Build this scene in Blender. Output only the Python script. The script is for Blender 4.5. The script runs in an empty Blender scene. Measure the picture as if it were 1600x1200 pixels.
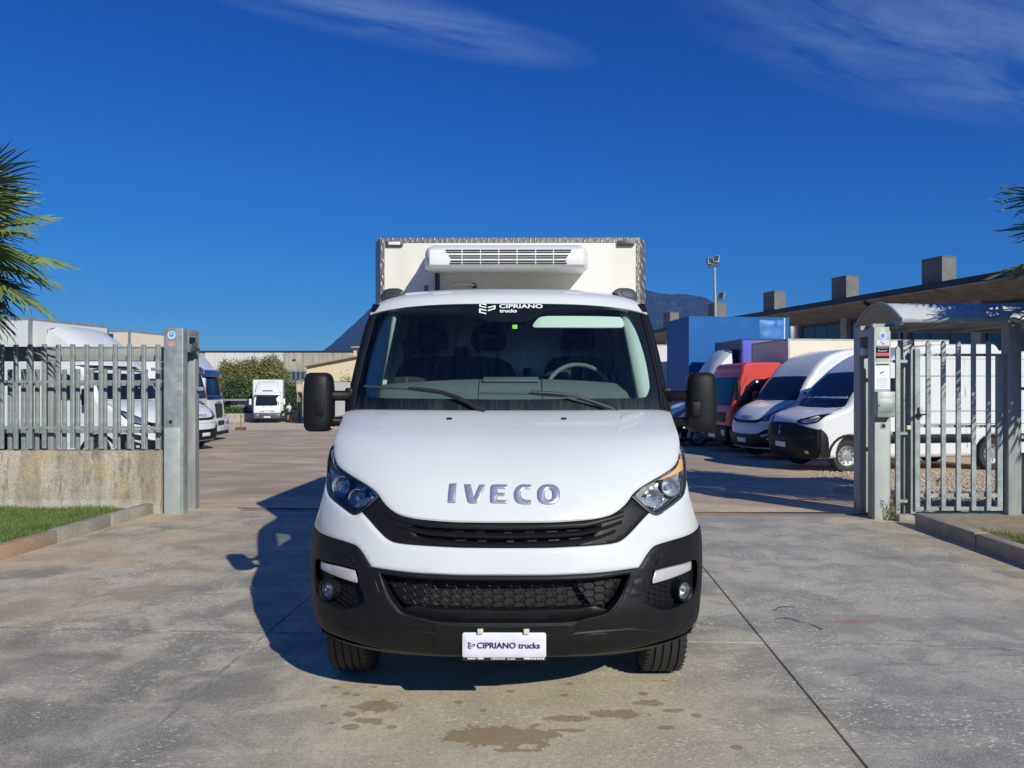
import bpy, bmesh, math, random
import numpy as np
from mathutils import Vector, Matrix
from mathutils.geometry import delaunay_2d_cdt
random.seed(7)
rng = np.random.RandomState(11)
S = bpy.context.scene
COL = S.collection
R = math.radians
HAZE_D = 0.00026

# ------------------------------------------------------------------ camera
FPX, CH, HY = 1150.0, 1.63, 606.0        # focal length (px of a 1600 px frame), eye height, eye level row
cam = bpy.data.cameras.new('camera'); camo = bpy.data.objects.new('camera', cam); COL.objects.link(camo)
cam.sensor_width = 36.0; cam.lens = 36.0 * FPX / 1600.0
camo.location = (0, 0, CH); camo.rotation_euler = (R(90), 0, 0)
cam.shift_y = (HY - 600.0) / 1600.0
cam.clip_start = 0.05; cam.clip_end = 20000
S.camera = camo

# ------------------------------------------------------------------ sky, sun, exposure
SUN_TO = Vector((1.40, -2.47, 1.56)).normalized()
EL = math.asin(SUN_TO.z); AZ = math.atan2(SUN_TO.x, SUN_TO.y)
W = bpy.data.worlds.new('World'); S.world = W; W.use_nodes = True
nt = W.node_tree; nt.nodes.clear()
def wn(t, **kw):
    n = nt.nodes.new(t)
    for k, v in kw.items(): setattr(n, k, v)
    return n
sky = wn('ShaderNodeTexSky', sky_type='NISHITA', sun_disc=False, sun_elevation=EL, sun_rotation=AZ,
         altitude=100.0, air_density=1.0, dust_density=0.25, ozone_density=4.0)
hs = wn('ShaderNodeHueSaturation'); hs.inputs['Saturation'].default_value = 1.1; hs.inputs['Value'].default_value = 1.0
hs.inputs['Hue'].default_value = 0.5
nt.links.new(sky.outputs[0], hs.inputs['Color'])
# thin cirrus: noise on the sky vector projected on a high plane
tc = wn('ShaderNodeTexCoord'); sep = wn('ShaderNodeSeparateXYZ'); nt.links.new(tc.outputs['Generated'], sep.inputs[0])
def wmath(op, a, b=None, clamp=False):
    n = wn('ShaderNodeMath', operation=op, use_clamp=clamp)
    for i, v in enumerate([a, b]):
        if v is None: continue
        if isinstance(v, (int, float)): n.inputs[i].default_value = v
        else: nt.links.new(v, n.inputs[i])
    return n.outputs[0]
zc = wmath('MAXIMUM', sep.outputs['Z'], 0.06)
gx = wmath('DIVIDE', sep.outputs['X'], zc); gy = wmath('DIVIDE', sep.outputs['Y'], zc)
cmb = wn('ShaderNodeCombineXYZ'); nt.links.new(gx, cmb.inputs[0]); nt.links.new(gy, cmb.inputs[1])
mp = wn('ShaderNodeMapping'); mp.inputs['Scale'].default_value = (0.75, 2.8, 1)
mp0 = wn('ShaderNodeMapping'); mp0.inputs['Rotation'].default_value = (0, 0, R(-27)); nt.links.new(cmb.outputs[0], mp0.inputs[0])
nt.links.new(mp0.outputs[0], mp.inputs[0])
nz = wn('ShaderNodeTexNoise'); nz.inputs['Scale'].default_value = 2.2; nz.inputs['Detail'].default_value = 13; nz.inputs['Roughness'].default_value = 0.66
nz.inputs['Distortion'].default_value = 0.45
nt.links.new(mp.outputs[0], nz.inputs['Vector'])
def blob(cx, cy, ang, rx, ry):
    """soft elongated bank of cirrus on the high plane"""
    ca, sa = math.cos(ang), math.sin(ang)
    dx = wmath('SUBTRACT', gx, cx); dy = wmath('SUBTRACT', gy, cy)
    u = wmath('ADD', wmath('MULTIPLY', dx, ca / rx), wmath('MULTIPLY', dy, sa / rx))
    v = wmath('ADD', wmath('MULTIPLY', dx, -sa / ry), wmath('MULTIPLY', dy, ca / ry))
    r2 = wmath('ADD', wmath('MULTIPLY', u, u), wmath('MULTIPLY', v, v))
    return wmath('SUBTRACT', 1.0, r2, True)
banks = None
for b in [(-0.28, 2.02, R(25), 0.62, 0.17), (1.40, 2.14, R(29), 1.25, 0.50), (-2.6, -1.0, R(60), 1.6, 0.5), (2.8, 0.2, R(40), 1.5, 0.6), (0.6, -3.0, R(20), 2.0, 0.6)]:
    o = blob(*b)
    banks = o if banks is None else wmath('MAXIMUM', banks, o)
f1 = wmath('MULTIPLY', wmath('SUBTRACT', nz.outputs['Fac'], 0.34, True), 2.2, True)
fac = wmath('MULTIPLY', wmath('MULTIPLY', f1, wmath('POWER', banks, 1.0)), 0.50, True)
# deep polarised blue of the photograph, the bright horizon gently compressed (same for every direction)
sc_ = wn('ShaderNodeSeparateColor'); nt.links.new(hs.outputs[0], sc_.inputs[0]); cc_ = wn('ShaderNodeCombineColor')
for i, (a_, b_) in enumerate(((0.150, 400.0), (0.48, 30.0), (1.34, 8.5))):
    ch_ = sc_.outputs[i]
    v_ = wmath('DIVIDE', wmath('MULTIPLY', ch_, a_), wmath('ADD', 1.0, wmath('MULTIPLY', ch_, 1.0 / b_)))
    nt.links.new(wmath('MINIMUM', wmath('MULTIPLY', wmath('POWER', v_, (1.6, 1.4, 1.5)[i]), (1.55, 0.80, 0.455)[i]), (4.5, 6.0, 8.0)[i]), cc_.inputs[i])
mixc = wn('ShaderNodeMix', data_type='RGBA'); nt.links.new(fac, mixc.inputs[0]); nt.links.new(cc_.outputs[0], mixc.inputs[6])
mixc.inputs[7].default_value = (2.6, 3.6, 6.0, 1)
bg = wn('ShaderNodeBackground'); bg.inputs['Strength'].default_value = 0.12
nt.links.new(mixc.outputs[2], bg.inputs[0]); wo = wn('ShaderNodeOutputWorld'); nt.links.new(bg.outputs[0], wo.inputs[0])

sl = bpy.data.lights.new('sun', 'SUN'); sl.energy = 4.9; sl.angle = R(0.53); sl.color = (1.0, 0.975, 0.865)
slo = bpy.data.objects.new('sun', sl); COL.objects.link(slo)
slo.rotation_euler = SUN_TO.to_track_quat('Z', 'Y').to_euler(); slo.location = SUN_TO * 50
S.view_settings.view_transform = 'Standard'; S.view_settings.look = 'None'
S.view_settings.exposure = 0.0; S.view_settings.gamma = 1.0; S.view_settings.use_curve_mapping = False
S.render.engine = 'CYCLES'
S.cycles.max_bounces = 8; S.cycles.transparent_max_bounces = 12; S.cycles.volume_bounces = 0
S.cycles.caustics_reflective = False; S.cycles.caustics_refractive = False; S.cycles.sample_clamp_indirect = 4.0

# ------------------------------------------------------------------ materials
def newmat(name):
    m = bpy.data.materials.new(name); m.use_nodes = True
    t = m.node_tree; b = t.nodes['Principled BSDF']
    return m, t, b
def c4(c): return (c[0], c[1], c[2], 1)
def pmat(name, col, rough=0.5, metal=0.0, vary=0.0, vscale=3.0, col2=None, bump=0.0, bscale=60.0, coat=0.0, spec=0.5, stretch=None, rvary=0.0, world=False, ior=None):
    """procedural material: base colour broken up by two octaves of noise, optional fine bump"""
    m, t, b = newmat(name)
    b.inputs['Roughness'].default_value = rough; b.inputs['Metallic'].default_value = metal
    b.inputs['Coat Weight'].default_value = coat; b.inputs['Coat Roughness'].default_value = 0.06
    b.inputs['Specular IOR Level'].default_value = spec
    if ior: b.inputs['IOR'].default_value = ior
    src = None
    if vary > 0 or bump > 0 or rvary > 0:
        if world:
            g = t.nodes.new('ShaderNodeNewGeometry'); src = g.outputs['Position']
        else:
            g = t.nodes.new('ShaderNodeTexCoord'); src = g.outputs['Object']
        if stretch:
            mpn = t.nodes.new('ShaderNodeMapping'); mpn.inputs['Scale'].default_value = stretch
            t.links.new(src, mpn.inputs[0]); src = mpn.outputs[0]
    b.inputs['Base Color'].default_value = c4(col)
    if vary > 0 or rvary > 0:
        n = t.nodes.new('ShaderNodeTexNoise'); n.inputs['Scale'].default_value = vscale; n.inputs['Detail'].default_value = 8
        n.inputs['Roughness'].default_value = 0.65; t.links.new(src, n.inputs['Vector'])
        cr = t.nodes.new('ShaderNodeValToRGB'); cr.color_ramp.elements[0].position = 0.32; cr.color_ramp.elements[1].position = 0.68
        c2 = col2 if col2 else tuple(max(0, c * (1 - vary)) for c in col)
        cr.color_ramp.elements[0].color = c4(c2); cr.color_ramp.elements[1].color = c4(col)
        t.links.new(n.outputs['Fac'], cr.inputs[0])
        if vary > 0: t.links.new(cr.outputs[0], b.inputs['Base Color'])
        if rvary > 0:
            mr = t.nodes.new('ShaderNodeMapRange'); mr.inputs[1].default_value = 0.3; mr.inputs[2].default_value = 0.7
            mr.inputs[3].default_value = max(0.02, rough - rvary); mr.inputs[4].default_value = min(1, rough + rvary)
            t.links.new(n.outputs['Fac'], mr.inputs[0]); t.links.new(mr.outputs[0], b.inputs['Roughness'])
    if bump > 0:
        n2 = t.nodes.new('ShaderNodeTexNoise'); n2.inputs['Scale'].default_value = bscale; n2.inputs['Detail'].default_value = 4
        t.links.new(src, n2.inputs['Vector'])
        bp = t.nodes.new('ShaderNodeBump'); bp.inputs['Strength'].default_value = bump; bp.inputs['Distance'].default_value = 0.01
        t.links.new(n2.outputs['Fac'], bp.inputs['Height']); t.links.new(bp.outputs[0], b.inputs['Normal'])
    return m
def glassmat(name, tint=(0.6, 0.8, 0.75), rough=0.0, refl=1.0, dirt=0.0):
    """thin sheet of tinted glass: straight-through tint plus Fresnel reflection"""
    m, t, b = newmat(name); t.nodes.remove(b)
    out = [n for n in t.nodes if n.type == 'OUTPUT_MATERIAL'][0]
    tr = t.nodes.new('ShaderNodeBsdfTransparent'); tr.inputs[0].default_value = c4(tint)
    gl = t.nodes.new('ShaderNodeBsdfGlossy'); gl.inputs['Roughness'].default_value = rough; gl.inputs[0].default_value = (refl, refl, refl, 1)
    fr = t.nodes.new('ShaderNodeFresnel'); fr.inputs[0].default_value = 1.52
    mx = t.nodes.new('ShaderNodeMixShader'); t.links.new(fr.outputs[0], mx.inputs[0]); t.links.new(tr.outputs[0], mx.inputs[1]); t.links.new(gl.outputs[0], mx.inputs[2])
    last = mx.outputs[0]
    if dirt > 0:
        df = t.nodes.new('ShaderNodeBsdfDiffuse'); df.inputs[0].default_value = (0.5, 0.5, 0.47, 1)
        tcn = t.nodes.new('ShaderNodeTexCoord'); mpn = t.nodes.new('ShaderNodeMapping'); mpn.inputs['Scale'].default_value = (30, 3, 3)
        n = t.nodes.new('ShaderNodeTexNoise'); n.inputs['Scale'].default_value = 1.6; n.inputs['Detail'].default_value = 6
        t.links.new(tcn.outputs['Object'], mpn.inputs[0]); t.links.new(mpn.outputs[0], n.inputs['Vector'])
        mr = t.nodes.new('ShaderNodeMapRange'); mr.inputs[1].default_value = 0.45; mr.inputs[2].default_value = 0.85; mr.inputs[3].default_value = dirt * 0.15; mr.inputs[4].default_value = dirt
        t.links.new(n.outputs['Fac'], mr.inputs[0])
        sz = t.nodes.new('ShaderNodeSeparateXYZ'); t.links.new(tcn.outputs['Object'], sz.inputs[0])   # road film thickest along the lower edge
        lo = t.nodes.new('ShaderNodeMapRange'); lo.inputs[1].default_value = 1.60; lo.inputs[2].default_value = 1.50; lo.inputs[3].default_value = 1.0; lo.inputs[4].default_value = 9.0; t.links.new(sz.outputs[2], lo.inputs[0])
        mu = t.nodes.new('ShaderNodeMath'); mu.operation = 'MULTIPLY'; t.links.new(mr.outputs[0], mu.inputs[0]); t.links.new(lo.outputs[0], mu.inputs[1]); mr = mu
        m2 = t.nodes.new('ShaderNodeMixShader'); t.links.new(mr.outputs[0], m2.inputs[0]); t.links.new(last, m2.inputs[1]); t.links.new(df.outputs[0], m2.inputs[2]); last = m2.outputs[0]
    t.links.new(last, out.inputs[0])
    return m
M = {}
M['white'] = pmat('white_paint', (0.70, 0.715, 0.72), 0.32, coat=0.8, vary=0.06, vscale=1.5, rvary=0.05, col2=(0.66, 0.67, 0.665))
M['white2'] = pmat('white_paint_plain', (0.72, 0.73, 0.73), 0.35, coat=0.4, vary=0.08, vscale=0.8)
M['offwhite'] = pmat('grp_panel', (0.80, 0.765, 0.70), 0.45, vary=0.12, vscale=2.0, stretch=(2, 2, 0.5), col2=(0.70, 0.66, 0.585))
M['unitwhite'] = pmat('fridge_plastic', (0.80, 0.80, 0.79), 0.38, vary=0.1, vscale=3, col2=(0.70, 0.70, 0.67))
M['cream'] = pmat('cream_panel', (0.78, 0.70, 0.55), 0.5, vary=0.08, vscale=1)
M['blackpl'] = pmat('black_plastic', (0.0065, 0.007, 0.008), 0.50, vary=0.45, vscale=9, col2=(0.010, 0.010, 0.0105), bump=0.10, bscale=420, rvary=0.08, spec=0.25)
M['badge'] = pmat('badge_chrome', (0.74, 0.74, 0.78), 0.24, metal=0.75)
def facet_mat():
    m, t, b = newmat('lamp_housing'); b.inputs['Metallic'].default_value = 0.45; b.inputs['Roughness'].default_value = 0.25
    g = t.nodes.new('ShaderNodeTexCoord'); v = t.nodes.new('ShaderNodeTexVoronoi'); v.inputs['Scale'].default_value = 26; t.links.new(g.outputs['Object'], v.inputs['Vector'])
    bp = t.nodes.new('ShaderNodeBump'); bp.inputs['Strength'].default_value = 0.9; bp.inputs['Distance'].default_value = 0.02; t.links.new(v.outputs['Distance'], bp.inputs['Height']); t.links.new(bp.outputs[0], b.inputs['Normal'])
    cr = t.nodes.new('ShaderNodeValToRGB'); cr.color_ramp.elements[0].color = (0.30, 0.30, 0.30, 1); cr.color_ramp.elements[1].color = (0.88, 0.87, 0.84, 1); t.links.new(v.outputs['Color'], cr.inputs[0]); t.links.new(cr.outputs[0], b.inputs['Base Color'])
    return m
M['bowl'] = facet_mat()
M['blackgloss'] = pmat('black_gloss', (0.012, 0.012, 0.014), 0.12, coat=0.5)
M['frit'] = pmat('frit_black', (0.008, 0.008, 0.010), 0.35)
M['dark'] = pmat('dark_void', (0.010, 0.010, 0.011), 0.8)
M['grille'] = pmat('grille_plastic', (0.010, 0.010, 0.011), 0.45, spec=0.25, vary=0.3, vscale=12)
M['greypatch'] = pmat('radiator_grey', (0.07, 0.075, 0.085), 0.5, metal=0.3)
M['tooth'] = pmat('grille_tooth_grey', (0.035, 0.038, 0.043), 0.6)
M['chrome'] = pmat('chrome', (0.80, 0.80, 0.82), 0.07, metal=1.0)
M['reflector'] = pmat('reflector', (0.85, 0.87, 0.90), 0.20, metal=0.7, bump=0.5, bscale=45)
M['amber'] = pmat('amber_lens', (0.95, 0.50, 0.20), 0.25, spec=0.6)
M['clear'] = glassmat('lamp_lens', (0.93, 0.95, 0.97))
M['screen'] = glassmat('windscreen_glass', (0.80, 0.96, 0.92), dirt=0.012)
M['sideglass'] = glassmat('side_glass', (0.9, 0.97, 0.96))
M['farglass'] = pmat('far_glass', (0.010, 0.014, 0.02), 0.04, spec=0.45)
M['tyre'] = pmat('tyre_rubber', (0.018, 0.018, 0.019), 0.75, vary=0.5, vscale=14, col2=(0.022, 0.0215, 0.021), bump=0.3, bscale=150)
M['rim'] = pmat('steel_rim', (0.50, 0.51, 0.52), 0.38, metal=0.7, vary=0.2, vscale=10)
M['galv'] = pmat('galvanised_steel', (0.40, 0.435, 0.43), 0.5, metal=0.35, vary=0.3, vscale=7, col2=(0.25, 0.28, 0.275), rvary=0.12, bump=0.08, bscale=25)
M['galvdirty'] = pmat('galvanised_weathered', (0.40, 0.42, 0.41), 0.58, metal=0.3, vary=0.3, vscale=3, col2=(0.27, 0.28, 0.265), stretch=(3, 3, 0.6))
M['darksteel'] = pmat('dark_steel', (0.10, 0.11, 0.115), 0.5, metal=0.4, vary=0.3, vscale=6)
M['rubber'] = pmat('wiper_rubber', (0.02, 0.02, 0.022), 0.5)
M['seat'] = pmat('seat_fabric', (0.035, 0.038, 0.05), 0.9, vary=0.3, vscale=20)
M['dash'] = pmat('dash_plastic', (0.15, 0.155, 0.165), 0.7, vary=0.15, vscale=8)
M['trim'] = pmat('light_trim', (0.72, 0.72, 0.69), 0.6)
M['trimd'] = pmat('headlining', (0.72, 0.74, 0.72), 0.8)
M['plate'] = pmat('plate_white', (0.72, 0.72, 0.78), 0.4, vary=0.08, vscale=20)
M['navyprint'] = pmat('navy_print', (0.03, 0.025, 0.12), 0.5)
M['whiteprint'] = pmat('white_print', (0.82, 0.82, 0.84), 0.5)
M['drl'] = pmat('drl_lens', (0.46, 0.44, 0.46), 0.25, coat=0.5)
M['ivory'] = pmat('ivory_clip', (0.62, 0.58, 0.42), 0.5)
M['red'] = pmat('red_paint', (0.62, 0.045, 0.03), 0.35, coat=0.4, vary=0.1, vscale=2)
M['blue'] = pmat('blue_panel', (0.008, 0.125, 0.40), 0.5, spec=0.2, coat=0.0, vary=0.2, vscale=1.2)
M['navy'] = pmat('navy_panel', (0.010, 0.014, 0.06), 0.35)
M['visorblue'] = pmat('blue_visor', (0.02, 0.04, 0.20), 0.3, coat=0.3)
M['green'] = pmat('green_sticker', (0.45, 0.75, 0.06), 0.5)
M['bluelogo'] = pmat('blue_sticker', (0.05, 0.22, 0.75), 0.4)
M['redsticker'] = pmat('red_sticker', (0.60, 0.10, 0.08), 0.5)
M['rust'] = pmat('rusty_pole', (0.16, 0.07, 0.04), 0.8)

# ------------------------------------------------------------------ object helpers
def tag(o, label=None, cat=None, group=None, kind=None):
    if label: o['label'] = label
    if cat: o['category'] = cat
    if group: o['group'] = group
    if kind: o['kind'] = kind
    return o
def empty(name, loc=(0, 0, 0), rz=0.0, parent=None):
    o = bpy.data.objects.new(name, None); COL.objects.link(o); o.location = loc; o.rotation_euler = (0, 0, rz)
    o.empty_display_size = 0.2
    if parent: o.parent = parent
    return o
def thing(name, label, cat, loc=(0, 0, 0), rz=0.0, group=None):
    return tag(empty(name, loc, rz), label, cat, group)
def link(name, me, parent=None, loc=None):
    o = bpy.data.objects.new(name, me); COL.objects.link(o)
    if parent: o.parent = parent
    if loc: o.location = loc
    return o
def finish(me, mats, smooth=35):
    for m in (mats if isinstance(mats, (list, tuple)) else [mats]): me.materials.append(m)
    if smooth and len(me.polygons):
        me.polygons.foreach_set('use_smooth', [True] * len(me.polygons))
        me.set_sharp_from_angle(angle=R(smooth))
class MB:
    """collects simple solids, then links them as ONE mesh object"""
    def __init__(s): s.v = []; s.f = []; s.m = []
    def add(s, vs, fs, mi=0):
        o = len(s.v); s.v += [tuple(v) for v in vs]; s.f += [tuple(i + o for i in f) for f in fs]; s.m += [mi] * len(fs); return s
    def box(s, c, d, rot=None, mi=0):
        vs = [Vector((sx * d[0] / 2, sy * d[1] / 2, sz * d[2] / 2)) for sx in (-1, 1) for sy in (-1, 1) for sz in (-1, 1)]
        if rot is not None: vs = [rot @ v for v in vs]
        vs = [v + Vector(c) for v in vs]
        return s.add(vs, [(0, 1, 3, 2), (4, 6, 7, 5), (0, 4, 5, 1), (2, 3, 7, 6), (0, 2, 6, 4), (1, 5, 7, 3)], mi)
    def bb(s, x0, x1, y0, y1, z0, z1, mi=0):
        return s.box(((x0 + x1) / 2, (y0 + y1) / 2, (z0 + z1) / 2), (abs(x1 - x0), abs(y1 - y0), abs(z1 - z0)), None, mi)
    def prism(s, pts, vec, mi=0):
        """planar polygon pts (3D) swept by vec"""
        n = len(pts); vec = Vector(vec); a = [Vector(p) for p in pts]
        return s.add(a + [p + vec for p in a], [tuple(range(n))[::-1], tuple(range(n, 2 * n))] + [(i, (i + 1) % n, n + (i + 1) % n, n + i) for i in range(n)], mi)
    def tube(s, pts, r, n=8, mi=0, caps=True):
        pts = [Vector(p) for p in pts]; rs = r if isinstance(r, (list, tuple)) else [r] * len(pts)
        vs = []; fs = []; up = Vector((0, 0, 1)); prev = None
        for i, p in enumerate(pts):
            d = (pts[min(i + 1, len(pts) - 1)] - pts[max(i - 1, 0)]).normalized()
            a = prev if prev is not None else (up if abs(d.z) < 0.9 else Vector((1, 0, 0)))
            u = (a - d * a.dot(d))
            if u.length < 1e-6: u = d.orthogonal()
            u.normalize(); prev = u; w = d.cross(u)
            for k in range(n):
                t = 2 * math.pi * k / n; vs.append(p + (u * math.cos(t) + w * math.sin(t)) * rs[i])
        for i in range(len(pts) - 1):
            for k in range(n):
                fs.append((i * n + k, i * n + (k + 1) % n, (i + 1) * n + (k + 1) % n, (i + 1) * n + k))
        if caps: fs += [tuple(range(n))[::-1], tuple((len(pts) - 1) * n + k for k in range(n))]
        return s.add(vs, fs, mi)
    def lathe(s, prof, c=(0, 0, 0), axis='x', n=32, mi=0, rot=None):
        """prof: list of (along, radius)"""
        vs = []
        for a, r in prof:
            for k in range(n):
                t = 2 * math.pi * k / n; p = Vector((a, r * math.cos(t), r * math.sin(t)))
                if axis == 'y': p = Vector((p.y, p.x, p.z))
                elif axis == 'z': p = Vector((p.y, p.z, p.x))
                if rot is not None: p = rot @ p
                vs.append(p + Vector(c))
        fs = []
        for i in range(len(prof) - 1):
            for k in range(n):
                fs.append((i * n + k, i * n + (k + 1) % n, (i + 1) * n + (k + 1) % n, (i + 1) * n + k))
        return s.add(vs, fs, mi)
    def grid(s, P, mi=0, closed=False):
        """P[i][j] points"""
        n, k = len(P), len(P[0]); vs = [p for row in P for p in row]; fs = []
        for i in range(n - 1):
            for j in range(k - 1 + (1 if closed else 0)):
                fs.append((i * k + j, i * k + (j + 1) % k, (i + 1) * k + (j + 1) % k, (i + 1) * k + j))
        return s.add(vs, fs, mi)
    def mesh(s, name, mats, bevel=0.0, seg=2, smooth=35, ang=30, fix=True):
        me = bpy.data.meshes.new(name); me.from_pydata(s.v, [], s.f)
        if any(s.m): me.polygons.foreach_set('material_index', s.m)
        bm = bmesh.new(); bm.from_mesh(me)
        if fix: bmesh.ops.recalc_face_normals(bm, faces=bm.faces)
        if bevel > 0:
            es = [e for e in bm.edges if len(e.link_faces) == 2 and e.calc_face_angle(0) > R(ang)]
            bmesh.ops.bevel(bm, geom=es, offset=bevel, segments=seg, affect='EDGES', profile=0.5, clamp_overlap=True)
        bm.to_mesh(me); bm.free()
        finish(me, mats, smooth); return me
    def build(s, name, mats, parent=None, loc=None, **kw):
        return link(name, s.mesh(name, mats, **kw), parent, loc)

def chaikin(poly, it=2, corner=48):
    """round the gentle corners of a closed outline and keep the sharp ones"""
    P = [Vector(p) for p in poly]
    for _ in range(it):
        n = len(P); Q = []
        for i in range(n):
            a, b, c = P[i - 1], P[i], P[(i + 1) % n]
            d1, d2 = (b - a), (c - b)
            if d1.length < 1e-9 or d2.length < 1e-9: continue
            if math.degrees(d1.angle(d2)) > corner: Q.append(b)
            else: Q += [b * 0.75 + a * 0.25, b * 0.75 + c * 0.25]
        P = Q
    return [(p[0], p[1]) for p in P]
def resample(poly, step):
    out = []
    for i in range(len(poly)):
        a = np.array(poly[i]); b = np.array(poly[(i + 1) % len(poly)]); L = np.linalg.norm(b - a)
        if L < 1e-6: continue
        k = max(1, int(math.ceil(L / step)))
        for j in range(k): out.append(a + (b - a) * j / k)
    # drop near duplicates
    res = [out[0]]
    for p in out[1:]:
        if np.linalg.norm(p - res[-1]) > 1e-4: res.append(p)
    return np.array(res)
def inside(pts, poly):
    x, y = pts[:, 0], pts[:, 1]; r = np.zeros(len(pts), bool); n = len(poly)
    for i in range(n):
        x1, y1 = poly[i]; x2, y2 = poly[(i + 1) % n]
        c = ((y1 > y) != (y2 > y))
        with np.errstate(divide='ignore', invalid='ignore'):
            xi = (x2 - x1) * (y - y1) / (y2 - y1 if y2 != y1 else 1e-12) + x1
        r ^= c & (x < xi)
    return r
def segdist(pts, poly):
    d = np.full(len(pts), 1e9); n = len(poly)
    for i in range(n):
        a = poly[i]; b = poly[(i + 1) % n]; ab = b - a; L2 = max(1e-12, ab @ ab)
        t = np.clip(((pts - a) @ ab) / L2, 0, 1); q = a + t[:, None] * ab
        d = np.minimum(d, np.hypot(*(pts - q).T))
    return d
def area2(p):
    x, y = p[:, 0], p[:, 1]; return float(np.sum(x * np.roll(y, -1) - np.roll(x, -1) * y))
def panel(name, outline, surf, mat, parent=None, inward=(0, 1, 0), holes=(), grid=0.03, edge=0.006, depth=0.03, off=0.0, step=None, smooth=40, build=True, fold=None):
    """a real, curved sheet: the outline (u, v) is filled with a fine net, laid on surf(u, v) -> xyz, its rim rolled back
    and turned inwards by depth. off > 0 stands it proud of the surface."""
    inv = Vector(inward); step = step or grid * 0.8
    loops = [resample(outline, step)] + [resample(h, step) for h in holes]
    pts = []; edges = []
    for L in loops:
        o = len(pts); pts += [tuple(p) for p in L]; edges += [(o + i, o + (i + 1) % len(L)) for i in range(len(L))]
    nb = len(pts)
    lo = loops[0].min(0); hi = loops[0].max(0)
    cand = []
    if edge > 0:
        for L in loops:
            n = len(L); t = np.roll(L, -1, 0) - np.roll(L, 1, 0); t /= np.maximum(1e-9, np.linalg.norm(t, axis=1))[:, None]
            nn = np.stack([-t[:, 1], t[:, 0]], 1)
            for sgn in (1, -1): cand.append(L + nn * edge * 1.3 * sgn)
    xs = np.arange(lo[0] + grid / 2, hi[0], grid); ys = np.arange(lo[1] + grid / 2, hi[1], grid)
    g = np.stack(np.meshgrid(xs, ys), -1).reshape(-1, 2) if len(xs) and len(ys) else np.zeros((0, 2))
    def ok(q, dmin):
        if not len(q): return q
        m = inside(q, loops[0])
        for h in loops[1:]: m &= ~inside(q, h)
        q = q[m]
        if not len(q): return q
        d = segdist(q, loops[0])
        for h in loops[1:]: d = np.minimum(d, segdist(q, h))
        return q[d > dmin]
    inner = []
    if cand:
        q = ok(np.concatenate(cand), edge * 1.1)
        if len(q): inner.append(q)
    q = ok(g, max(edge * 2.2, grid * 0.35))
    if len(q): inner.append(q)
    for q in inner: pts += [tuple(p) for p in q]
    vs, es, fs, ov, oe, of = delaunay_2d_cdt([Vector(p) for p in pts], edges, [], 0, 1e-5)
    V = np.array([tuple(v) for v in vs]); T = np.array([f for f in fs if len(f) == 3])
    c = V[T].mean(1); m = inside(c, loops[0])
    for h in loops[1:]: m &= ~inside(c, h)
    T = T[m]
    onb = np.zeros(len(V), bool)
    for i, src in enumerate(ov):
        if any(k < nb for k in src): onb[i] = True
    P3 = [Vector(surf(float(v[0]), float(v[1]))) - inv * off for v in V]
    e = edge if fold is None else fold
    P3 = [p + inv * e if b else p for p, b in zip(P3, onb)]
    me = bpy.data.meshes.new(name); me.from_pydata([tuple(p) for p in P3], [], [tuple(int(i) for i in t) for t in T])
    bm = bmesh.new(); bm.from_mesh(me)
    loose = [v for v in bm.verts if not v.link_faces]
    if loose: bmesh.ops.delete(bm, geom=loose, context='VERTS')
    bm.faces.ensure_lookup_table()
    s = sum((f.normal.dot(inv) * f.calc_area()) for f in bm.faces)
    if s > 0: bmesh.ops.reverse_faces(bm, faces=bm.faces)
    if depth > 0:
        be = [x for x in bm.edges if len(x.link_faces) == 1]
        r = bmesh.ops.extrude_edge_only(bm, edges=be)
        nv = [x for x in r['geom'] if isinstance(x, bmesh.types.BMVert)]
        bmesh.ops.translate(bm, verts=nv, vec=inv * depth)
    bm.to_mesh(me); bm.free(); finish(me, mat, smooth)
    return link(name, me, parent) if build else me
def smoothstep(a, b, x):
    t = min(1, max(0, (x - a) / (b - a))); return t * t * (3 - 2 * t)
def interp(pts):
    """smooth 1-D interpolation through (a, b) pairs"""
    xs = np.array([p[0] for p in pts], float); ys = np.array([p[1] for p in pts], float)
    d = np.diff(ys) / np.diff(xs); m = np.concatenate([[d[0]], (d[1:] + d[:-1]) / 2, [d[-1]]])
    for i in range(len(d)):
        if abs(d[i]) < 1e-9: m[i] = m[i + 1] = 0
    def f(x):
        if x <= xs[0]: return ys[0] + (x - xs[0]) * d[0]
        if x >= xs[-1]: return ys[-1] + (x - xs[-1]) * d[-1]
        i = min(len(d) - 1, int(np.searchsorted(xs, x, 'right') - 1)); h = xs[i + 1] - xs[i]; t = (x - xs[i]) / h
        return ((2 * t**3 - 3 * t**2 + 1) * ys[i] + (t**3 - 2 * t**2 + t) * h * m[i] + (-2 * t**3 + 3 * t**2) * ys[i + 1] + (t**3 - t**2) * h * m[i + 1])
    return f
def mirror(half):
    """half outline running from the centre line (top) round the right side to the centre line (bottom)"""
    return list(half) + [(-x, z) for x, z in reversed(half)]
_tn = [0]
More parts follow.
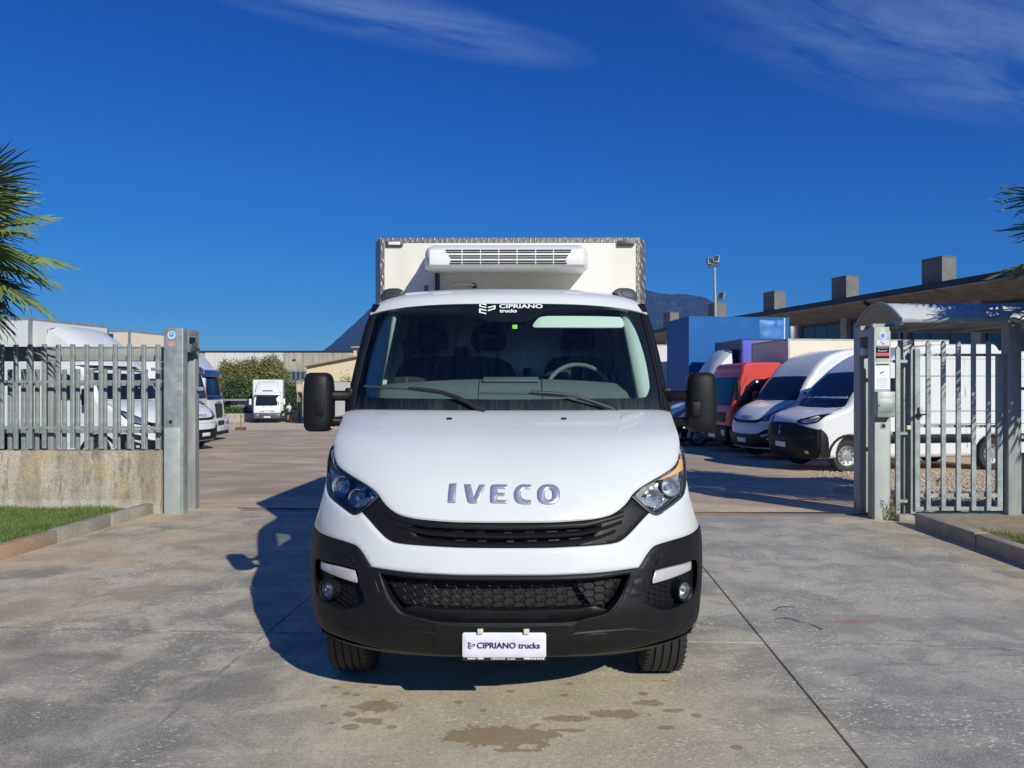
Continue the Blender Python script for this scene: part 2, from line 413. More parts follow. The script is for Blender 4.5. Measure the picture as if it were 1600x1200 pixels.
def text_mesh(s, width, bold=0.0, height=None, font_shear=0.0):
    """flat lettering, centred on its box, scaled to a width (and height): list of (u, v), faces"""
    cu = bpy.data.curves.new('lettering', 'FONT'); cu.body = s; cu.size = 1.0; cu.offset = bold; cu.resolution_u = 3
    o = bpy.data.objects.new('lettering', cu); COL.objects.link(o)
    bpy.context.view_layer.update()
    dg = bpy.context.evaluated_depsgraph_get(); me = bpy.data.meshes.new_from_object(o.evaluated_get(dg))
    V = np.array([tuple(v.co)[:2] for v in me.vertices]); Fc = [tuple(p.vertices) for p in me.polygons]
    bpy.data.objects.remove(o); bpy.data.curves.remove(cu); bpy.data.meshes.remove(me)
    lo, hi = V.min(0), V.max(0); c = (lo + hi) / 2; k = width / (hi[0] - lo[0])
    ky = k if height is None else height / (hi[1] - lo[1])
    return (V - c) * np.array([k, ky]), Fc
def text_on(name, s, cu, cv, width, surf, mat, parent, off=0.003, bold=0.0, height=None, inward=(0, 1, 0), flip=1):
    V, Fc = text_mesh(s, width, bold, height)
    inv = Vector(inward)
    P3 = [Vector(surf(cu + flip * float(v[0]), cv + float(v[1]))) - inv * off for v in V]
    me = bpy.data.meshes.new(name); me.from_pydata([tuple(p) for p in P3], [], Fc); finish(me, mat, 0)
    return link(name, me, parent)
def P(px, py, Y): return Vector(((px - 800) / FPX * Y, Y, CH + (HY - py) / FPX * Y))
def gz(y):
    """ground height: level forecourt, then a yard falling 2.5 % away from the gate"""
    return 0.0 if y < 9.9 else -0.025 * (min(y, 72.0) - 9.9)
TH = R(3.45)
def site(u, v):
    """site frame: u along the gate line, v into the yard"""
    return (u * math.cos(TH) + v * math.sin(TH), -u * math.sin(TH) + v * math.cos(TH))
# ================================================================== THE SETTING
def nodes_of(m): return m.node_tree.nodes, m.node_tree.links
class NG:
    """tiny node-graph writer for the ground materials"""
    def __init__(s, name, rough=0.8):
        s.m, s.t, s.b = newmat(name); s.b.inputs['Roughness'].default_value = rough
        g = s.t.nodes.new('ShaderNodeNewGeometry'); s.pos = g.outputs['Position']
        sp = s.t.nodes.new('ShaderNodeSeparateXYZ'); s.t.links.new(s.pos, sp.inputs[0]); s.x, s.y, s.z = sp.outputs
    def _in(s, sock, v):
        if isinstance(v, (int, float)): sock.default_value = v
        elif isinstance(v, tuple): sock.default_value = c4(v) if len(v) == 3 and sock.type == 'RGBA' else v
        else: s.t.links.new(v, sock)
    def math(s, op, a, b=0.0, clamp=False):
        n = s.t.nodes.new('ShaderNodeMath'); n.operation = op; n.use_clamp = clamp; s._in(n.inputs[0], a); s._in(n.inputs[1], b); return n.outputs[0]
    def map(s, scale=(1, 1, 1), rot=0.0, loc=(0, 0, 0)):
        n = s.t.nodes.new('ShaderNodeMapping'); n.inputs['Scale'].default_value = scale; n.inputs['Rotation'].default_value = (0, 0, rot); n.inputs['Location'].default_value = loc
        s.t.links.new(s.pos, n.inputs[0]); return n.outputs[0]
    def noise(s, scale, detail=6, rough=0.6, vec=None, dist=0.0):
        n = s.t.nodes.new('ShaderNodeTexNoise'); n.inputs['Scale'].default_value = scale; n.inputs['Detail'].default_value = detail
        n.inputs['Roughness'].default_value = rough; n.inputs['Distortion'].default_value = dist; s.t.links.new(vec or s.pos, n.inputs['Vector']); return n.outputs['Fac']
    def voro(s, scale, vec=None, feature='F1', out='Distance', rand=1.0):
        n = s.t.nodes.new('ShaderNodeTexVoronoi'); n.feature = feature; n.inputs['Scale'].default_value = scale; n.inputs['Randomness'].default_value = rand
        s.t.links.new(vec or s.pos, n.inputs['Vector']); return n.outputs[out]
    def ramp(s, f, a, b, lo=0.0, hi=1.0):
        n = s.t.nodes.new('ShaderNodeMapRange'); n.interpolation_type = 'SMOOTHSTEP'; s._in(n.inputs[0], f); n.inputs[1].default_value = a; n.inputs[2].default_value = b
        n.inputs[3].default_value = lo; n.inputs[4].default_value = hi; return n.outputs[0]
    def mix(s, f, a, b, mode='MIX'):
        n = s.t.nodes.new('ShaderNodeMix'); n.data_type = 'RGBA'; n.blend_type = mode; s._in(n.inputs[0], f); s._in(n.inputs[6], a); s._in(n.inputs[7], b); return n.outputs[2]
    def bump(s, h, strength=0.3, dist=0.01, prev=None):
        n = s.t.nodes.new('ShaderNodeBump'); n.inputs['Strength'].default_value = strength; n.inputs['Distance'].default_value = dist; s._in(n.inputs['Height'], h)
        if prev is not None: s.t.links.new(prev, n.inputs['Normal'])
        return n.outputs[0]
    def done(s, col, nrm=None, rough=None):
        s._in(s.b.inputs['Base Color'], col)
        if nrm is not None: s.t.links.new(nrm, s.b.inputs['Normal'])
        if rough is not None: s._in(s.b.inputs['Roughness'], rough)
        return s.m
    def ell(s, cx, cy, rx, ry, nz, k=1.5):
        """ragged-edged spot on the ground: 1 inside"""
        a = s.math('DIVIDE', s.math('SUBTRACT', s.x, cx), rx); b = s.math('DIVIDE', s.math('SUBTRACT', s.y, cy), ry)
        r = s.math('SQRT', s.math('ADD', s.math('MULTIPLY', a, a), s.math('MULTIPLY', b, b)))
        r = s.math('ADD', r, s.math('MULTIPLY', s.math('SUBTRACT', nz, 0.5), k * 2.2))
        return s.ramp(r, 1.04, 0.94)
def GP(px, py):
    Y = FPX * CH / (py - HY); return ((px - 800) / FPX * Y, Y)

# ---- concrete of the forecourt
g = NG('forecourt_concrete', 0.75)
big = g.noise(0.5, 8, 0.68, dist=0.8); mid = g.noise(2.3, 8, 0.68, dist=0.4); fine = g.noise(38, 6, 0.72); grit = g.noise(130, 3, 0.6)
streak = g.noise(1.3, 8, 0.7, vec=g.map((0.55, 2.1, 1), R(12)), dist=0.5)
col = g.mix(g.ramp(big, 0.38, 0.62), (0.315, 0.290, 0.240), (0.630, 0.560, 0.445))
col = g.mix(g.ramp(streak, 0.42, 0.64, 0.0, 0.72), col, (0.704, 0.608, 0.441))
col = g.mix(g.ramp(mid, 0.40, 0.58, 0.72, 0.0), col, (0.195, 0.182, 0.155))
# reddish soil film towards the left kerb and by the right kerb
warm = g.math('MULTIPLY', g.ramp(g.math('ADD', g.x, g.math('MULTIPLY', g.y, -0.10)), -2.4, -4.6), g.ramp(g.noise(0.9, 5, 0.6), 0.34, 0.60))
warm = g.math('MAXIMUM', warm, g.math('MULTIPLY', g.ramp(g.x, 3.0, 4.6, 0.0, 0.75), g.ramp(g.noise(0.8, 5, 0.6), 0.34, 0.62)))
col = g.mix(g.math('MULTIPLY', warm, 0.62), col, (0.682, 0.478, 0.297))
cool = g.math('MULTIPLY', g.ramp(g.math('ADD', g.x, g.math('MULTIPLY', g.math('SUBTRACT', big, 0.5), 3.0)), 0.9, 1.9), g.ramp(g.x, 4.6, 3.4))
col = g.mix(g.math('MULTIPLY', cool, 0.45), col, (0.33, 0.34, 0.345))
# the lighter, sandier worn strip in front of the truck
sand = g.math('MULTIPLY', g.ramp(g.math('ABSOLUTE', g.math('SUBTRACT', g.x, 0.05)), 1.9, 0.5), g.ramp(g.y, 4.9, 4.0))
col = g.mix(g.math('MULTIPLY', sand, 0.62), col, (0.726, 0.608, 0.419))
# pale worn flecks: fines gone, aggregate showing
fl = g.voro(30, vec=g.map((0.75, 1.2, 1), R(20)))
flm = g.math('MULTIPLY', g.ramp(fl, 0.34, 0.16), g.ramp(g.noise(1.3, 6, 0.7), 0.46, 0.58))
col = g.mix(g.math('MULTIPLY', flm, 0.75), col, (0.900, 0.801, 0.612))
col = g.mix(g.ramp(fine, 0.35, 0.65, 0.32, 0.0), col, (0.121, 0.109, 0.090))
col = g.mix(g.ramp(grit, 0.52, 0.68, 0.0, 0.60), col, (0.900, 0.811, 0.612))
# dark hairline tyre scuffs on the right
scf = g.noise(1.1, 3, 0.5, vec=g.map((0.35, 2.6, 1), R(-38)))
col = g.mix(g.math('MULTIPLY', g.ramp(g.math('ABSOLUTE', g.math('SUBTRACT', scf, 0.5)), 0.006, 0.0, 0, 0.35), g.ramp(g.x, 0.8, 1.6)), col, (0.09, 0.09, 0.095))
# damp stains in front of the bumper
nzs = g.noise(13.0, 8, 0.7); nzd = g.noise(30.0, 4, 0.55)
wet = None
spots = [(790, 1150, .27, .10), (890, 1141, .09, .02), (725, 1143, .05, .02), (805, 1172, .10, .02), (588, 1104, .115, .07), (572, 1125, .07, .03), (885, 1122, .12, .035), (965, 1115, .13, .05), (1015, 1098, .08, .035), (1052, 1110, .06, .02), (1042, 1137, .045, .02)]
for px, py, rx, ry in spots:
    x, y = GP(px, py); e = g.ell(x, y, rx, ry, nzs); wet = e if wet is None else g.math('MAXIMUM', wet, e)
for px, py, r in [(524, 1074, .022), (541, 1084, .022), (557, 1086, .02), (585, 1073, .02), (717, 1097, .024), (755, 1110, .02), (798, 1080, .026), (882, 1086, .022), (890, 1068, .02), (1005, 1084, .03), (1088, 1118, .03), (547, 1116, .035), (548, 1136, .04), (612, 1136, .025), (590, 1130, .025), (1038, 1063, .018), (505, 1103, .02), (570, 1063, .018), (518, 1130, .016), (1150, 1168, .03)]:
    x, y = GP(px, py); e = g.ell(x, y, r, r * 0.85, nzd, 0.35); wet = g.math('MAXIMUM', wet, e)
col = g.mix(g.math('MULTIPLY', wet, 0.72), col, (0.297, 0.203, 0.108))
# rust-red blotch and rubber marks on the right
x, y = GP(1340, 972); col = g.mix(g.math('MULTIPLY', g.ell(x, y, .18, .05, nzs), 0.5), col, (0.330, 0.177, 0.108))
h = g.math('ADD', g.math('MULTIPLY', fine, 0.6), g.math('MULTIPLY', grit, 0.5)); h = g.math('ADD', h, g.math('MULTIPLY', flm, 0.25))
M['slab'] = g.done(col, g.bump(h, 0.55, 0.006), g.ramp(mid, 0.3, 0.7, 0.58, 0.82))

# ---- asphalt and worn concrete of the yard
g = NG('yard_asphalt', 0.85)
a1 = g.noise(0.35, 8, 0.65); a2 = g.noise(1.5, 10, 0.74, vec=g.map((0.5, 1.1, 1), R(6)), dist=0.6); a3 = g.noise(60, 4, 0.7); a4 = g.noise(0.12, 3, 0.5)
col = g.mix(g.ramp(a2, 0.38, 0.64), (0.507, 0.387, 0.267), (0.788, 0.615, 0.428))
col = g.mix(g.ramp(a1, 0.40, 0.60, 0.5, 0.0), col, (0.380, 0.298, 0.213))
edge = g.math('ADD', g.y, g.math('MULTIPLY', g.math('SUBTRACT', a1, 0.5), 2.5))
# asphalt ends at a ragged edge; beyond it pale dusty concrete
slant = g.math('ADD', g.y, g.math('MULTIPLY', g.math('ADD', g.x, 16.0), -0.35))
far = g.math('MAXIMUM', g.ramp(g.y, 43.5, 44.2), g.ramp(g.math('SUBTRACT', g.math('MULTIPLY', g.x, -1.0), g.math('MULTIPLY', g.y, 0.30)), 3.6, 4.2))
far = g.math('MULTIPLY', far, g.ramp(g.y, 20, 21))
col = g.mix(g.math('MULTIPLY', far, 0.85), col, g.mix(g.ramp(a2, 0.4, 0.6), (0.704, 0.559, 0.365), (0.850, 0.698, 0.459)))
near = g.ramp(g.math('ADD', g.y, g.math('ADD', g.math('MULTIPLY', g.x, 0.06), g.math('MULTIPLY', g.math('SUBTRACT', a1, 0.5), 3.0))), 10.7, 10.3)
col = g.mix(g.math('MULTIPLY', near, 0.8), col, g.mix(g.ramp(a2, 0.35, 0.65), (0.620, 0.495, 0.334), (0.845, 0.672, 0.459)))
# dirt and pale grit spread at the right under the vans
dirt = g.math('MULTIPLY', g.ramp(g.math('ADD', g.x, g.math('MULTIPLY', g.math('SUBTRACT', a1, 0.5), 2.0)), 5.2, 6.0), g.ramp(g.y, 26, 20))
col = g.mix(g.math('MULTIPLY', dirt, 0.55), col, (0.817, 0.597, 0.376))
col = g.mix(g.ramp(a3, 0.4, 0.62, 0.35, 0.0), col, (0.070, 0.057, 0.044))
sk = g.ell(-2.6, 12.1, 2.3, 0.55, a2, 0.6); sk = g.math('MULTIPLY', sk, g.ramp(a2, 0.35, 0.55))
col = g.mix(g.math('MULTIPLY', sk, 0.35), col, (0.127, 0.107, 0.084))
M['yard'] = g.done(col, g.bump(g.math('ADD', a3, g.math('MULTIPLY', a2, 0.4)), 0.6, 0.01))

def slope_sheet(name, xs, ys, mat, dz=0.0, kind='structure', parent=None):
    b = MB(); b.grid([[(x, y, gz(y) + dz) for x in xs] for y in ys])
    o = b.build(name, mat, parent, smooth=0); return tag(o, kind=kind)
slope_sheet('yard', [-2300, -60, -30, -10, 0, 10, 30, 60, 2300], [9.70, 9.9, 14, 20, 30, 40, 50, 60, 72, 200, 2300], M['yard'], dz=-0.006)
# ground in front of the gate, under lawns and slabs
b = MB(); b.add([(-2300, -2300, -0.16), (2300, -2300, -0.16), (2300, 9.75, -0.16), (-2300, 9.75, -0.16)], [(0, 1, 2, 3)])
M['soil'] = pmat('soil', (0.16, 0.115, 0.075), 0.95, vary=0.4, vscale=3, bump=0.4, bscale=30, world=True)
tag(b.build('ground', M['soil'], smooth=0), kind='structure')
b = MB()
for (u0, u1) in ((-70, -5.5), (4.5, 70)):
    for (v0, v1) in ((-30, 9.46),):
        c = [Vector((*site(u, v), 0.065)) for u, v in ((u0, v0), (u1, v0), (u1, v1), (u0, v1))]
        b.prism([c[0], c[1], c[2], c[3]], (0, 0, -0.20))
tag(b.build('lawn_soil', M['soil'], smooth=0), kind='structure')

# ---- the forecourt: concrete slabs with open joints
fc = tag(empty('forecourt'), kind='structure')
M['joint'] = pmat('joint_filler', (0.10, 0.095, 0.088), 0.9, vary=0.5, vscale=8, col2=(0.035, 0.032, 0.03), world=True)
b = MB(); c = [Vector((*site(u, v), -0.018)) for u, v in ((-5.4, -25), (4.6, -25), (4.6, 9.52), (-5.4, 9.52))]
b.prism(c, (0, 0, -0.14)); b.build('joint_bed', M['joint'], fc, smooth=0)
us = [-5.36, -1.92, 1.33, 4.55]; vs = [-18.9, -14.2, -9.4, -4.7, 0.05, 4.79, 9.50]
for i in range(3):
    for j in range(len(vs) - 1):
        ga = 0.0035 if i == 0 else 0.005
        u0, u1, v0, v1 = us[i] + ga, us[i + 1] - (0.0035 if i == 0 else 0.005), vs[j] + 0.003, vs[j + 1] - 0.003
        nu, nv = 6, 8; gp = []
        b = MB(); z = 0.0
        c = [Vector((*site(u, v), z)) for u, v in ((u0, v0), (u1, v0), (u1, v1), (u0, v1))]
        b.prism(c, (0, 0, -0.10)); b.build('slab', M['slab'], fc, bevel=0.003, seg=1, smooth=0)
# pale fines lying in the left joint and along the cross joint: thin raised smears of dust
M['dust'] = pmat('pale_dust', (0.36, 0.345, 0.315), 0.95, vary=0.4, vscale=12, col2=(0.24, 0.23, 0.21), world=True)
def ragged(name, line, w, mat, seed, z=0.0012, gap=0.5):
    """broken ribbon of dust that follows a joint"""
    r = random.Random(seed); b = MB()
    for k in range(len(line) - 1):
        a = Vector((*line[k], 0)); c = Vector((*line[k + 1], 0)); L = (c - a).length; n = max(2, int(L / 0.05)); d = (c - a).normalized(); nn = Vector((-d.y, d.x, 0))
        row = []
        for i in range(n + 1):
            p = a + d * (L * i / n); ww = w * (0.25 + 0.9 * r.random()) * (0.0 if (math.sin(i * 0.37 + seed) + 0.8 * math.sin(i * 0.11 + seed * 2)) < -gap * 3 + r.random() * 0.4 else 1.0)
            ww = max(ww, 0.0004)
            row.append((p + nn * (ww * 0.5 * (0.6 + r.random() * 0.5)) + Vector((0, 0, z)), p - nn * (ww * 0.5 * (0.6 + r.random() * 0.5)) + Vector((0, 0, z))))
        b.grid([[q[0], q[1]] for q in row])
    return tag(b.build(name, mat, smooth=0), kind='stuff')
ragged('joint_dust', [site(-1.92, v) for v in (0.5, 2.5, 4.75)], 0.038, M['dust'], 3)
ragged('joint_dust', [site(u, 4.79) for u in (-5.3, -3.4, -1.2)], 0.032, M['dust'], 5)
ragged('joint_dust', [site(u, 4.795) for u in (1.35, 3.0, 4.5)], 0.016, M['dust'], 9)
M['scuff'] = pmat('rubber_scuff', (0.06, 0.06, 0.065), 0.9, world=True)
for L_ in ([(1209, 954), (1218, 949), (1230, 947.5), (1242, 949)], [(1211, 968), (1222, 966), (1236, 967), (1250, 972), (1259, 973)], [(1262, 974), (1275, 979), (1285, 985)]):
    ragged('tyre_scuff', [GP(*q) for q in L_], 0.022, M['scuff'], len(L_) + int(L_[0][0]), gap=0.6)
# gate track: steel rail on a pale threshold
b = MB(); c = [Vector((*site(u, v), 0.001)) for u, v in ((-4.2, 9.512), (4.55, 9.512), (4.55, 9.66), (-4.2, 9.66))]
b.prism(c, (0, 0, -0.1)); M['threshold'] = pmat('threshold_concrete', (0.36, 0.29, 0.215), 0.85, vary=0.4, vscale=5, world=True, col2=(0.24, 0.20, 0.165))
tag(b.build('threshold', M['threshold'], smooth=0), kind='structure')
gt = thing('gate_track', 'thin steel ground rail of the sliding gate crossing the whole entrance', 'gate track')
b = MB(); a1_, a2_ = Vector((*site(-4.3, 9.70), 0.008)), Vector((*site(4.5, 9.70), 0.008))
b.tube([a1_, a2_], 0.007, 8); b.build('rail', M['rust'], gt)
b = MB(); c = [Vector((*site(u, v), 0.003)) for u, v in ((-4.3, 9.665), (4.5, 9.665), (4.5, 9.745), (-4.3, 9.745))]
b.prism(c, (0, 0, -0.05)); b.build('base_plate', M['threshold'], gt, smooth=0)

# ---- kerbs
gk = NG('kerb_concrete', 0.8)
k1 = gk.noise(3.0, 7, 0.65); k2 = gk.noise(70, 4, 0.6)
kc = gk.mix(gk.ramp(k1, 0.38, 0.62), (0.30, 0.275, 0.235), (0.41, 0.375, 0.32))
kc = gk.mix(gk.math('MULTIPLY', gk.ramp(gk.noise(1.3, 4, 0.6), 0.45, 0.6), gk.ramp(gk.y, 8.6, 6.8, 0, 0.7)), kc, (0.46, 0.26, 0.12))
kc = gk.mix(gk.ramp(k2, 0.38, 0.6, 0.4, 0.0), kc, (0.13, 0.12, 0.10))
M['kerb'] = gk.done(kc, gk.bump(k2, 0.5, 0.005))
def kerb(name, label, pts, side, h=0.135, w=0.13, seed=0):
    t = thing(name, label, 'kerb'); r = random.Random(seed)
    for i in range(len(pts) - 1):
        a = Vector((*pts[i], 0)); c = Vector((*pts[i + 1], 0)); L = (c - a).length; n = max(1, round(L / 1.0)); d = (c - a).normalized(); nn = Vector((-d.y, d.x, 0)) * side
        for k in range(n):
            p = a + d * (L * k / n + 0.004); q = a + d * (L * (k + 1) / n - 0.004); dz = r.uniform(-0.004, 0.004); dn = nn * r.uniform(-0.003, 0.003)
            bb_ = MB(); bb_.prism([p + dn, q + dn, q + dn + Vector((0, 0, h + dz)), p + dn + Vector((0, 0, h + dz))], nn * w)
            for j in range(len(bb_.v)): 
                if bb_.v[j][2] < 0.01: bb_.v[j] = (bb_.v[j][0], bb_.v[j][1], -0.08)
            bb_.build('kerb_stone', M['kerb'], t, bevel=0.012, seg=2, smooth=30)
    return t
kerb('kerb', 'long pale kerb with orange-stained stones edging the left lawn', [site(-5.35, 9.30), site(-5.36, 6.5), site(-5.36, 2.0)], 1, seed=1)
kerb('kerb', 'shaded grey kerb running out from the pedestrian gate on the right', [site(4.36, 8.96), site(4.45, 6.6), site(4.5, 2.0)], -1, h=0.15, w=0.14, seed=2)

# ---- lawn grass
M['grass'] = pmat('grass_blade', (0.135, 0.205, 0.045), 0.7, vary=0.6, vscale=4, col2=(0.085, 0.125, 0.03), world=True)
def grass(u0, u1, v0, v1, n, seed, hmin=0.03, hmax=0.075, name='grass', mask=None):
    r = np.random.RandomState(seed); V = []; Fc = []
    u = r.uniform(u0, u1, n); v = r.uniform(v0, v1, n)
    if mask is not None:
        k = mask(u, v, r); u, v = u[k], v[k]
    n = len(u)
    x = u * math.cos(TH) + v * math.sin(TH); y = -u * math.sin(TH) + v * math.cos(TH)
    a = r.uniform(0, 2 * math.pi, n); h = r.uniform(hmin, hmax, n); w = r.uniform(0.003, 0.006, n); l = r.uniform(0.0, 0.05, n); b_ = r.uniform(0, 2 * math.pi, n)
    p0 = np.stack([x - np.cos(a) * w, y - np.sin(a) * w, np.full(n, 0.062)], 1); p1 = np.stack([x + np.cos(a) * w, y + np.sin(a) * w, np.full(n, 0.062)], 1)
    p2 = np.stack([x + np.cos(b_) * l, y + np.sin(b_) * l, 0.062 + h], 1)
    Vv = np.stack([p0, p1, p2], 1).reshape(-1, 3)
    me = bpy.data.meshes.new(name); me.from_pydata(Vv.tolist(), [], np.arange(3 * n).reshape(-1, 3).tolist()); me.materials.append(M['grass'])
    return tag(link(name, me), kind='stuff')
grass(-8.6, -5.5, 6.0, 9.30, 42000, 1, mask=lambda u, v, r: v < 9.15 + 0.1 * np.sin(u * 5) )
grass(4.62, 6.6, 5.6, 8.6, 16000, 2, mask=lambda u, v, r: (r.uniform(0, 1, len(u)) < np.clip((8.45 - v + 0.25 * np.sin(u * 6)) * 2.5, 0, 1)))
# pale dirt strip beyond the right lawn
b = MB(); c = [Vector((*site(u, v), 0.072)) for u, v in ((4.52, 7.9), (9.0, 7.9), (9.0, 9.46), (4.52, 9.46))]
b.prism(c, (0, 0, -0.05)); M['palesoil'] = pmat('pale_dirt', (0.40, 0.32, 0.22), 0.95, vary=0.35, vscale=6, bump=0.5, bscale=40, world=True)
tag(b.build('dirt_strip', M['palesoil'], smooth=0), kind='structure')

# ---- gravel beyond the pedestrian gate
def pebbles(name, rect, n, seed, smin, smax, mat, z0=None, mask=None):
    r = np.random.RandomState(seed)
    base = np.array([(1, 0, 0), (-1, 0, 0), (0, 1, 0), (0, -1, 0), (0, 0, 1), (0, 0, -1)], float)
    fc_ = np.array([(0, 2, 4), (2, 1, 4), (1, 3, 4), (3, 0, 4), (2, 0, 5), (1, 2, 5), (3, 1, 5), (0, 3, 5)])
    x = r.uniform(rect[0], rect[1], n); y = r.uniform(rect[2], rect[3], n)
    if mask is not None:
        k = mask(x, y, r); x, y = x[k], y[k]; n = len(x)
    s = r.uniform(smin, smax, (n, 1, 1)) * r.uniform(0.6, 1.2, (n, 1, 3)); jit = r.uniform(0.75, 1.25, (n, 6, 1))
    V = base[None] * s * jit; a = r.uniform(0, 6.28, n); ca, sa = np.cos(a)[:, None], np.sin(a)[:, None]
    X = V[:, :, 0] * ca - V[:, :, 1] * sa + x[:, None]; Y = V[:, :, 0] * sa + V[:, :, 1] * ca + y[:, None]
    zz = np.where(y < 9.9, 0.0, -0.025 * (y - 9.9)) if z0 is None else np.full(n, z0)
    Z = V[:, :, 2] * 0.8 + zz[:, None] + s[:, :, 2] * 0.3
    Vv = np.stack([X, Y, Z], 2).reshape(-1, 3); Fv = (fc_[None] + 6 * np.arange(n)[:, None, None]).reshape(-1, 3)
    me = bpy.data.meshes.new(name); me.from_pydata(Vv.tolist(), [], Fv.tolist()); me.materials.append(mat)
    return tag(link(name, me), kind='stuff')
M['pebble'] = pmat('gravel_stone', (0.66, 0.54, 0.43), 0.85, vary=0.6, vscale=25, col2=(0.36, 0.28, 0.22), world=True)
pebbles('gravel', (4.9, 12.5, 9.75, 15.6), 26000, 4, 0.010, 0.028, M['pebble'], mask=lambda x, y, r: (x > 5.35 + 0.5 * np.clip(y - 11.5, 0, 3) * 0.5 + 0.25 * np.sin(y * 3)) & ((y < 13.9) | (r.uniform(0, 1, len(x)) < 0.5)))
pebbles('grit', (-4.0, 5.4, 9.75, 16.0), 1400, 6, 0.003, 0.009, M['pebble'])

# ---- mountain range far behind the yard
gm = NG('mountain_forest', 0.95)
m1 = gm.noise(0.010, 8, 0.7); m2 = gm.noise(0.055, 6, 0.7, vec=gm.map((1, 1, 0.35)))
mc = gm.mix(gm.ramp(m2, 0.42, 0.58), (0.010, 0.016, 0.010), (0.024, 0.032, 0.018))
mc = gm.mix(gm.math('MULTIPLY', gm.ramp(m1, 0.50, 0.60), gm.ramp(m2, 0.46, 0.60)), mc, (0.075, 0.060, 0.055))
M['mountain'] = gm.done(mc, gm.bump(m2, 1.0, 12.0))
def mountain():
    Y0 = 1500.0
    ridge = [(380, 578), (440, 566), (497, 552), (515, 540), (530, 528), (545, 513), (560, 500), (575, 484), (590, 470), (640, 440), (700, 425), (780, 418), (860, 425), (940, 437), (1000, 447), (1010, 450), (1022, 455), (1036, 457), (1050, 458), (1065, 457), (1080, 459), (1092, 461), (1104, 464), (1114, 471), (1122, 484), (1132, 496), (1150, 510), (1200, 535), (1280, 560), (1420, 580), (1600, 588)]
    rx = np.array([(p[0] - 800) / FPX * Y0 for p in ridge]); rz = np.array([(HY - p[1]) / FPX * Y0 for p in ridge])
    X = np.linspace(rx[0], rx[-1], 420); Zr = np.interp(X, rx, rz)
    from mathutils import noise as mn
    rows = []
    for j, t in enumerate(np.linspace(0, 1, 46)):
        row = []
        for i, x in enumerate(X):
            if t <= 0.7:
                s = t / 0.7; y = Y0 - 380 * (1 - s); prof = s ** 1.15
            else:
                s = (t - 0.7) / 0.3; y = Y0 + 500 * s; prof = 1 - 0.9 * s
            n = mn.fractal(Vector((x * 0.012, y * 0.012, 3.1)), 0.9, 2.1, 6) * 20 * min(1, prof * 1.5) * (1 if abs(t - 0.7) > 0.02 else 0.0)
            fine_ = mn.noise(Vector((x * 0.12, 7.7, 1.3))) * 2.2 + mn.noise(Vector((x * 0.4, 1.7, 1.3))) * 1.6
            z = -2 + (Zr[i] + CH + 2 + fine_) * prof + n * (0.9 - 0.9 * prof * (t <= 0.7))
            row.append((x, y, max(z, -3)))
        rows.append(row)
    b = MB(); b.grid(rows); return tag(b.build('mountain', M['mountain'], smooth=60), kind='structure')
mountain()
# ================================================================== THE WHITE BOX TRUCK (front centre)
truck = thing('box_truck', 'white refrigerated box truck facing the camera in the middle of the open gateway', 'truck', (-0.035, 3.35, 0), -0.0078)
CORNER = lambda t: 0.78 * t ** 3.1 + 0.22 * min(t, 1.06) ** 12
_bc = interp([(0.30, 0.16), (0.37, 0.085), (0.44, 0.035), (0.52, 0.012), (0.60, 0.0), (0.68, 0.012), (0.78, 0.03), (0.88, 0.055), (0.98, 0.08)])
def Yb(x, z): return _bc(z) + 0.50 * CORNER(abs(x) / 1.02)
_hc = interp([(0.70, 0.02), (0.82, 0.035), (0.92, 0.055), (1.00, 0.075), (1.045, 0.092), (1.09, 0.118), (1.14, 0.150), (1.20, 0.200), (1.26, 0.270), (1.32, 0.360), (1.38, 0.480), (1.43, 0.630), (1.47, 0.760), (1.505, 0.895)])
def Yh(x, z):
    A = 0.47 - 0.20 * smoothstep(1.12, 1.50, z)
    return _hc(z) + A * CORNER(abs(x) / 1.01)
_wc = interp([(1.38, 0.83), (1.50, 0.905), (1.65, 1.01), (1.80, 1.12), (1.95, 1.232), (2.08, 1.332), (2.20, 1.43)])
def Yw(x, z): return _wc(z) + 0.19 * (abs(x) / 0.95) ** 2.4
def surf_of(Y, d=0.0): return lambda x, z: (x, Y(x, z) + d, z)
def hit(Y, px, py):
    y = 0.4
    for _ in range(80):
        D = 3.35 + y; x = (px - 800) / FPX * D + 0.035 - 0.0078 * y; z = CH + (HY - py) / FPX * D
        y = 0.55 * y + 0.45 * Y(x, z)
    return (x, z)
def hits(Y, L): return [hit(Y, *p) for p in L]
def c0(L, ends=(0, -1)):
    L = list(L)
    for e in ends: L[e] = (0.0, L[e][1])
    return L
M['w_in'] = pmat('white_flange', (0.5, 0.5, 0.5), 0.5)

# dark liner behind all the front panels
lin = c0([(0, 1.49), (0.55, 1.485), (0.88, 1.46), (0.97, 1.33), (0.985, 1.05), (1.0, 0.86), (1.005, 0.5), (0.96, 0.41), (0.6, 0.40), (0, 0.41)])
def Yliner(x, z):
    a = Yb(x, z) if z < 0.85 else (Yh(x, z) if z > 0.95 else Yb(x, z) + (Yh(x, z) - Yb(x, z)) * (z - 0.85) / 0.1)
    return a + 0.16
panel('inner_liner', mirror(lin), surf_of(Yliner), M['dark'], truck, grid=0.06, edge=0, depth=0.0)

# bonnet
hood = [(793, 642), (900, 641.2), (985, 640.2), (1034, 640), (1046.8, 643.4), (1053, 661), (1059, 677.4), (1062, 692), (1061, 708), (1058, 721), (1052, 730), (1033.4, 742.4), (1012.8, 753.8), (998.3, 763), (988, 772.3), (981.8, 782.6), (971.5, 794), (955, 805.3), (934, 810.5), (913.8, 813), (872.5, 816.3), (793, 818.5)]
bon = panel('bonnet', chaikin(mirror(c0(hits(Yh, hood))), 2, 60), surf_of(Yh), M['white'], truck, grid=0.022, edge=0.007, depth=0.035)
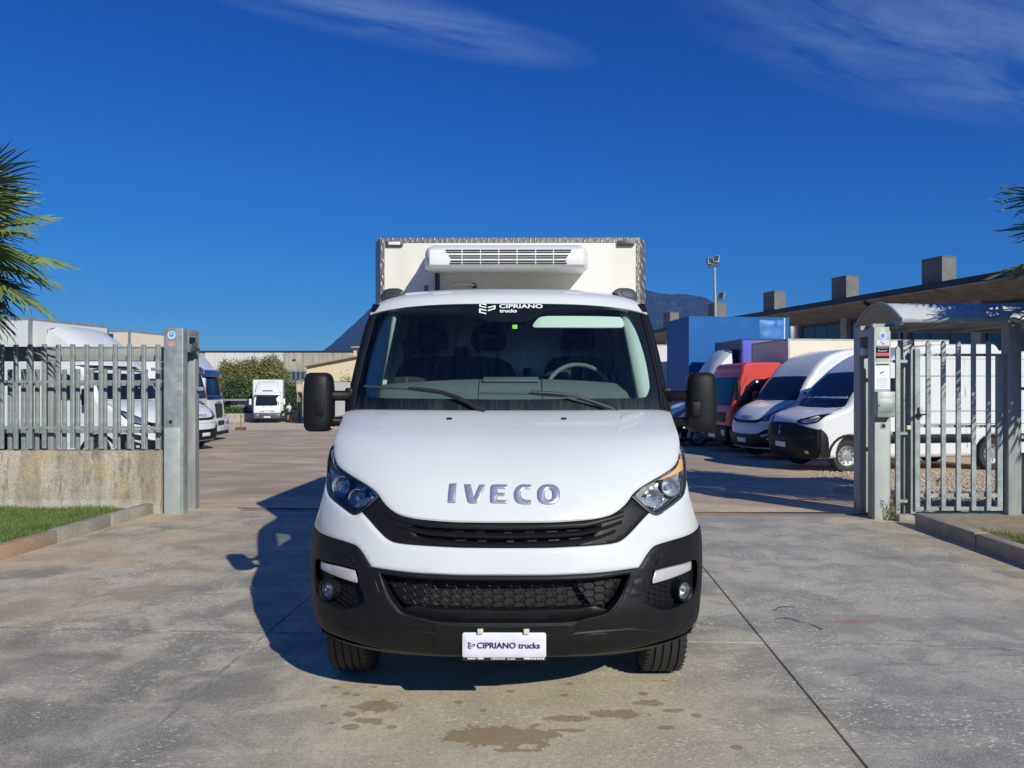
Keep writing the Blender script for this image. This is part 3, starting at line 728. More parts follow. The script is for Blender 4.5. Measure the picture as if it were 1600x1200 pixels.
# the two pressed creases near the bonnet's rear corners, and the washer jets
for sx in (-1, 1):
    cr = hits(Yh, [(968, 647), (984, 644.5), (999, 645), (1000, 652), (996, 662), (985, 666), (966, 671), (961, 688), (959, 688)][:])
    pts = [(sx * x, z) for x, z in cr]
    o = panel('bonnet_pressing', chaikin(pts, 2, 80), surf_of(Yh), M['white'], bon, grid=0.012, edge=0.004, depth=0.008, off=0.0045)
    jx, jz = hit(Yh, 881, 654.5)
    b = MB(); b.box((sx * jx, Yh(jx, jz) - 0.006, jz + 0.002), (0.028, 0.02, 0.012)); b.build('washer_jet', M['blackpl'], bon, bevel=0.003)

# upper grille
gr = [(793, 818.5), (872.5, 816.8), (913.8, 813.5), (934, 811), (955, 805.8), (971.5, 794.5), (981.8, 783), (987.5, 777.2), (1001, 789), (1014, 800.8), (1002.5, 813.6), (988, 830), (973.6, 844.0), (961, 849.5), (934, 852.6), (876.7, 855.9), (793, 859.6)]
gp = mirror(c0(hits(Yh, gr)))
opn = mirror(c0(hits(Yh, [(793, 826), (880, 824), (926, 822), (938, 824), (928, 836), (921, 845), (905, 848.5), (870, 851), (793, 855)])))
ug = panel('upper_grille', chaikin(gp, 2, 50), surf_of(Yh), M['grille'], truck, grid=0.02, edge=0.005, depth=0.03, off=-0.012, holes=[opn])
panel('radiator_shroud', opn, surf_of(Yh, 0.055), M['grille'], ug, grid=0.04, edge=0, depth=0.0)
def slat(name, pl, parent, mat, r0=0.006, hh=0.018, dpt=0.03, off=0.004, Y=Yh):
    """grille bar with a sharp lit lower lip that follows the curve of the nose"""
    half = c0(hits(Y, pl), ends=(0,)); full = [(-x, z) for x, z in reversed(half[1:])] + half
    xs = np.linspace(full[0][0], full[-1][0], 41); fx = [p[0] for p in full]; fz = [p[1] for p in full]
    rows = []
    for x in xs:
        z = float(np.interp(x, fx, fz)); y = Y(x, z) + off
        rows.append([(x, y + dpt, z + hh), (x, y + 0.004, z + hh * 0.55), (x, y, z + 0.003), (x, y + 0.002, z - 0.004), (x, y + dpt, z - 0.002)])
    b = MB(); b.grid(rows); return b.build(name, mat, parent, smooth=50, fix=False)
slat('slat', [(793, 827.0), (870, 825), (915, 822.5), (955, 813), (975, 806)], ug, M['grille'], hh=0.028)
slat('slat', [(793, 840.5), (870, 838.3), (913, 835), (950, 825), (972, 817)], ug, M['grille'], hh=0.016)
slat('slat', [(793, 855.0), (870, 852.2), (908, 848.5), (940, 840), (962, 831)], ug, M['grille'], hh=0.016)
for row, zp in ((0, 833.0), (1, 847.2)):
    for k in range(-4, 5):
        cx = 793 + k * 34.5 + (4 if row else 0); x, z = hit(Yh, cx if cx >= 793 else 1586 - cx, zp - abs(k) * 0.5)
        if cx < 793: x = -x
        w = 0.017 + 0.004 * abs(k) - 0.002 * row
        if abs(x) > 0.34: continue
        pts = [(x - w - 0.005, z + 0.0075), (x + w + 0.005, z + 0.0075), (x + w, z - 0.0075), (x - w, z - 0.0075)]
        panel('grille_tooth', pts, surf_of(Yh, 0.04), M['tooth'], ug, grid=0.03, edge=0.001, depth=0.012)

# white front band
bd_out = [(1014.6, 801.6), (1023, 805.8), (1030, 805.8), (1045.8, 793.6), (1060, 783.2), (1068.5, 775), (1071.9, 762), (1073.0, 750), (1076, 768), (1080, 784), (1086, 803), (1091.5, 820), (1091.6, 822), (1084.7, 830.8), (1071.7, 837.3), (1050, 843.8), (1028.4, 850.3), (1019.7, 854.7), (1011, 865.5), (1003.4, 878.5), (998, 886.7), (974, 890.6), (941.7, 894.8), (876.7, 899), (793, 901)]
bd_in = [(793, 859.8), (876.7, 856.2), (934, 852.9), (961, 849.8), (973.6, 844.3), (988, 830.3), (1002.5, 813.9)]
band = mirror(c0(hits(Yh, bd_in + bd_out)))
fas = panel('front_fascia', chaikin(band, 1, 45), surf_of(Yh), M['white'], truck, grid=0.022, edge=0.007, depth=0.04)

# headlights
HLp = [(1062.2, 695), (1067.4, 700), (1071.6, 718.7), (1072.8, 741.4), (1071.8, 762), (1068.3, 774.4), (1059.5, 782.6), (1045.4, 793), (1029.3, 804.7), (1023, 805), (1014.8, 800.8), (1004.5, 792.6), (987.8, 776.5), (998.3, 764), (1013, 754.6), (1033.6, 743.2), (1052.6, 730.8), (1058.8, 721.5), (1061.8, 708.5)]
HL = hits(Yh, HLp)
def at_px(Y, px, py, d=0.0):
    x, z = hit(Y, px, py); return Vector((x, Y(x, z) + d, z))
for sx in (-1, 1):
    pts = [(sx * x, z) for x, z in HL]
    bowl = panel('headlight', chaikin(pts, 1, 50), surf_of(Yh, 0.085), M['bowl'], truck, grid=0.03, edge=0, depth=-0.08)
    panel('lens', chaikin(pts, 1, 50), surf_of(Yh), M['clear'], bowl, grid=0.02, edge=0.004, depth=0.0)
    panel('lamp_rim', chaikin(pts, 1, 50), surf_of(Yh), M['darksteel'], bowl, grid=0.02, edge=0.002, depth=0.02, off=-0.006,
          holes=[[(a * 0.92 + cx_ * 0.08, b_ * 0.92 + cz_ * 0.08) for a, b_ in pts for cx_, cz_ in [(sum(q[0] for q in pts) / len(pts), sum(q[1] for q in pts) / len(pts))]]])
    def sxv(v): return Vector((sx * v.x, v.y, v.z))
    # main reflectors, projector and bulbs
    for (px, py, r, dd) in ((1047, 762, 0.050, 0.055), (1021, 781, 0.045, 0.055)):
        c = sxv(at_px(Yh, px, py, dd)); b = MB()
        rot = Matrix.Rotation(sx * 0.20, 3, 'Z') @ Matrix.Rotation(R(-6), 3, 'X')
        b.lathe([(-0.034, r), (-0.036, r * 0.96), (-0.018, r * 0.88), (0.0, r * 0.66), (0.012, r * 0.38), (0.017, 0.012), (0.017, 0.0001)], c, 'y', 28, rot=rot)
        b.build('reflector', M['reflector'], bowl, smooth=45)
        b = MB(); b.lathe([(-0.03, 0.0001), (-0.029, 0.010), (-0.02, 0.014), (0.015, 0.014)], c, 'y', 16, rot=rot); b.build('bulb', M['chrome'], bowl)
    # chrome ribbed insert towards the nose
    b = MB()
    for k in range(7):
        a = at_px(Yh, 993 + k * 4.2, 777 + k * 0.6, 0.035); c = at_px(Yh, 1002 + k * 4.4, 790 + k * 1.2, 0.045)
        b.tube([sxv(a), sxv(c)], 0.0055, 6)
    b.build('ribbed_reflector', M['reflector'], bowl)
    # amber indicator up in the tip
    ind = [(1063.5, 717), (1067.5, 718), (1068.5, 734), (1060, 740), (1048, 746), (1036, 750), (1030, 751), (1038, 746), (1052, 737.5), (1060, 729.5)]
    ii = [(sx * x, z) for x, z in hits(Yh, ind)]
    panel('indicator', chaikin(ii, 1, 60), surf_of(Yh, 0.022), M['amber'], bowl, grid=0.02, edge=0.003, depth=0.02)
    b = MB(); b.tube([sxv(at_px(Yh, 1068, 705, 0.02)), sxv(at_px(Yh, 1069.5, 735, 0.03)), sxv(at_px(Yh, 1066, 768, 0.03)), sxv(at_px(Yh, 1044, 788, 0.03)), sxv(at_px(Yh, 1027, 799, 0.02))], 0.006, 8)
    b.build('chrome_bezel', M['darksteel'], bowl)

# bumper
bp = [(793, 900.6), (876.7, 898.6), (941.7, 894.3), (974, 890), (998, 886.4), (1003.4, 878), (1011, 865.2), (1019.7, 854.4), (1028.4, 850), (1050, 843.5), (1071.7, 837), (1084.7, 830.5), (1091, 822.5), (1093.2, 820.5), (1096, 841.7), (1096.3, 885), (1094.6, 917.5), (1092, 950), (1088, 968), (1076, 983.6), (1050, 994.4), (1024, 1003), (985, 1012.5), (941.7, 1019), (898, 1022.6), (852.8, 1023.9), (793, 1025)]
intake = [(793, 908), (876.7, 906), (940, 902.5), (974, 897), (983, 897), (976, 915), (969.8, 930), (957, 949), (945, 959.5), (911, 967.4), (900.5, 971), (793, 975.5)]
fogh = [(1020, 889), (1050, 881), (1080, 873.5), (1086.5, 873), (1088.8, 885), (1087.8, 911), (1080.4, 931.5), (1061, 946), (1039, 953), (1022.5, 949.5), (1008, 941), (1009.5, 928.3), (1016, 914), (1017.5, 902)]
IN = mirror(c0(hits(Yb, intake))); FG = hits(Yb, fogh); FGl = [(-x, z) for x, z in FG]
bum = panel('bumper', chaikin(mirror(c0(hits(Yb, bp))), 1, 45), surf_of(Yb), M['blackpl'], truck, grid=0.022, edge=0.006, depth=0.07, off=0.012,
            holes=[chaikin(IN, 1, 60), chaikin(FG, 1, 60), chaikin(FGl, 1, 60)])
panel('intake_backing', IN, surf_of(Yb, 0.11), M['dark'], bum, grid=0.06, edge=0, depth=-0.10)
# lower shelf of the intake
shelf = mirror(c0(hits(Yb, [(793, 958), (900, 955), (930, 950), (948, 956), (944, 959.5), (911, 967.4), (900.5, 971), (793, 975.5)])))
panel('intake_lip', shelf, surf_of(Yb, 0.03), M['grille'], bum, grid=0.04, edge=0.003, depth=0.06)
# honeycomb
def honey(name, inside_poly, Y, d, cw, chh, r, parent, mat, cx0=0.0, zc=None):
    poly = np.array(inside_poly); lo, hi = poly.min(0), poly.max(0); b = MB(); seen = set()
    nx = int((hi[0] - lo[0]) / cw) + 3; nz_ = int((hi[1] - lo[1]) / chh) + 3
    for i in range(-nx, nx):
        for j in range(-1, nz_):
            x = cx0 + i * cw + (cw / 2 if j % 2 else 0); z = lo[1] + j * chh
            hx = [(-cw * 0.32, 0), (-cw * 0.18, chh), (cw * 0.18, chh), (cw * 0.32, 0), (cw * 0.18, -chh), (-cw * 0.18, -chh)]
            for k in range(6):
                p = (x + hx[k][0], z + hx[k][1]); q = (x + hx[(k + 1) % 6][0], z + hx[(k + 1) % 6][1])
                key = tuple(sorted([(round(p[0], 3), round(p[1], 3)), (round(q[0], 3), round(q[1], 3))]))
                if key in seen: continue
                mid_ = np.array([((p[0] + q[0]) / 2, (p[1] + q[1]) / 2)])
                if not inside(mid_, poly)[0]: continue
                seen.add(key)
                b.tube([(p[0], Y(*p) + d, p[1]), (q[0], Y(*q) + d, q[1])], r, 4, caps=False)
    return b.build(name, mat, parent, smooth=0)
mesh_poly = mirror(c0(hits(Yb, [(793, 906), (940, 902), (978, 898), (972, 918), (958, 940), (948, 951), (900, 956), (793, 958)])))
honey('honeycomb_mesh', mesh_poly, Yb, 0.055, 0.099, 0.0168, 0.0022, bum, M['grille'])
for sx in (-1, 1):   # blanked-off cells at the intake ends
    bl = [(sx * x, z) for x, z in hits(Yb, [(900, 903), (978, 897.5), (972, 918), (958, 940), (948, 951), (925, 951), (905, 925)])]
    panel('blanked_mesh', bl, surf_of(Yb, 0.062), M['grille'], bum, grid=0.04, edge=0.002, depth=0.02)
    # deep side cheek of the intake: slanted guide rib
    rib = hits(Yb, [(985, 893), (982, 905), (972, 934), (959, 952), (948, 961), (912, 969), (901, 972.5)])
    b = MB(); b.tube([(sx * x, Yb(x, z) - 0.012, z) for x, z in rib], 0.0032, 8); b.build('edge_rib', M['blackpl'], bum)
    # fog lamp bay
    fp = [(sx * x, z) for x, z in FG]
    bay = panel('fog_lamp_bay', chaikin(fp, 1, 60), surf_of(Yb, 0.05), M['grille'], bum, grid=0.03, edge=0, depth=-0.045)
    honey('bay_mesh', [(sx * x, z) for x, z in hits(Yb, [(1019, 913), (1045, 906), (1056, 906), (1049, 921), (1053, 936), (1060, 942), (1039, 951), (1024, 948), (1011, 939), (1011, 928)])], Yb, 0.042, 0.064, 0.012, 0.0022, bay, M['blackgloss'], cx0=sx * 0.8)
    drl = [(sx * x, z) for x, z in hits(Yb, [(1024, 892.5), (1052, 885), (1080.5, 877.8), (1080, 890), (1067.4, 896), (1020.5, 912), (1019, 907.8)])]
    panel('daytime_light', chaikin(drl, 1, 60), surf_of(Yb, 0.004), M['drl'], bay, grid=0.03, edge=0.004, depth=0.03)
    c = at_px(Yb, 1065.5, 921.5, 0.0); c = Vector((sx * c.x, c.y, c.z)); rot = Matrix.Rotation(sx * 0.62, 3, 'Z')
    b = MB(); b.lathe([(0.05, 0.050), (-0.018, 0.052), (-0.024, 0.048), (-0.018, 0.041), (0.01, 0.040)], c, 'y', 32, rot=rot)
    fg = b.build('fog_lamp', M['blackpl'], bum)
    b = MB(); b.lathe([(-0.012, 0.040), (0.006, 0.035), (0.020, 0.022), (0.026, 0.0001)], c, 'y', 24, rot=rot); b.build('reflector', M['reflector'], fg)
    b = MB(); b.lathe([(-0.012, 0.041), (-0.021, 0.030), (-0.026, 0.015), (-0.028, 0.0001)], c, 'y', 24, rot=rot); b.build('lens', M['clear'], fg)
    b = MB(); b.lathe([(-0.012, 0.008), (-0.004, 0.010), (0.02, 0.010)], c, 'y', 12, rot=rot); b.build('bulb', M['chrome'], fg)
    # step line pressed along the chin, tow-eye cover, flush patch by the bay
    ch = hits(Yb, [(853, 990), (898, 988.5), (935, 984.8), (985, 981), (1024, 985), (1052, 977), (1080, 960)])
    b = MB(); rows = []
    for x, z in ch:
        y = Yb(x, z) - 0.012; rows.append([(sx * x, y + 0.004, z + 0.012), (sx * x, y - 0.006, z + 0.004), (sx * x, y - 0.007, z - 0.002), (sx * x, y + 0.003, z - 0.012)])
    b.grid(rows); b.build('chin_crease', M['blackpl'], bum, smooth=50)
    up = hits(Yb, [(1024, 880), (1028, 872), (1034, 868), (1062, 861), (1086, 853), (1095, 846)])
    b = MB(); rows = []
    for x, z in up:
        y = Yb(x, z) - 0.012; rows.append([(sx * x, y + 0.003, z + 0.012), (sx * x, y - 0.007, z + 0.002), (sx * x, y - 0.006, z - 0.004), (sx * x, y + 0.003, z - 0.010)])
    b.grid(rows); b.build('brow_crease', M['blackpl'], bum, smooth=50)
    pt = [(sx * x, z) for x, z in hits(Yb, [(991, 903), (1010, 898.5), (1005, 931), (981, 932.5)])]
    panel('flush_cover', pt, surf_of(Yb), M['blackpl'], bum, grid=0.04, edge=0.003, depth=0.01, off=0.015)
tw = hits(Yb, [(909, 988.5), (952, 986), (949, 1005), (905, 1008.5)])
panel('tow_eye_cover', tw, surf_of(Yb), M['blackpl'], bum, grid=0.04, edge=0.003, depth=0.01, off=0.0155)
cen = mirror(c0(hits(Yb, [(793, 976.5), (899, 972.5), (897, 1022), (793, 1024)])))
panel('bumper_centre', cen, surf_of(Yb), M['blackpl'], bum, grid=0.03, edge=0.004, depth=0.012, off=0.018)
# lower valance under the bumper
b = MB(); xs = np.linspace(-1.0, 1.0, 41)
b.grid([[(x, Yb(x, 0.39) + 0.01, 0.392 - 0.01 * abs(x)), (x * 0.985, Yb(x, 0.39) + 0.06, 0.36 - 0.01 * abs(x)), (x * 0.95, Yb(x, 0.39) + 0.32, 0.345)] for x in xs])
b.build('valance', M['grille'], bum, smooth=50)

# number plate holder, plate and lettering
pc = at_px(Yb, 788, 1004, -0.035)
def plate_surf(x, z): return (x, pc.y, z)
pw = 131.0 / FPX * (3.35 + pc.y); ph = 39.0 / FPX * (3.35 + pc.y)
def rrect(cx, cz, w, h, r, n=4):
    out = []
    for (sx_, sz_, a0) in ((1, 1, 0), (-1, 1, 90), (-1, -1, 180), (1, -1, 270)):
        for k in range(n + 1):
            a = R(a0 + 90 * k / n); out.append((cx + sx_ * (w / 2 - r) + r * math.cos(a), cz + sz_ * (h / 2 - r) + r * math.sin(a)))
    return out
npz = pc.z
plh = panel('plate_holder', rrect(pc.x, npz - 0.006, pw + 0.004, ph + 0.022, 0.006), plate_surf, M['blackgloss'], truck, grid=0.1, edge=0, depth=0.03, off=-0.008)
npl = panel('number_plate', rrect(pc.x, npz, pw, ph, 0.010), plate_surf, M['plate'], plh, grid=0.05, edge=0.002, depth=0.008, off=0.0)
kx = (3.35 + pc.y) / FPX
def ppx(px, py): return (pc.x + (px - 787.7) * kx, npz - (py - 1003.8) * kx)
u, v = ppx(794.5, 1003.7)
text_on('lettering', 'CIPRIANO trucks', u, v, 98.5 * kx, plate_surf, M['navyprint'], plh, off=0.0045, bold=0.022, height=9.6 * kx)
def logo(parent, mat, surf, cx, cz, w, h, off, inward=(0, 1, 0)):
    """stacked double-bar mark with a folded bar to its right"""
    Q = [[(120, 90), (268, 124), (268, 150), (120, 114)], [(120, 150), (268, 178), (268, 203), (120, 172)], [(120, 90), (152, 96), (152, 178), (120, 172)],
         [(120, 204), (268, 236), (268, 262), (120, 228)], [(120, 268), (268, 300), (268, 326), (120, 292)], [(120, 204), (152, 210), (152, 299), (120, 292)],
         [(300, 180), (455, 143), (455, 168), (300, 205)], [(300, 240), (455, 196), (455, 222), (300, 266)], [(424, 150), (455, 143), (455, 222), (424, 231)]]
    inv = Vector(inward); V = []; Fc = []
    for k, q in enumerate(Q):
        o = len(V)
        for a, b_ in q:
            p = Vector(surf(cx + (a - 288) / 336 * w, cz - (b_ - 208) / 236 * h)) - inv * (off + 0.0004 * (k % 3)); V.append(tuple(p))
        Fc.append((o, o + 1, o + 2, o + 3))
    me = bpy.data.meshes.new('emblem'); me.from_pydata(V, [], Fc); finish(me, mat, 0); return link('emblem', me, parent)
u, v = ppx(736.8, 1003.8); logo(plh, M['navyprint'], plate_surf, u, v, 10.5 * kx, 11 * kx, 0.0045)
for px in (750.5, 822.5):
    for py in (981.5, 1023.2):
        u, v = ppx(px, py); b = MB(); b.box((u, pc.y - 0.006, v), (9 * kx, 0.014, (8 if py < 1000 else 3) * kx)); b.build('plate_clip', M['ivory'], plh, bevel=0.002)
for (px, w_, s_) in ((743, 26, 'ORPAMINI.ALTO'), (786, 38, 'CIPRIANO  trucks'), (836, 30, 'www.001 0.0018')):
    u, v = ppx(px, 1025.6)
    if s_.startswith('CIP'): text_on('lettering', s_, u, v, w_ * kx, plate_surf, M['whiteprint'], plh, off=-0.0055, bold=0.02, height=3.0 * kx)
    else:
        b = MB()
        for q in range(7): b.box((u + (q - 3) * w_ * kx / 7, pc.y + 0.0065, v), (w_ * kx / 7 * 0.72, 0.002, 2.0 * kx))
        b.build('small_print', M['whiteprint'], plh, smooth=0)

# chrome letters on the bonnet
def lp(L): return hits(Yh, [(690 + a / 8.0, 740 + b_ / 8.0) for a, b_ in L])
letters = [
    [(95, 132), (103, 123), (188, 120), (176, 362), (78, 362)],
    [(283, 131), (368, 131), (404, 296), (468, 142), (478, 135), (545, 135), (480, 335), (462, 362), (430, 373), (380, 374), (340, 362), (322, 335)],
    [(612, 165), (622, 143), (645, 131), (822, 135), (815, 188), (700, 188), (700, 236), (790, 238), (786, 276), (697, 276), (697, 326), (820, 330), (820, 368), (640, 368), (618, 360), (608, 340)],
    [(1118, 136), (1020, 131), (970, 140), (932, 168), (910, 215), (904, 265), (914, 318), (940, 355), (980, 374), (1040, 381), (1120, 378), (1120, 328), (1052, 324), (1012, 308), (992, 280), (990, 240), (1002, 208), (1030, 190), (1118, 190)]]
for L in letters:
    panel('badge_letter', chaikin(lp(L), 1, 50), surf_of(Yh), M['badge'], bon, grid=0.02, edge=0.0045, depth=0.012, off=0.010, step=0.006)
ro = [(1338 + 141 * (abs(math.cos(t)) ** 0.8) * (1 if math.cos(t) > 0 else -1), 256 + 126 * (abs(math.sin(t)) ** 0.8) * (1 if math.sin(t) > 0 else -1)) for t in np.linspace(0, 2 * math.pi, 40, endpoint=False)]
ri = [(1338 + 48 * math.cos(t), 256 + 68 * (abs(math.sin(t)) ** 0.8) * (1 if math.sin(t) > 0 else -1)) for t in np.linspace(0, 2 * math.pi, 24, endpoint=False)]
panel('badge_letter', lp(ro), surf_of(Yh), M['badge'], bon, grid=0.02, edge=0.0045, depth=0.012, off=0.010, step=0.006, holes=[lp(ri)])

# windscreen
gl = [(793, 648), (1033, 648), (1031, 638), (1027.5, 605), (1017.5, 560), (1007.5, 520), (996.5, 480.5), (975, 477.0), (940, 474), (793, 471)]
GL = mirror(c0(hits(Yw, gl), ends=(0, -1)))
cl_r = [(800, 624.5), (895, 623), (1006, 622), (1013, 618), (1016.5, 610), (1017, 600), (1010, 560), (999, 520), (989, 495), (984, 487), (974, 483.5), (940, 482), (852, 481), (845, 492), (832, 500), (815, 503), (793, 503)]
cl_l = [(1586 - a, b_) for a, b_ in cl_r[1:]]
clr = [(x, z) for x, z in hits(Yw, cl_r)]
full_clear = clr + [(-x, z) for x, z in reversed(clr)]
panel('windscreen', GL, surf_of(Yw), M['screen'], truck, grid=0.06, edge=0.0, depth=0.0)
panel('windscreen_border', GL, surf_of(Yw, 0.008), M['frit'], truck, grid=0.06, edge=0.0, depth=0.0, holes=[chaikin(full_clear, 2, 60)])
# A-pillar covers
ap = [(996.5, 475.5), (1007, 474.5), (1014, 497), (1020, 515), (1030, 555), (1039, 597), (1046, 641), (1044, 650), (1032.5, 650), (1031.7, 638), (1028.2, 605), (1018.2, 560), (1008.2, 520)]
AP = hits(Yw, ap)
def Yap(x, z):
    return Yw(x, z) + 0.0
for sx in (-1, 1):
    pil = panel('pillar_cover', [(sx * x, z) for x, z in AP], surf_of(Yap), M['blackpl'], truck, grid=0.03, edge=0.010, depth=0.10, off=0.012)
    b = MB(); e_ = hits(Yw, [(1003, 486), (1012.5, 520), (1023, 560), (1032, 600), (1037, 641)])
    b.tube([(sx * x, Yw(x, z) - 0.014, z) for x, z in e_], 0.004, 6); b.build('rubber_seam', M['blackgloss'], pil)
# sticker lettering on the top of the glass
ww_ = hits(Yw, [(780, 478), (848, 478)]); kw = (ww_[1][0] - ww_[0][0]) / 68
cz1 = hit(Yw, 800, 478.4); cz2 = hit(Yw, 800, 485.8)
scl = (hit(Yw, 800, 470)[1] - hit(Yw, 800, 480)[1]) / 10
glass_o = bpy.data.objects['windscreen']
text_on('lettering', 'CIPRIANO', hit(Yw, 814, 478)[0], cz1[1], 68 * kw, surf_of(Yw), M['whiteprint'], glass_o, off=0.002, bold=0.025, height=6.3 * scl)
text_on('lettering', 'trucks', hit(Yw, 794, 485)[0], cz2[1] + 0.2 * scl, 27 * kw, surf_of(Yw), M['whiteprint'], glass_o, off=0.002, bold=0.03, height=5.2 * scl)
lc = hit(Yw, 761.5, 481.8); logo(glass_o, M['whiteprint'], surf_of(Yw), lc[0], lc[1], 25.5 * kw, 18 * scl, 0.002)
gs = hit(Yw, 804.5, 510.5); panel('green_sticker', rrect(gs[0], gs[1], 7.5 * kw, 6 * scl, 0.003), surf_of(Yw), M['green'], glass_o, grid=0.1, edge=0, depth=0.0, off=-0.003)

# wipers
def on_glass(L, d): return [Vector((x, Yw(x, z) - d, z)) for x, z in hits(Yw, L)]
for blade, arm in (([(569.5, 603.5), (640, 608), (690, 614.5), (735, 631)], [(757, 645), (748, 637), (718, 621), (690, 611.5), (660, 608), (640, 606.5)]),
                   ([(748, 614), (828, 615), (880, 620), (930, 633)], [(965, 646), (955, 638), (925, 627), (895, 617.5), (860, 614), (828, 612.5)])):
    w_ = MB(); w_.tube(on_glass(arm, 0.040), [0.013, 0.011, 0.010, 0.009, 0.010, 0.009], 8)
    wo_ = w_.build('wiper', M['rubber'], truck)
    w_ = MB(); w_.tube(on_glass(blade, 0.018), 0.006, 6); w_.build('wiper_blade', M['darksteel'], wo_)

# roof
rc = interp([(1.405, 2.178), (1.44, 2.222), (1.54, 2.272), (1.68, 2.306), (1.85, 2.325), (2.1, 2.332), (2.45, 2.332)])
rows = []
for t in np.linspace(0, 1, 22):
    y0 = 1.402 + (2.45 - 1.402) * t ** 1.6; row = []
    for s_ in np.linspace(-1, 1, 41):
        hwid = 0.935 - 0.02 * (1 - t) ** 2; x = s_ * hwid
        drop = (rc(y0) - 2.150) * (0.07 * abs(s_) ** 2 + 0.45 * abs(s_) ** 14)
        ed = (0.02 + 0.030 * (1 - min(1, t * 5))) * abs(s_) ** 4
        row.append((x, y0 - 1.15 * (ed + drop) * (1 - min(1, t * 4)) + 0.19 * (abs(x) / 0.95) ** 2.4, rc(y0) - drop - ((0.02 + 0.030 * (1 - min(1, t * 5))) * abs(s_) ** 4)))
    rows.append(row)
b = MB(); b.grid(rows)
b.grid([[rows[0][j], (rows[0][j][0], rows[0][j][1] + 0.03, rows[0][j][2] - 0.012)] for j in range(41)])
rf = b.build('roof', M['white'], truck, smooth=50)
b = MB()
b.grid([[(x, 1.53 + 0.19 * (abs(x) / 0.95) ** 2.4, 2.165 - 0.02 * (abs(x) / 0.9) ** 4), (x, 1.85, 2.18), (x, 2.40, 2.18)] for x in np.linspace(-0.84, 0.84, 21)]); b.build('headlining', M['trimd'], rf)
for sx in (-1, 1):
    def Yr(x, z): return 1.50 + 0.19 * (abs(x) / 0.95) ** 2.4 + (z - 2.2) * 0.3
    rl = [(958.5, 455), (964, 451), (970, 449.5), (988, 450.5), (995, 458), (996.5, 465), (995, 470.5), (975, 469.5), (966, 464.5)]
    o = panel('roof_lamp', chaikin([(sx * x, z) for x, z in hits(Yr, rl)], 2, 70), surf_of(Yr), M['darksteel'], rf, grid=0.02, edge=0.010, depth=0.07, off=0.0)
    ln = [(968, 457), (974, 453.5), (988, 454), (992.5, 461), (991, 466.5), (976, 465.5)]
    panel('lens', chaikin([(sx * x, z) for x, z in hits(Yr, ln)], 2, 70), surf_of(Yr), M['greypatch'], o, grid=0.02, edge=0.004, depth=0.02, off=0.006)

# mirrors on long arms
for sx in (-1, 1):
    Y0 = 1.10
    b = MB(); rows = []
    prof = [(1.368, .62, .75, .02), (1.375, .80, .86, .01), (1.395, .94, .97, 0), (1.44, 1.0, 1.0, 0), (1.56, 1.0, 1.0, 0), (1.64, .97, .96, 0), (1.69, .90, .86, 0), (1.712, .78, .72, .01), (1.722, .55, .5, .02)]
    for z, kx_, ky_, _ in prof:
        row = []
        for k in range(28):
            a = 2 * math.pi * k / 28; ca, sa = math.cos(a), math.sin(a)
            e = 0.45; px_ = 0.090 * kx_ * (abs(ca) ** e) * (1 if ca > 0 else -1); py_ = 0.072 * ky_ * (abs(sa) ** (e + 0.15)) * (1 if sa > 0 else -1)
            row.append((sx * (1.158 + 0.012 * sx + px_), Y0 + py_ + 0.02 * (px_ / 0.09) ** 2, z))
        rows.append(row)
    b.grid(rows, closed=True); b.add(rows[0], [tuple(range(28))]); b.add(rows[-1], [tuple(range(28))])
    mi = b.build('mirror', M['blackpl'], truck, smooth=55)
    b = MB(); b.box((sx * 1.165, Y0 + 0.074, 1.55), (0.150, 0.006, 0.28)); b.build('mirror_glass', M['chrome'], mi, bevel=0.004)
    b = MB(); b.box((sx * 1.122, Y0 - 0.070, 1.505), (0.052, 0.014, 0.085)); b.build('cover_flap', M['blackpl'], mi, bevel=0.006, seg=3)
    b = MB()
    for z, h in ((1.582, 0.062), (1.425, 0.055)):
        pts = [(0.90, 1.24), (0.96, 1.17), (1.02, 1.13), (1.12, 1.10)]
        b.grid([[(sx * x, y + sy * 0.026, z + sz * h / 2) for sy, sz in ((-1, -0.55), (-1, 0.55), (-0.4, 1), (0.4, 1), (1, 0.55), (1, -0.55), (0.4, -1), (-0.4, -1))] for x, y in pts], closed=True)
    b.build('mirror_arm', M['blackpl'], mi, smooth=50)
    b = MB(); b.box((sx * 0.975, 1.20, 1.50), (0.05, 0.10, 0.26)); b.build('mirror_bracket', M['blackpl'], mi, bevel=0.012)
    b = MB(); b.box((sx * 1.055, Y0 - 0.04, 1.392), (0.014, 0.012, 0.010)); b.build('side_repeater', M['amber'], mi, bevel=0.004)

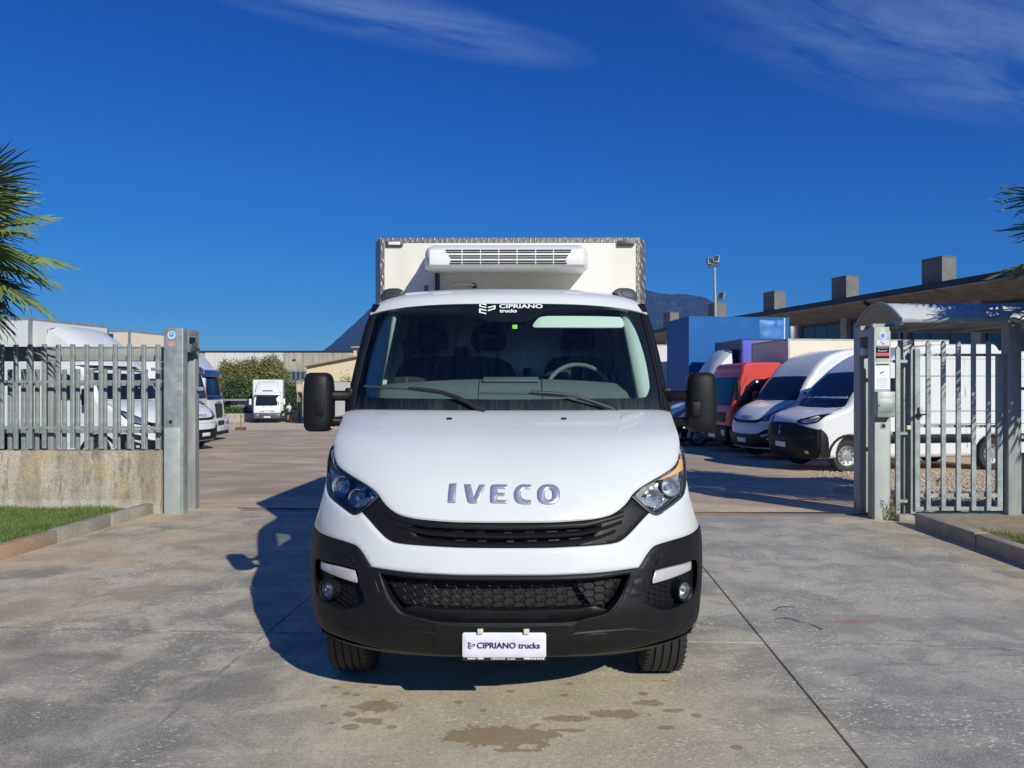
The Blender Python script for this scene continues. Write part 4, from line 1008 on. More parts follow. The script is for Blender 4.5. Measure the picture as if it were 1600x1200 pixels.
# cab sides
def hwz(z): return 1.0 - 0.004 * max(0, 1.0 - z) - 0.015 * max(0, z - 1.0) - 0.155 * max(0, z - 1.5) ** 1.05
for sx in (-1, 1):
    def side(y, z, sx=sx): return (sx * (hwz(z) - (0.05 + 0.22 * smoothstep(0.85, 1.35, z)) * max(0, (1.15 - y)) ** 1.15), y, z)
    arch = [(0.95 + 0.45 * math.cos(R(a)), 0.36 + 0.45 * math.sin(R(a))) for a in range(180, -1, -12)]
    fen = [(0.60, 1.26), (0.72, 1.33), (0.90, 1.40), (1.10, 1.45), (1.25, 1.48), (1.25, 0.80), (1.34, 0.80)] + list(reversed(arch))[2:-2] + [(0.50, 0.80)]
    panel('wing', fen, side, M['white'], truck, inward=(-sx, 0, 0), grid=0.06, edge=0.006, depth=0.03)
    dr = [(1.262, 1.505), (2.24, 1.505), (2.24, 0.62), (1.42, 0.62), (1.39, 0.72), (1.262, 0.80)]
    dp = panel('door', dr, side, M['white'], truck, inward=(-sx, 0, 0), grid=0.08, edge=0.006, depth=0.05)
    fr = [(1.16, 1.512), (1.30, 1.62), (1.62, 2.05), (1.72, 2.16), (2.24, 2.16), (2.24, 1.512)]
    wn_ = [(1.34, 1.56), (1.44, 1.70), (1.70, 2.03), (1.77, 2.08), (2.16, 2.08), (2.16, 1.56)]
    panel('door_frame', fr, side, M['white'], dp, inward=(-sx, 0, 0), grid=0.08, edge=0.006, depth=0.04, holes=[wn_])
    panel('door_glass', wn_, side, M['sideglass'], dp, inward=(-sx, 0, 0), grid=0.2, edge=0, depth=0.0, off=-0.02)
    b = MB(); b.box((sx * (hwz(1.42) + 0.02), 2.12, 1.40), (0.03, 0.16, 0.035)); b.build('door_handle', M['blackpl'], dp, bevel=0.006)
    rp = [(2.25, 2.18), (2.40, 2.18), (2.40, 0.62), (2.25, 0.62)]
    panel('cab_corner', rp, side, M['white'], truck, inward=(-sx, 0, 0), grid=0.08, edge=0.006, depth=0.05)
    rg = [(1.20, 1.52), (1.60, 2.10), (1.75, 2.19), (2.42, 2.20), (2.42, 2.17), (1.72, 2.165), (1.62, 2.055), (1.30, 1.625)]
    panel('roof_gutter', rg, side, M['white'], truck, inward=(-sx, 0, 0), grid=0.08, edge=0.0, depth=0.05, off=-0.004)
    st = [(1.42, 0.61), (2.24, 0.61), (2.24, 0.40), (1.45, 0.40)]
    panel('step_panel', st, side, M['blackpl'], truck, inward=(-sx, 0, 0), grid=0.1, edge=0.006, depth=0.12)
    # wheel-arch liner
    b = MB(); b.grid([[(sx * 0.97, 0.95 + 0.44 * math.cos(R(a)), 0.36 + 0.44 * math.sin(R(a))), (sx * 0.62, 0.95 + 0.44 * math.cos(R(a)), 0.36 + 0.44 * math.sin(R(a)))] for a in range(-10, 191, 12)])
    b.build('arch_liner', M['dark'], truck)
b = MB(); b.bb(-0.97, 0.97, 2.38, 2.41, 0.6, 2.20); b.build('cab_back', M['trimd'], truck)
b = MB(); b.bb(-0.62, 0.62, 0.45, 2.3, 0.62, 0.70); b.bb(-0.6, 0.6, 0.5, 1.1, 0.45, 0.62); b.build('cab_floor', M['dark'], truck)
b = MB(); b.bb(-0.95, 0.95, 1.40, 2.38, 0.66, 0.72); b.build('floor_mat', M['dark'], truck)
b = MB(); b.bb(-0.95, 0.95, 0.98, 1.02, 0.7, 1.44); b.build('firewall', M['dark'], truck)

# interior: dashboard, wheel, seats, trims, visor
rows = []
for x in np.linspace(-0.9, 0.9, 31):
    zt = 1.690 - 0.045 * (abs(x) / 0.9) ** 2
    rows.append([(x, 1.00 + 0.14 * (abs(x) / 0.9) ** 2, 1.47), (x, 1.12 + 0.1 * (abs(x) / 0.9) ** 2, 1.50), (x, 1.30, zt - 0.06), (x, 1.44, zt - 0.006), (x, 1.50, zt), (x, 1.54, zt - 0.015), (x, 1.58, zt - 0.12), (x, 1.60, 1.2)])
b = MB(); b.grid(rows); dsh = b.build('dashboard', M['dash'], truck, smooth=40)
for xs_ in (-0.185, 0.215):
    b = MB(); b.tube([(xs_, 1.13, 1.503), (xs_, 1.30, 1.632), (xs_, 1.44, 1.684), (xs_, 1.49, 1.690)], 0.0022, 4); b.build('dash_seam', M['dark'], dsh)
b = MB()
b.box((0.015, 1.42, 1.684), (0.36, 0.10, 0.014), Matrix.Rotation(R(14), 3, 'X')); b.build('dash_tray', M['dash'], dsh, bevel=0.006)
b = MB(); xs = np.linspace(0.06, 0.74, 12); b.grid([[(x, 1.12 + 0.1 * (x / 0.9) ** 2, 1.536), (x, 1.115 + 0.1 * (x / 0.9) ** 2, 1.542)] for x in xs]); b.grid([[(-0.42 + 0.32 * k / 5, 1.13, 1.540), (-0.42 + 0.32 * k / 5, 1.125, 1.546)] for k in range(6)]); b.build('paper_edge', M['trim'], dsh, smooth=0)
# steering wheel (image right), leaning back
cw = Vector((0.475, 1.66, 1.60)); tilt = Matrix.Rotation(R(-28), 3, 'X')
b = MB(); ring = [cw + tilt @ Vector((0.215 * math.cos(a), 0, 0.215 * math.sin(a))) for a in np.linspace(0, 2 * math.pi, 41)]
b.tube(ring, 0.0155, 10, caps=False); swh = b.build('steering_wheel', M['dash'], truck)
b = MB()
for a in (R(200), R(-20), R(270)):
    b.tube([cw + tilt @ Vector((0, 0, 0)), cw + tilt @ Vector((0.205 * math.cos(a), 0, 0.205 * math.sin(a)))], 0.018, 6)
b.lathe([(-0.02, 0.0001), (-0.02, 0.06), (0.02, 0.07), (0.2, 0.04)], cw, 'y', 16); b.build('wheel_hub', M['dash'], swh)
def seat(cx, w, hr):
    b = MB()
    rows = []
    for z, k, yy in ((1.25, .9, 2.02), (1.40, 1.0, 2.05), (1.60, 1.0, 2.09), (1.72, .98, 2.12), (1.80, .90, 2.14), (1.85, .72, 2.15), (1.865, .45, 2.16)):
        rows.append([(cx + s_ * w / 2 * k, yy - 0.05 + 0.05 * abs(s_) ** 3, z) for s_ in np.linspace(-1, 1, 13)] + [(cx + s_ * w / 2 * k, yy + 0.10, z) for s_ in np.linspace(1, -1, 5)])
    b.grid(rows, closed=True); b.add(rows[-1], [tuple(range(len(rows[-1])))])
    s = b.build('seat', M['seat'], truck, smooth=60)
    b = MB(); b.box((cx, 1.84, 1.20), (w * 0.95, 0.48, 0.16)); b.build('seat_cushion', M['seat'], s, bevel=0.04, seg=3)
    for hx in hr:
        hz = 1.995; out = [(hx - 0.118, hz - 0.075), (hx - 0.13, hz - 0.04), (hx - 0.128, hz + 0.04), (hx - 0.10, hz + 0.095), (hx - 0.055, hz + 0.115), (hx + 0.055, hz + 0.115), (hx + 0.10, hz + 0.095), (hx + 0.128, hz + 0.04), (hx + 0.13, hz - 0.04), (hx + 0.118, hz - 0.075), (hx + 0.06, hz - 0.085), (hx - 0.06, hz - 0.085)]
        panel('headrest', chaikin(out, 2, 70), lambda x, z: (x, 2.15 + 0.6 * (x - hx) ** 2, z), M['seat'], s, grid=0.03, edge=0.012, depth=0.07,
              holes=[rrect(hx, hz + 0.022, 0.125, 0.034, 0.012)])
        b = MB()
        for q in (-0.07, 0.07): b.tube([(hx + q, 2.19, hz - 0.06), (hx + q, 2.19, hz - 0.16)], 0.007, 8)
        b.build('headrest_post', M['darksteel'], s)
seat(0.50, 0.50, [0.515]); seat(-0.40, 0.92, [-0.60, -0.16])
b = MB(); b.box((0.135, 2.22, 1.73), (0.07, 0.03, 0.10)); b.box((-0.36, 2.2, 1.88), (0.11, 0.04, 0.12)); b.build('seat_belt_reel', M['seat'], truck, bevel=0.015)
def wpt(px, py, y): D = 3.35 + y; return Vector(((px - 800) / FPX * D + 0.035 - 0.0078 * y, y, CH + (HY - py) / FPX * D))
# sun visor folded down in front of the driver
vz = [(831.5, 508), (834, 511.5), (839, 512), (969, 512.8), (974.5, 510.5), (975, 506), (972.5, 497.5), (966, 494.6), (848, 493.5), (842.5, 495)]
def Yv(x, z): return 1.44 + (z - 2.05) * 0.35 + 0.10 * (abs(x) / 0.95) ** 2.4
panel('sun_visor', chaikin(hits(Yv, vz), 1, 80), surf_of(Yv), M['trim'], truck, grid=0.05, edge=0.004, depth=0.015)
# A- and B-pillar trims in pale plastic
for sx in (-1, 1):
    inn = [(1004, 487), (999, 483), (993, 487), (1001, 520), (1011.5, 560), (1019, 603), (1017, 622), (1008, 624), (1003, 612), (995, 560), (985, 510), (980, 490)]
    L = [Vector((sx * 0.93, 1.30, 1.50))]
    rows = []
    for z in np.linspace(1.42, 2.13, 12):
        y = _wc(z) + 0.035; xo = 0.965 - 0.14 * (z - 1.5) / 0.66
        tq = (z - 1.5) / 0.66; xi = 0.80 - 0.055 * tq; xo = 0.885 - 0.035 * tq; rows.append([(sx * xo, Yw(xo, z) + 0.02, z), (sx * (xi * .4 + xo * .6), Yw(xo, z) + 0.03, z), (sx * (xi + 0.010), Yw(xo, z) + 0.055, z), (sx * xi, Yw(xo, z) + 0.085, z), (sx * (xi + 0.02), Yw(xo, z) + 0.18, z)])
    b = MB(); b.grid(rows); b.build('pillar_trim', M['trim'], truck, smooth=50)
    b = MB(); rows = [[(sx * (0.955 - 0.13 * (z - 1.4) / 0.7), 2.20, z), (sx * (0.895 - 0.13 * (z - 1.4) / 0.7), 2.21, z), (sx * (0.875 - 0.13 * (z - 1.4) / 0.7), 2.26, z), (sx * (0.875 - 0.13 * (z - 1.4) / 0.7), 2.36, z)] for z in np.linspace(0.9, 2.14, 10)]
    b.grid(rows); b.build('pillar_trim', M['trim'], truck, smooth=50)
    b = MB(); b.tube([(sx * 0.80, 2.18, 2.0), (sx * 0.78, 2.14, 1.8), (sx * 0.72, 2.0, 1.45)], 0.012, 4); b.build('seat_belt', M['dash'], truck)
b = MB(); b.box((0, 1.42, 2.06), (0.23, 0.02, 0.07)); b.build('rear_view_mirror', M['dark'], truck, bevel=0.01)

# wheels
def wheel(cx, cy, R0, wd, sx, parent, steer=0.0, z0=None, tread=True, hub=True):
    z0 = z0 or R0; b = MB(); h = wd / 2
    prof = [(-h * 0.72, R0 * 0.62), (-h * 0.98, R0 * 0.72), (-h * 1.02, R0 * 0.86), (-h * 0.93, R0 * 0.955), (-h * 0.82, R0 * 0.985)]
    if tread:
        for k, g_ in enumerate((-0.56, -0.19, 0.19, 0.56)):
            prof += [(h * (g_ - 0.045), R0 * (0.995)), (h * (g_ - 0.04), R0 * 0.965), (h * (g_ + 0.04), R0 * 0.965), (h * (g_ + 0.045), R0 * 0.995)]
    prof += [(h * 0.82, R0 * 0.985), (h * 0.93, R0 * 0.955), (h * 1.02, R0 * 0.86), (h * 0.98, R0 * 0.72), (h * 0.72, R0 * 0.62)]
    rot = Matrix.Rotation(steer, 3, 'Z')
    b.lathe(prof, (cx, cy, z0), 'x', 56, rot=rot); w = b.build('wheel', M['tyre'], parent, smooth=30)
    if tread:
        b = MB()
        for k in range(56):       # sipes and shoulder lugs
            a = 2 * math.pi * k / 56
            for s_ in (-1, 1):
                c = rot @ Vector((s_ * h * 0.86, (R0 * 0.985) * math.cos(a), (R0 * 0.985) * math.sin(a))) + Vector((cx, cy, z0))
                b.box(c, (h * 0.18, 0.014, 0.003), rot @ Matrix.Rotation(a + math.pi / 2, 3, 'X'))
        b.build('tread_lug', M['tyre'], w, smooth=0)
    if hub:
        b = MB(); b.lathe([(sx * -h * 0.9, R0 * 0.62), (sx * h * 0.75, R0 * 0.62), (sx * h * 0.85, R0 * 0.645), (sx * h * 0.80, R0 * 0.60), (sx * h * 0.25, R0 * 0.54), (sx * h * 0.15, R0 * 0.38), (sx * h * 0.45, R0 * 0.34), (sx * h * 0.50, R0 * 0.16), (sx * h * 0.75, R0 * 0.14), (sx * h * 0.75, 0.0001)], (cx, cy, z0), 'x', 32, rot=rot)
        b.build('rim', M['rim'], w)
    return w
for sx in (-1, 1):
    wheel(sx * 0.868, 0.95, 0.345, 0.225, sx, truck)
    wheel(sx * 0.95, 4.75, 0.345, 0.20, sx, truck, tread=False); wheel(sx * 0.72, 4.75, 0.345, 0.20, sx, truck, tread=False, hub=False)
b = MB(); b.tube([(-0.8, 0.95, 0.36), (0.8, 0.95, 0.36)], 0.05, 8); b.tube([(-0.8, 4.75, 0.36), (0.8, 4.75, 0.36)], 0.07, 8); b.lathe([(-0.15, 0.02), (-0.1, 0.15), (0.1, 0.15), (0.15, 0.02)], (0, 4.75, 0.36), 'x', 16)
b.bb(-0.45, -0.37, 0.5, 6.3, 0.50, 0.68); b.bb(0.37, 0.45, 0.5, 6.3, 0.50, 0.68); b.bb(-0.35, 0.35, 0.6, 1.8, 0.38, 0.6)
b.build('chassis', M['dark'], truck)

# cargo box
M['tread'] = None
def treadplate():
    m, t, bb_ = newmat('tread_plate'); bb_.inputs['Metallic'].default_value = 0.6; bb_.inputs['Roughness'].default_value = 0.42; bb_.inputs['Base Color'].default_value = (0.52, 0.49, 0.45, 1)
    tcn = t.nodes.new('ShaderNodeTexCoord'); mpn = t.nodes.new('ShaderNodeMapping'); mpn.inputs['Rotation'].default_value = (R(45), R(45), R(45)); mpn.inputs['Scale'].default_value = (42, 42, 16)
    v = t.nodes.new('ShaderNodeTexVoronoi'); v.inputs['Scale'].default_value = 1.0; v.inputs['Randomness'].default_value = 0.15
    t.links.new(tcn.outputs['Object'], mpn.inputs[0]); t.links.new(mpn.outputs[0], v.inputs['Vector'])
    cr = t.nodes.new('ShaderNodeMapRange'); cr.inputs[1].default_value = 0.5; cr.inputs[2].default_value = 0.25; t.links.new(v.outputs['Distance'], cr.inputs[0])
    bn = t.nodes.new('ShaderNodeBump'); bn.inputs['Strength'].default_value = 0.9; bn.inputs['Distance'].default_value = 0.01; t.links.new(cr.outputs[0], bn.inputs['Height']); t.links.new(bn.outputs[0], bb_.inputs['Normal'])
    mx = t.nodes.new('ShaderNodeMix'); mx.data_type = 'RGBA'; t.links.new(cr.outputs[0], mx.inputs[0]); mx.inputs[6].default_value = (0.26, 0.235, 0.20, 1); mx.inputs[7].default_value = (0.50, 0.47, 0.43, 1); t.links.new(mx.outputs[2], bb_.inputs['Base Color'])
    return m
M['tread'] = treadplate()
BX, BT, BY = 1.108, 2.828, 2.55
b = MB(); ins = 0.068
b.prism([(-BX + ins, BY, 0.95), (BX - ins, BY, 0.95), (BX, BY + 0.17, 0.95), (BX, 6.45, 0.95), (-BX, 6.45, 0.95), (-BX, BY + 0.17, 0.95)], (0, 0, BT - 0.95))
cbx = b.build('cargo_box', M['offwhite'], truck, smooth=0)
for sx in (-1, 1):
    b = MB(); b.prism([(sx * (BX - ins - 0.032), BY - 0.004, 0.95), (sx * (BX - ins), BY - 0.004, 0.95), (sx * (BX + 0.004), BY + 0.165, 0.95), (sx * (BX + 0.004), BY + 0.22, 0.95), (sx * (BX - 0.002), BY + 0.22, 0.95), (sx * (BX - 0.002), BY + 0.175, 0.95), (sx * (BX - ins - 0.032), BY + 0.004, 0.95)], (0, 0, BT - 0.95 + 0.004))
    b.build('corner_trim', M['tread'], cbx, smooth=0)
    x0, z0_ = wpt(963, 381, BY)[0], wpt(0, 381, BY)[2]
    b = MB(); b.box((sx * 0.925, BY - 0.014, z0_), (0.135, 0.03, 0.042)); ml = b.build('marker_lamp', M['darksteel'], cbx, bevel=0.008)
    b = MB(); b.box((sx * 0.925, BY - 0.030, z0_), (0.095, 0.01, 0.026)); b.build('lens', M['greypatch'] if sx > 0 else M['trim'], ml, bevel=0.003)
b = MB(); b.bb(-BX + ins + 0.03, BX - ins - 0.03, BY - 0.005, BY + 0.004, BT - 0.034, BT + 0.004); b.build('top_trim', M['tread'], cbx, smooth=0)
# refrigeration unit
uc, uw = -0.024, 0.610
prof = [(2.55, 2.545), (2.20, 2.525), (2.06, 2.512), (2.022, 2.530), (2.012, 2.575), (2.030, 2.640), (2.070, 2.668), (2.20, 2.700), (2.40, 2.745), (2.55, 2.76)]
rows = []
for s_ in np.linspace(-1, 1, 49):
    e = abs(s_); fall = 0.14 * max(0, (e - 0.90) / 0.10) ** 2.4; sq = 1 - 0.12 * max(0, (e - 0.93) / 0.07) ** 2
    rows.append([(uc + s_ * uw, y + fall * (1 if y < 2.3 else 0.3), 2.60 + (z - 2.60) * sq) for y, z in prof])
b = MB(); b.grid(rows); b.add(rows[0], [tuple(range(len(prof)))]); b.add(rows[-1], [tuple(range(len(prof)))[::-1]])
un = b.build('refrigeration_unit', M['unitwhite'], truck, smooth=38)
def Yu(x, z): return float(np.interp(z, [2.512, 2.53, 2.575, 2.64, 2.668, 2.70], [2.06, 2.022, 2.012, 2.03, 2.07, 2.2]))
rowsz = [(389.6, 393.6), (393.6 + 1.6, 395.6 + 1.0), (399.5, 401.8), (403.2, 405), (408, 410.2), (411.8, 413.6)]
vr = [(390.2, 392.2, 695, 894), (393.4, 395.2, 697, 892), (398.6, 400.6, 701, 888), (401.9, 403.7, 703, 886), (407.0, 409.2, 703.5, 885), (410.8, 412.6, 702, 886.5)]
sl_x = [695, 722, 751, 779.5, 808, 837, 865, 894]
for (a, c_, l, r_) in vr:
    for k in range(7):
        x0 = max(sl_x[k] + 0.8, l); x1 = min(sl_x[k + 1] - 0.8, r_)
        q = hits(Yu, [(x0, a), (x1, a), (x1 - (1.2 if k == 6 else 0), c_), (x0 + (1.2 if k == 0 else 0), c_)])
        panel('vent_slot', q, surf_of(Yu), M['dark'], un, grid=0.2, edge=0.0, depth=0.004, off=0.004)
for k, px in enumerate((800, 816, 832, 848, 864)):   # grille openings under the unit
    b = MB(); b.box((wpt(px, 0, 2.3)[0], 2.28, 2.5275), (0.062, 0.16, 0.004), Matrix.Rotation(R(3.4), 3, 'X')); b.build('underside_vent', M['cream'], un, smooth=0)
b = MB(); b.tube([wpt(683, 427, 2.44), wpt(683.5, 470, 2.44)], 0.020, 8); b.build('coolant_hose', M['rubber'], un)
b = MB(); b.tube([wpt(700, 454, 2.5), wpt(706, 447, 2.5), wpt(716, 444.5, 2.49), wpt(730, 444, 2.49), wpt(742, 446, 2.52)], 0.0085, 8); b.build('beige_pipe', M['cream'], un)
b = MB(); b.lathe([(-0.02, 0.018), (0.02, 0.018), (0.02, 0.0001)], wpt(741, 446.5, 2.53), 'y', 12); b.build('pipe_grommet', M['rubber'], un)
b = MB(); b.box(wpt(666, 451, 2.4), (0.03, 0.03, 0.05)); b.build('roof_clip', M['darksteel'], un, bevel=0.004)
# ================================================================== PARKED VEHICLES
def frontcurve(pts): return interp(pts)
class Veh:
    """body built from a front curve y(z), a side outline with wheel arches and a half-width w(z)"""
    def __init__(s, t, front, top, length, hw, taper=0.09, z_t=1.2, bulge=0.20, r=0.10, arches=(), z0=0.30, rear_r=0.15, mat=None, bumper_z=None):
        s.t = t; s.f = interp(front); s.hw0 = hw; s.tp = taper; s.zt = z_t; s.bl = bulge; s.len = length
        zs = np.linspace(z0, front[-1][0], 46); ol = [(float(s.f(z)), float(z)) for z in zs]
        ol += [(p[0], p[1]) for p in top] + [(length, top[-1][1] - rear_r), (length, z0)]
        for (ay, ar) in sorted(arches, reverse=True):
            if ar <= 0: continue
            a0 = math.degrees(math.asin(max(-1, min(1, (z0 - 0.34) / ar))))
            ol += [(ay + ar * math.cos(R(a)), 0.34 + ar * math.sin(R(a))) for a in np.linspace(a0, 180 - a0, 13)]
        pts = resample(ol, 0.16); n = len(pts)
        tn = np.roll(pts, -1, 0) - np.roll(pts, 1, 0); tn /= np.maximum(1e-9, np.linalg.norm(tn, axis=1))[:, None]
        nn = np.stack([tn[:, 1], -tn[:, 0]], 1)
        if area2(pts) > 0: nn = -nn
        ts = [-1, -0.99, -0.965, -0.92, -0.8, -0.6, -0.35, 0, 0.35, 0.6, 0.8, 0.92, 0.965, 0.99, 1]
        rows = []
        for tt in ts:
            e = max(0, (abs(tt) - (1 - r / hw)) / (r / hw)); d = r * (1 - math.sqrt(max(0, 1 - e * e)))
            q = pts + nn * d * 0.9; row = []
            for y, z in q:
                x = tt * s.w(z); row.append((x, y + s.bu(x, y), z))
            rows.append(row)
        b = MB(); b.grid(rows, closed=True); b.add(rows[0], [tuple(range(n))]); b.add(rows[-1], [tuple(range(n))[::-1]])
        s.body = b.build('body', mat or M['white2'], t, smooth=38)
    def w(s, z): return s.hw0 - s.tp * max(0, z - s.zt) ** 1.2
    def bu(s, x, y): return s.bl * (abs(x) / s.hw0) ** 3 * max(0, 1 - y / 1.3)
    def F(s, x, z): y = float(s.f(z)); return (x, y + s.bu(x, y), z)
    def sf(s, sg): return lambda y, z: (sg * s.w(z), y, z)
    def front(s, name, pts, mat, off=0.006, mir=False, parent=None, depth=0.012, grid=0.12, round_=1, edge=0.003):
        os_ = []
        for sg in ((1, -1) if mir else (1,)):
            q = [(sg * x, z) for x, z in pts]
            os_.append(panel(name, chaikin(q, round_, 75), s.F, mat, parent or s.body, grid=grid, edge=edge, depth=depth, off=off))
        return os_
    def side(s, name, pts, mat, sides=(1, -1), off=0.005, grid=0.25, parent=None, depth=0.01, round_=1, edge=0.002):
        for sg in sides:
            panel(name, chaikin(pts, round_, 75), s.sf(sg), mat, parent or s.body, inward=(-sg, 0, 0), grid=grid, edge=edge, depth=depth, off=off)
    def wheels(s, ys, r=0.35, wd=0.22, inset=0.13):
        for y in ys:
            for sg in (-1, 1):
                b = MB(); h = wd / 2; cx = sg * (s.hw0 - inset)
                b.lathe([(-h * .8, r * .6), (-h, r * .75), (-h * .95, r * .95), (-h * .7, r), (h * .7, r), (h * .95, r * .95), (h, r * .75), (h * .8, r * .6)], (cx, y, r), 'x', 28)
                w_ = b.build('wheel', M['tyre'], s.t)
                b = MB(); b.lathe([(sg * h * .8, r * .64), (sg * h * .86, r * .61), (sg * h * .45, r * .55), (sg * h * .35, r * .40), (sg * h * .62, r * .30), (sg * h * .66, r * .13), (sg * h * .8, r * .11), (sg * h * .8, 0.0001)], (cx, y, r), 'x', 24)
                for k in range(10):
                    a = 2 * math.pi * k / 10; b.lathe([(sg * h * .40, 0.024), (sg * h * .42, 0.0001)], (cx, y + r * .46 * math.cos(a), r + r * .46 * math.sin(a)), 'x', 8, mi=1)
                b.build('rim', [M['rim'], M['dark']], w_)
    def lines(s, name, L, sides=(1, -1), wdt=0.008):
        for sg in sides:
            for seg in L:
                b = MB(); b.tube([(sg * (s.w(z) + 0.001), y, z) for y, z in seg], wdt * 0.5, 4); b.build(name, M['darksteel'], s.body, smooth=0)
    def seam(s, L, r=0.006, mir=True):
        for sg in ((1, -1) if mir else (1,)):
            b = MB(); b.tube([Vector(s.F(sg * x, z)) - Vector((0, 0.001, -0.001)) for x, z in L], r, 4, caps=False); b.build('panel_gap', M['dark'], s.body, smooth=0)
    def mirrors(s, y, z, h=0.34, w_=0.19, reach=0.16, mat=None, sides=(1, -1)):
        for sg in sides:
            x0 = s.w(z); b = MB(); b.box((sg * (x0 + reach), y, z), (w_, 0.12, h)); mi = b.build('mirror', mat or M['blackpl'], s.t, bevel=0.035, seg=3)
            b = MB(); b.tube([(sg * (x0 - 0.02), y + 0.05, z - h * .3), (sg * (x0 + reach), y + 0.02, z - h * .35)], 0.022, 6); b.build('mirror_arm', M['blackpl'], mi)
def cargo(t, w, y0, y1, z0, z1, front, side, name='cargo_box', trim=None, parent=None):
    b = MB(); b.bb(-w / 2, w / 2, y0, y1, z0, z1); me = b.mesh(name, [side, front], smooth=0)
    for p in me.polygons:
        if p.normal.y < -0.5: p.material_index = 1
    o = link(name, me, t)
    for sx in (-1, 1):
        b = MB(); b.bb(sx * (w / 2 - 0.05), sx * (w / 2 + 0.006), y0 - 0.006, y0 + 0.05, z0, z1 + 0.006); b.build('corner_trim', trim or M['galv'], o, smooth=0)
    b = MB(); b.bb(-w / 2 + 0.05, w / 2 - 0.05, y0 - 0.006, y0 + 0.04, z1 - 0.05, z1 + 0.006); b.build('top_trim', trim or M['galv'], o, smooth=0)
    for sx in (-1, 1):
        b = MB(); b.bb(sx * (w / 2 - 0.03), sx * (w / 2 + 0.006), y0 + 0.05, y1, z1 - 0.045, z1 + 0.006); b.build('side_rail', trim or M['galv'], o, smooth=0)
        b = MB(); b.bb(sx * (w / 2 - 0.03), sx * (w / 2 + 0.006), y0 + 0.05, y1, z0 - 0.05, z0 + 0.03); b.build('side_rail', trim or M['galv'], o, smooth=0)
    return o
def chassis(t, y0, y1, w=0.9, z=0.62):
    b = MB(); b.bb(-w / 2, -w / 2 + 0.08, y0, y1, z - 0.12, z + 0.08); b.bb(w / 2 - 0.08, w / 2, y0, y1, z - 0.12, z + 0.08)
    for k in range(4): yy = y0 + (y1 - y0) * (k + .5) / 4; b.bb(-w / 2, w / 2, yy - .04, yy + .04, z - .06, z + .04)
    b.build('chassis', M['dark'], t, smooth=0)
def deflector(t, w, y0, y1, z0, z1, mat):
    pr = [(y0, z0), (y0 + (y1 - y0) * .25, z0 + (z1 - z0) * .42), (y0 + (y1 - y0) * .6, z0 + (z1 - z0) * .80), (y1 - .08, z1), (y1, z1 - 0.03), (y1, z0)]
    pr = chaikin(pr, 2, 70); rows = []
    for s_ in np.linspace(-1, 1, 13):
        k = 1 - 0.10 * abs(s_) ** 4; rows.append([(s_ * w / 2 * (1 - 0.10 * max(0, (z - z0) / (z1 - z0))), y + 0.14 * abs(s_) ** 3 * (y < y1 - .1), z0 + (z - z0) * k) for y, z in pr])
    b = MB(); b.grid(rows, closed=True); n = len(pr); b.add(rows[0], [tuple(range(n))]); b.add(rows[-1], [tuple(range(n))[::-1]])
    return b.build('wind_deflector', mat, t, smooth=45)
DAILY = [(0.30, 0.10), (0.42, 0.02), (0.60, 0.0), (0.80, 0.03), (0.95, 0.06), (1.04, 0.09), (1.12, 0.14), (1.20, 0.21), (1.30, 0.34), (1.40, 0.55), (1.48, 0.80), (1.53, 0.92), (1.80, 1.12), (2.05, 1.32), (2.18, 1.44), (2.26, 1.60)]
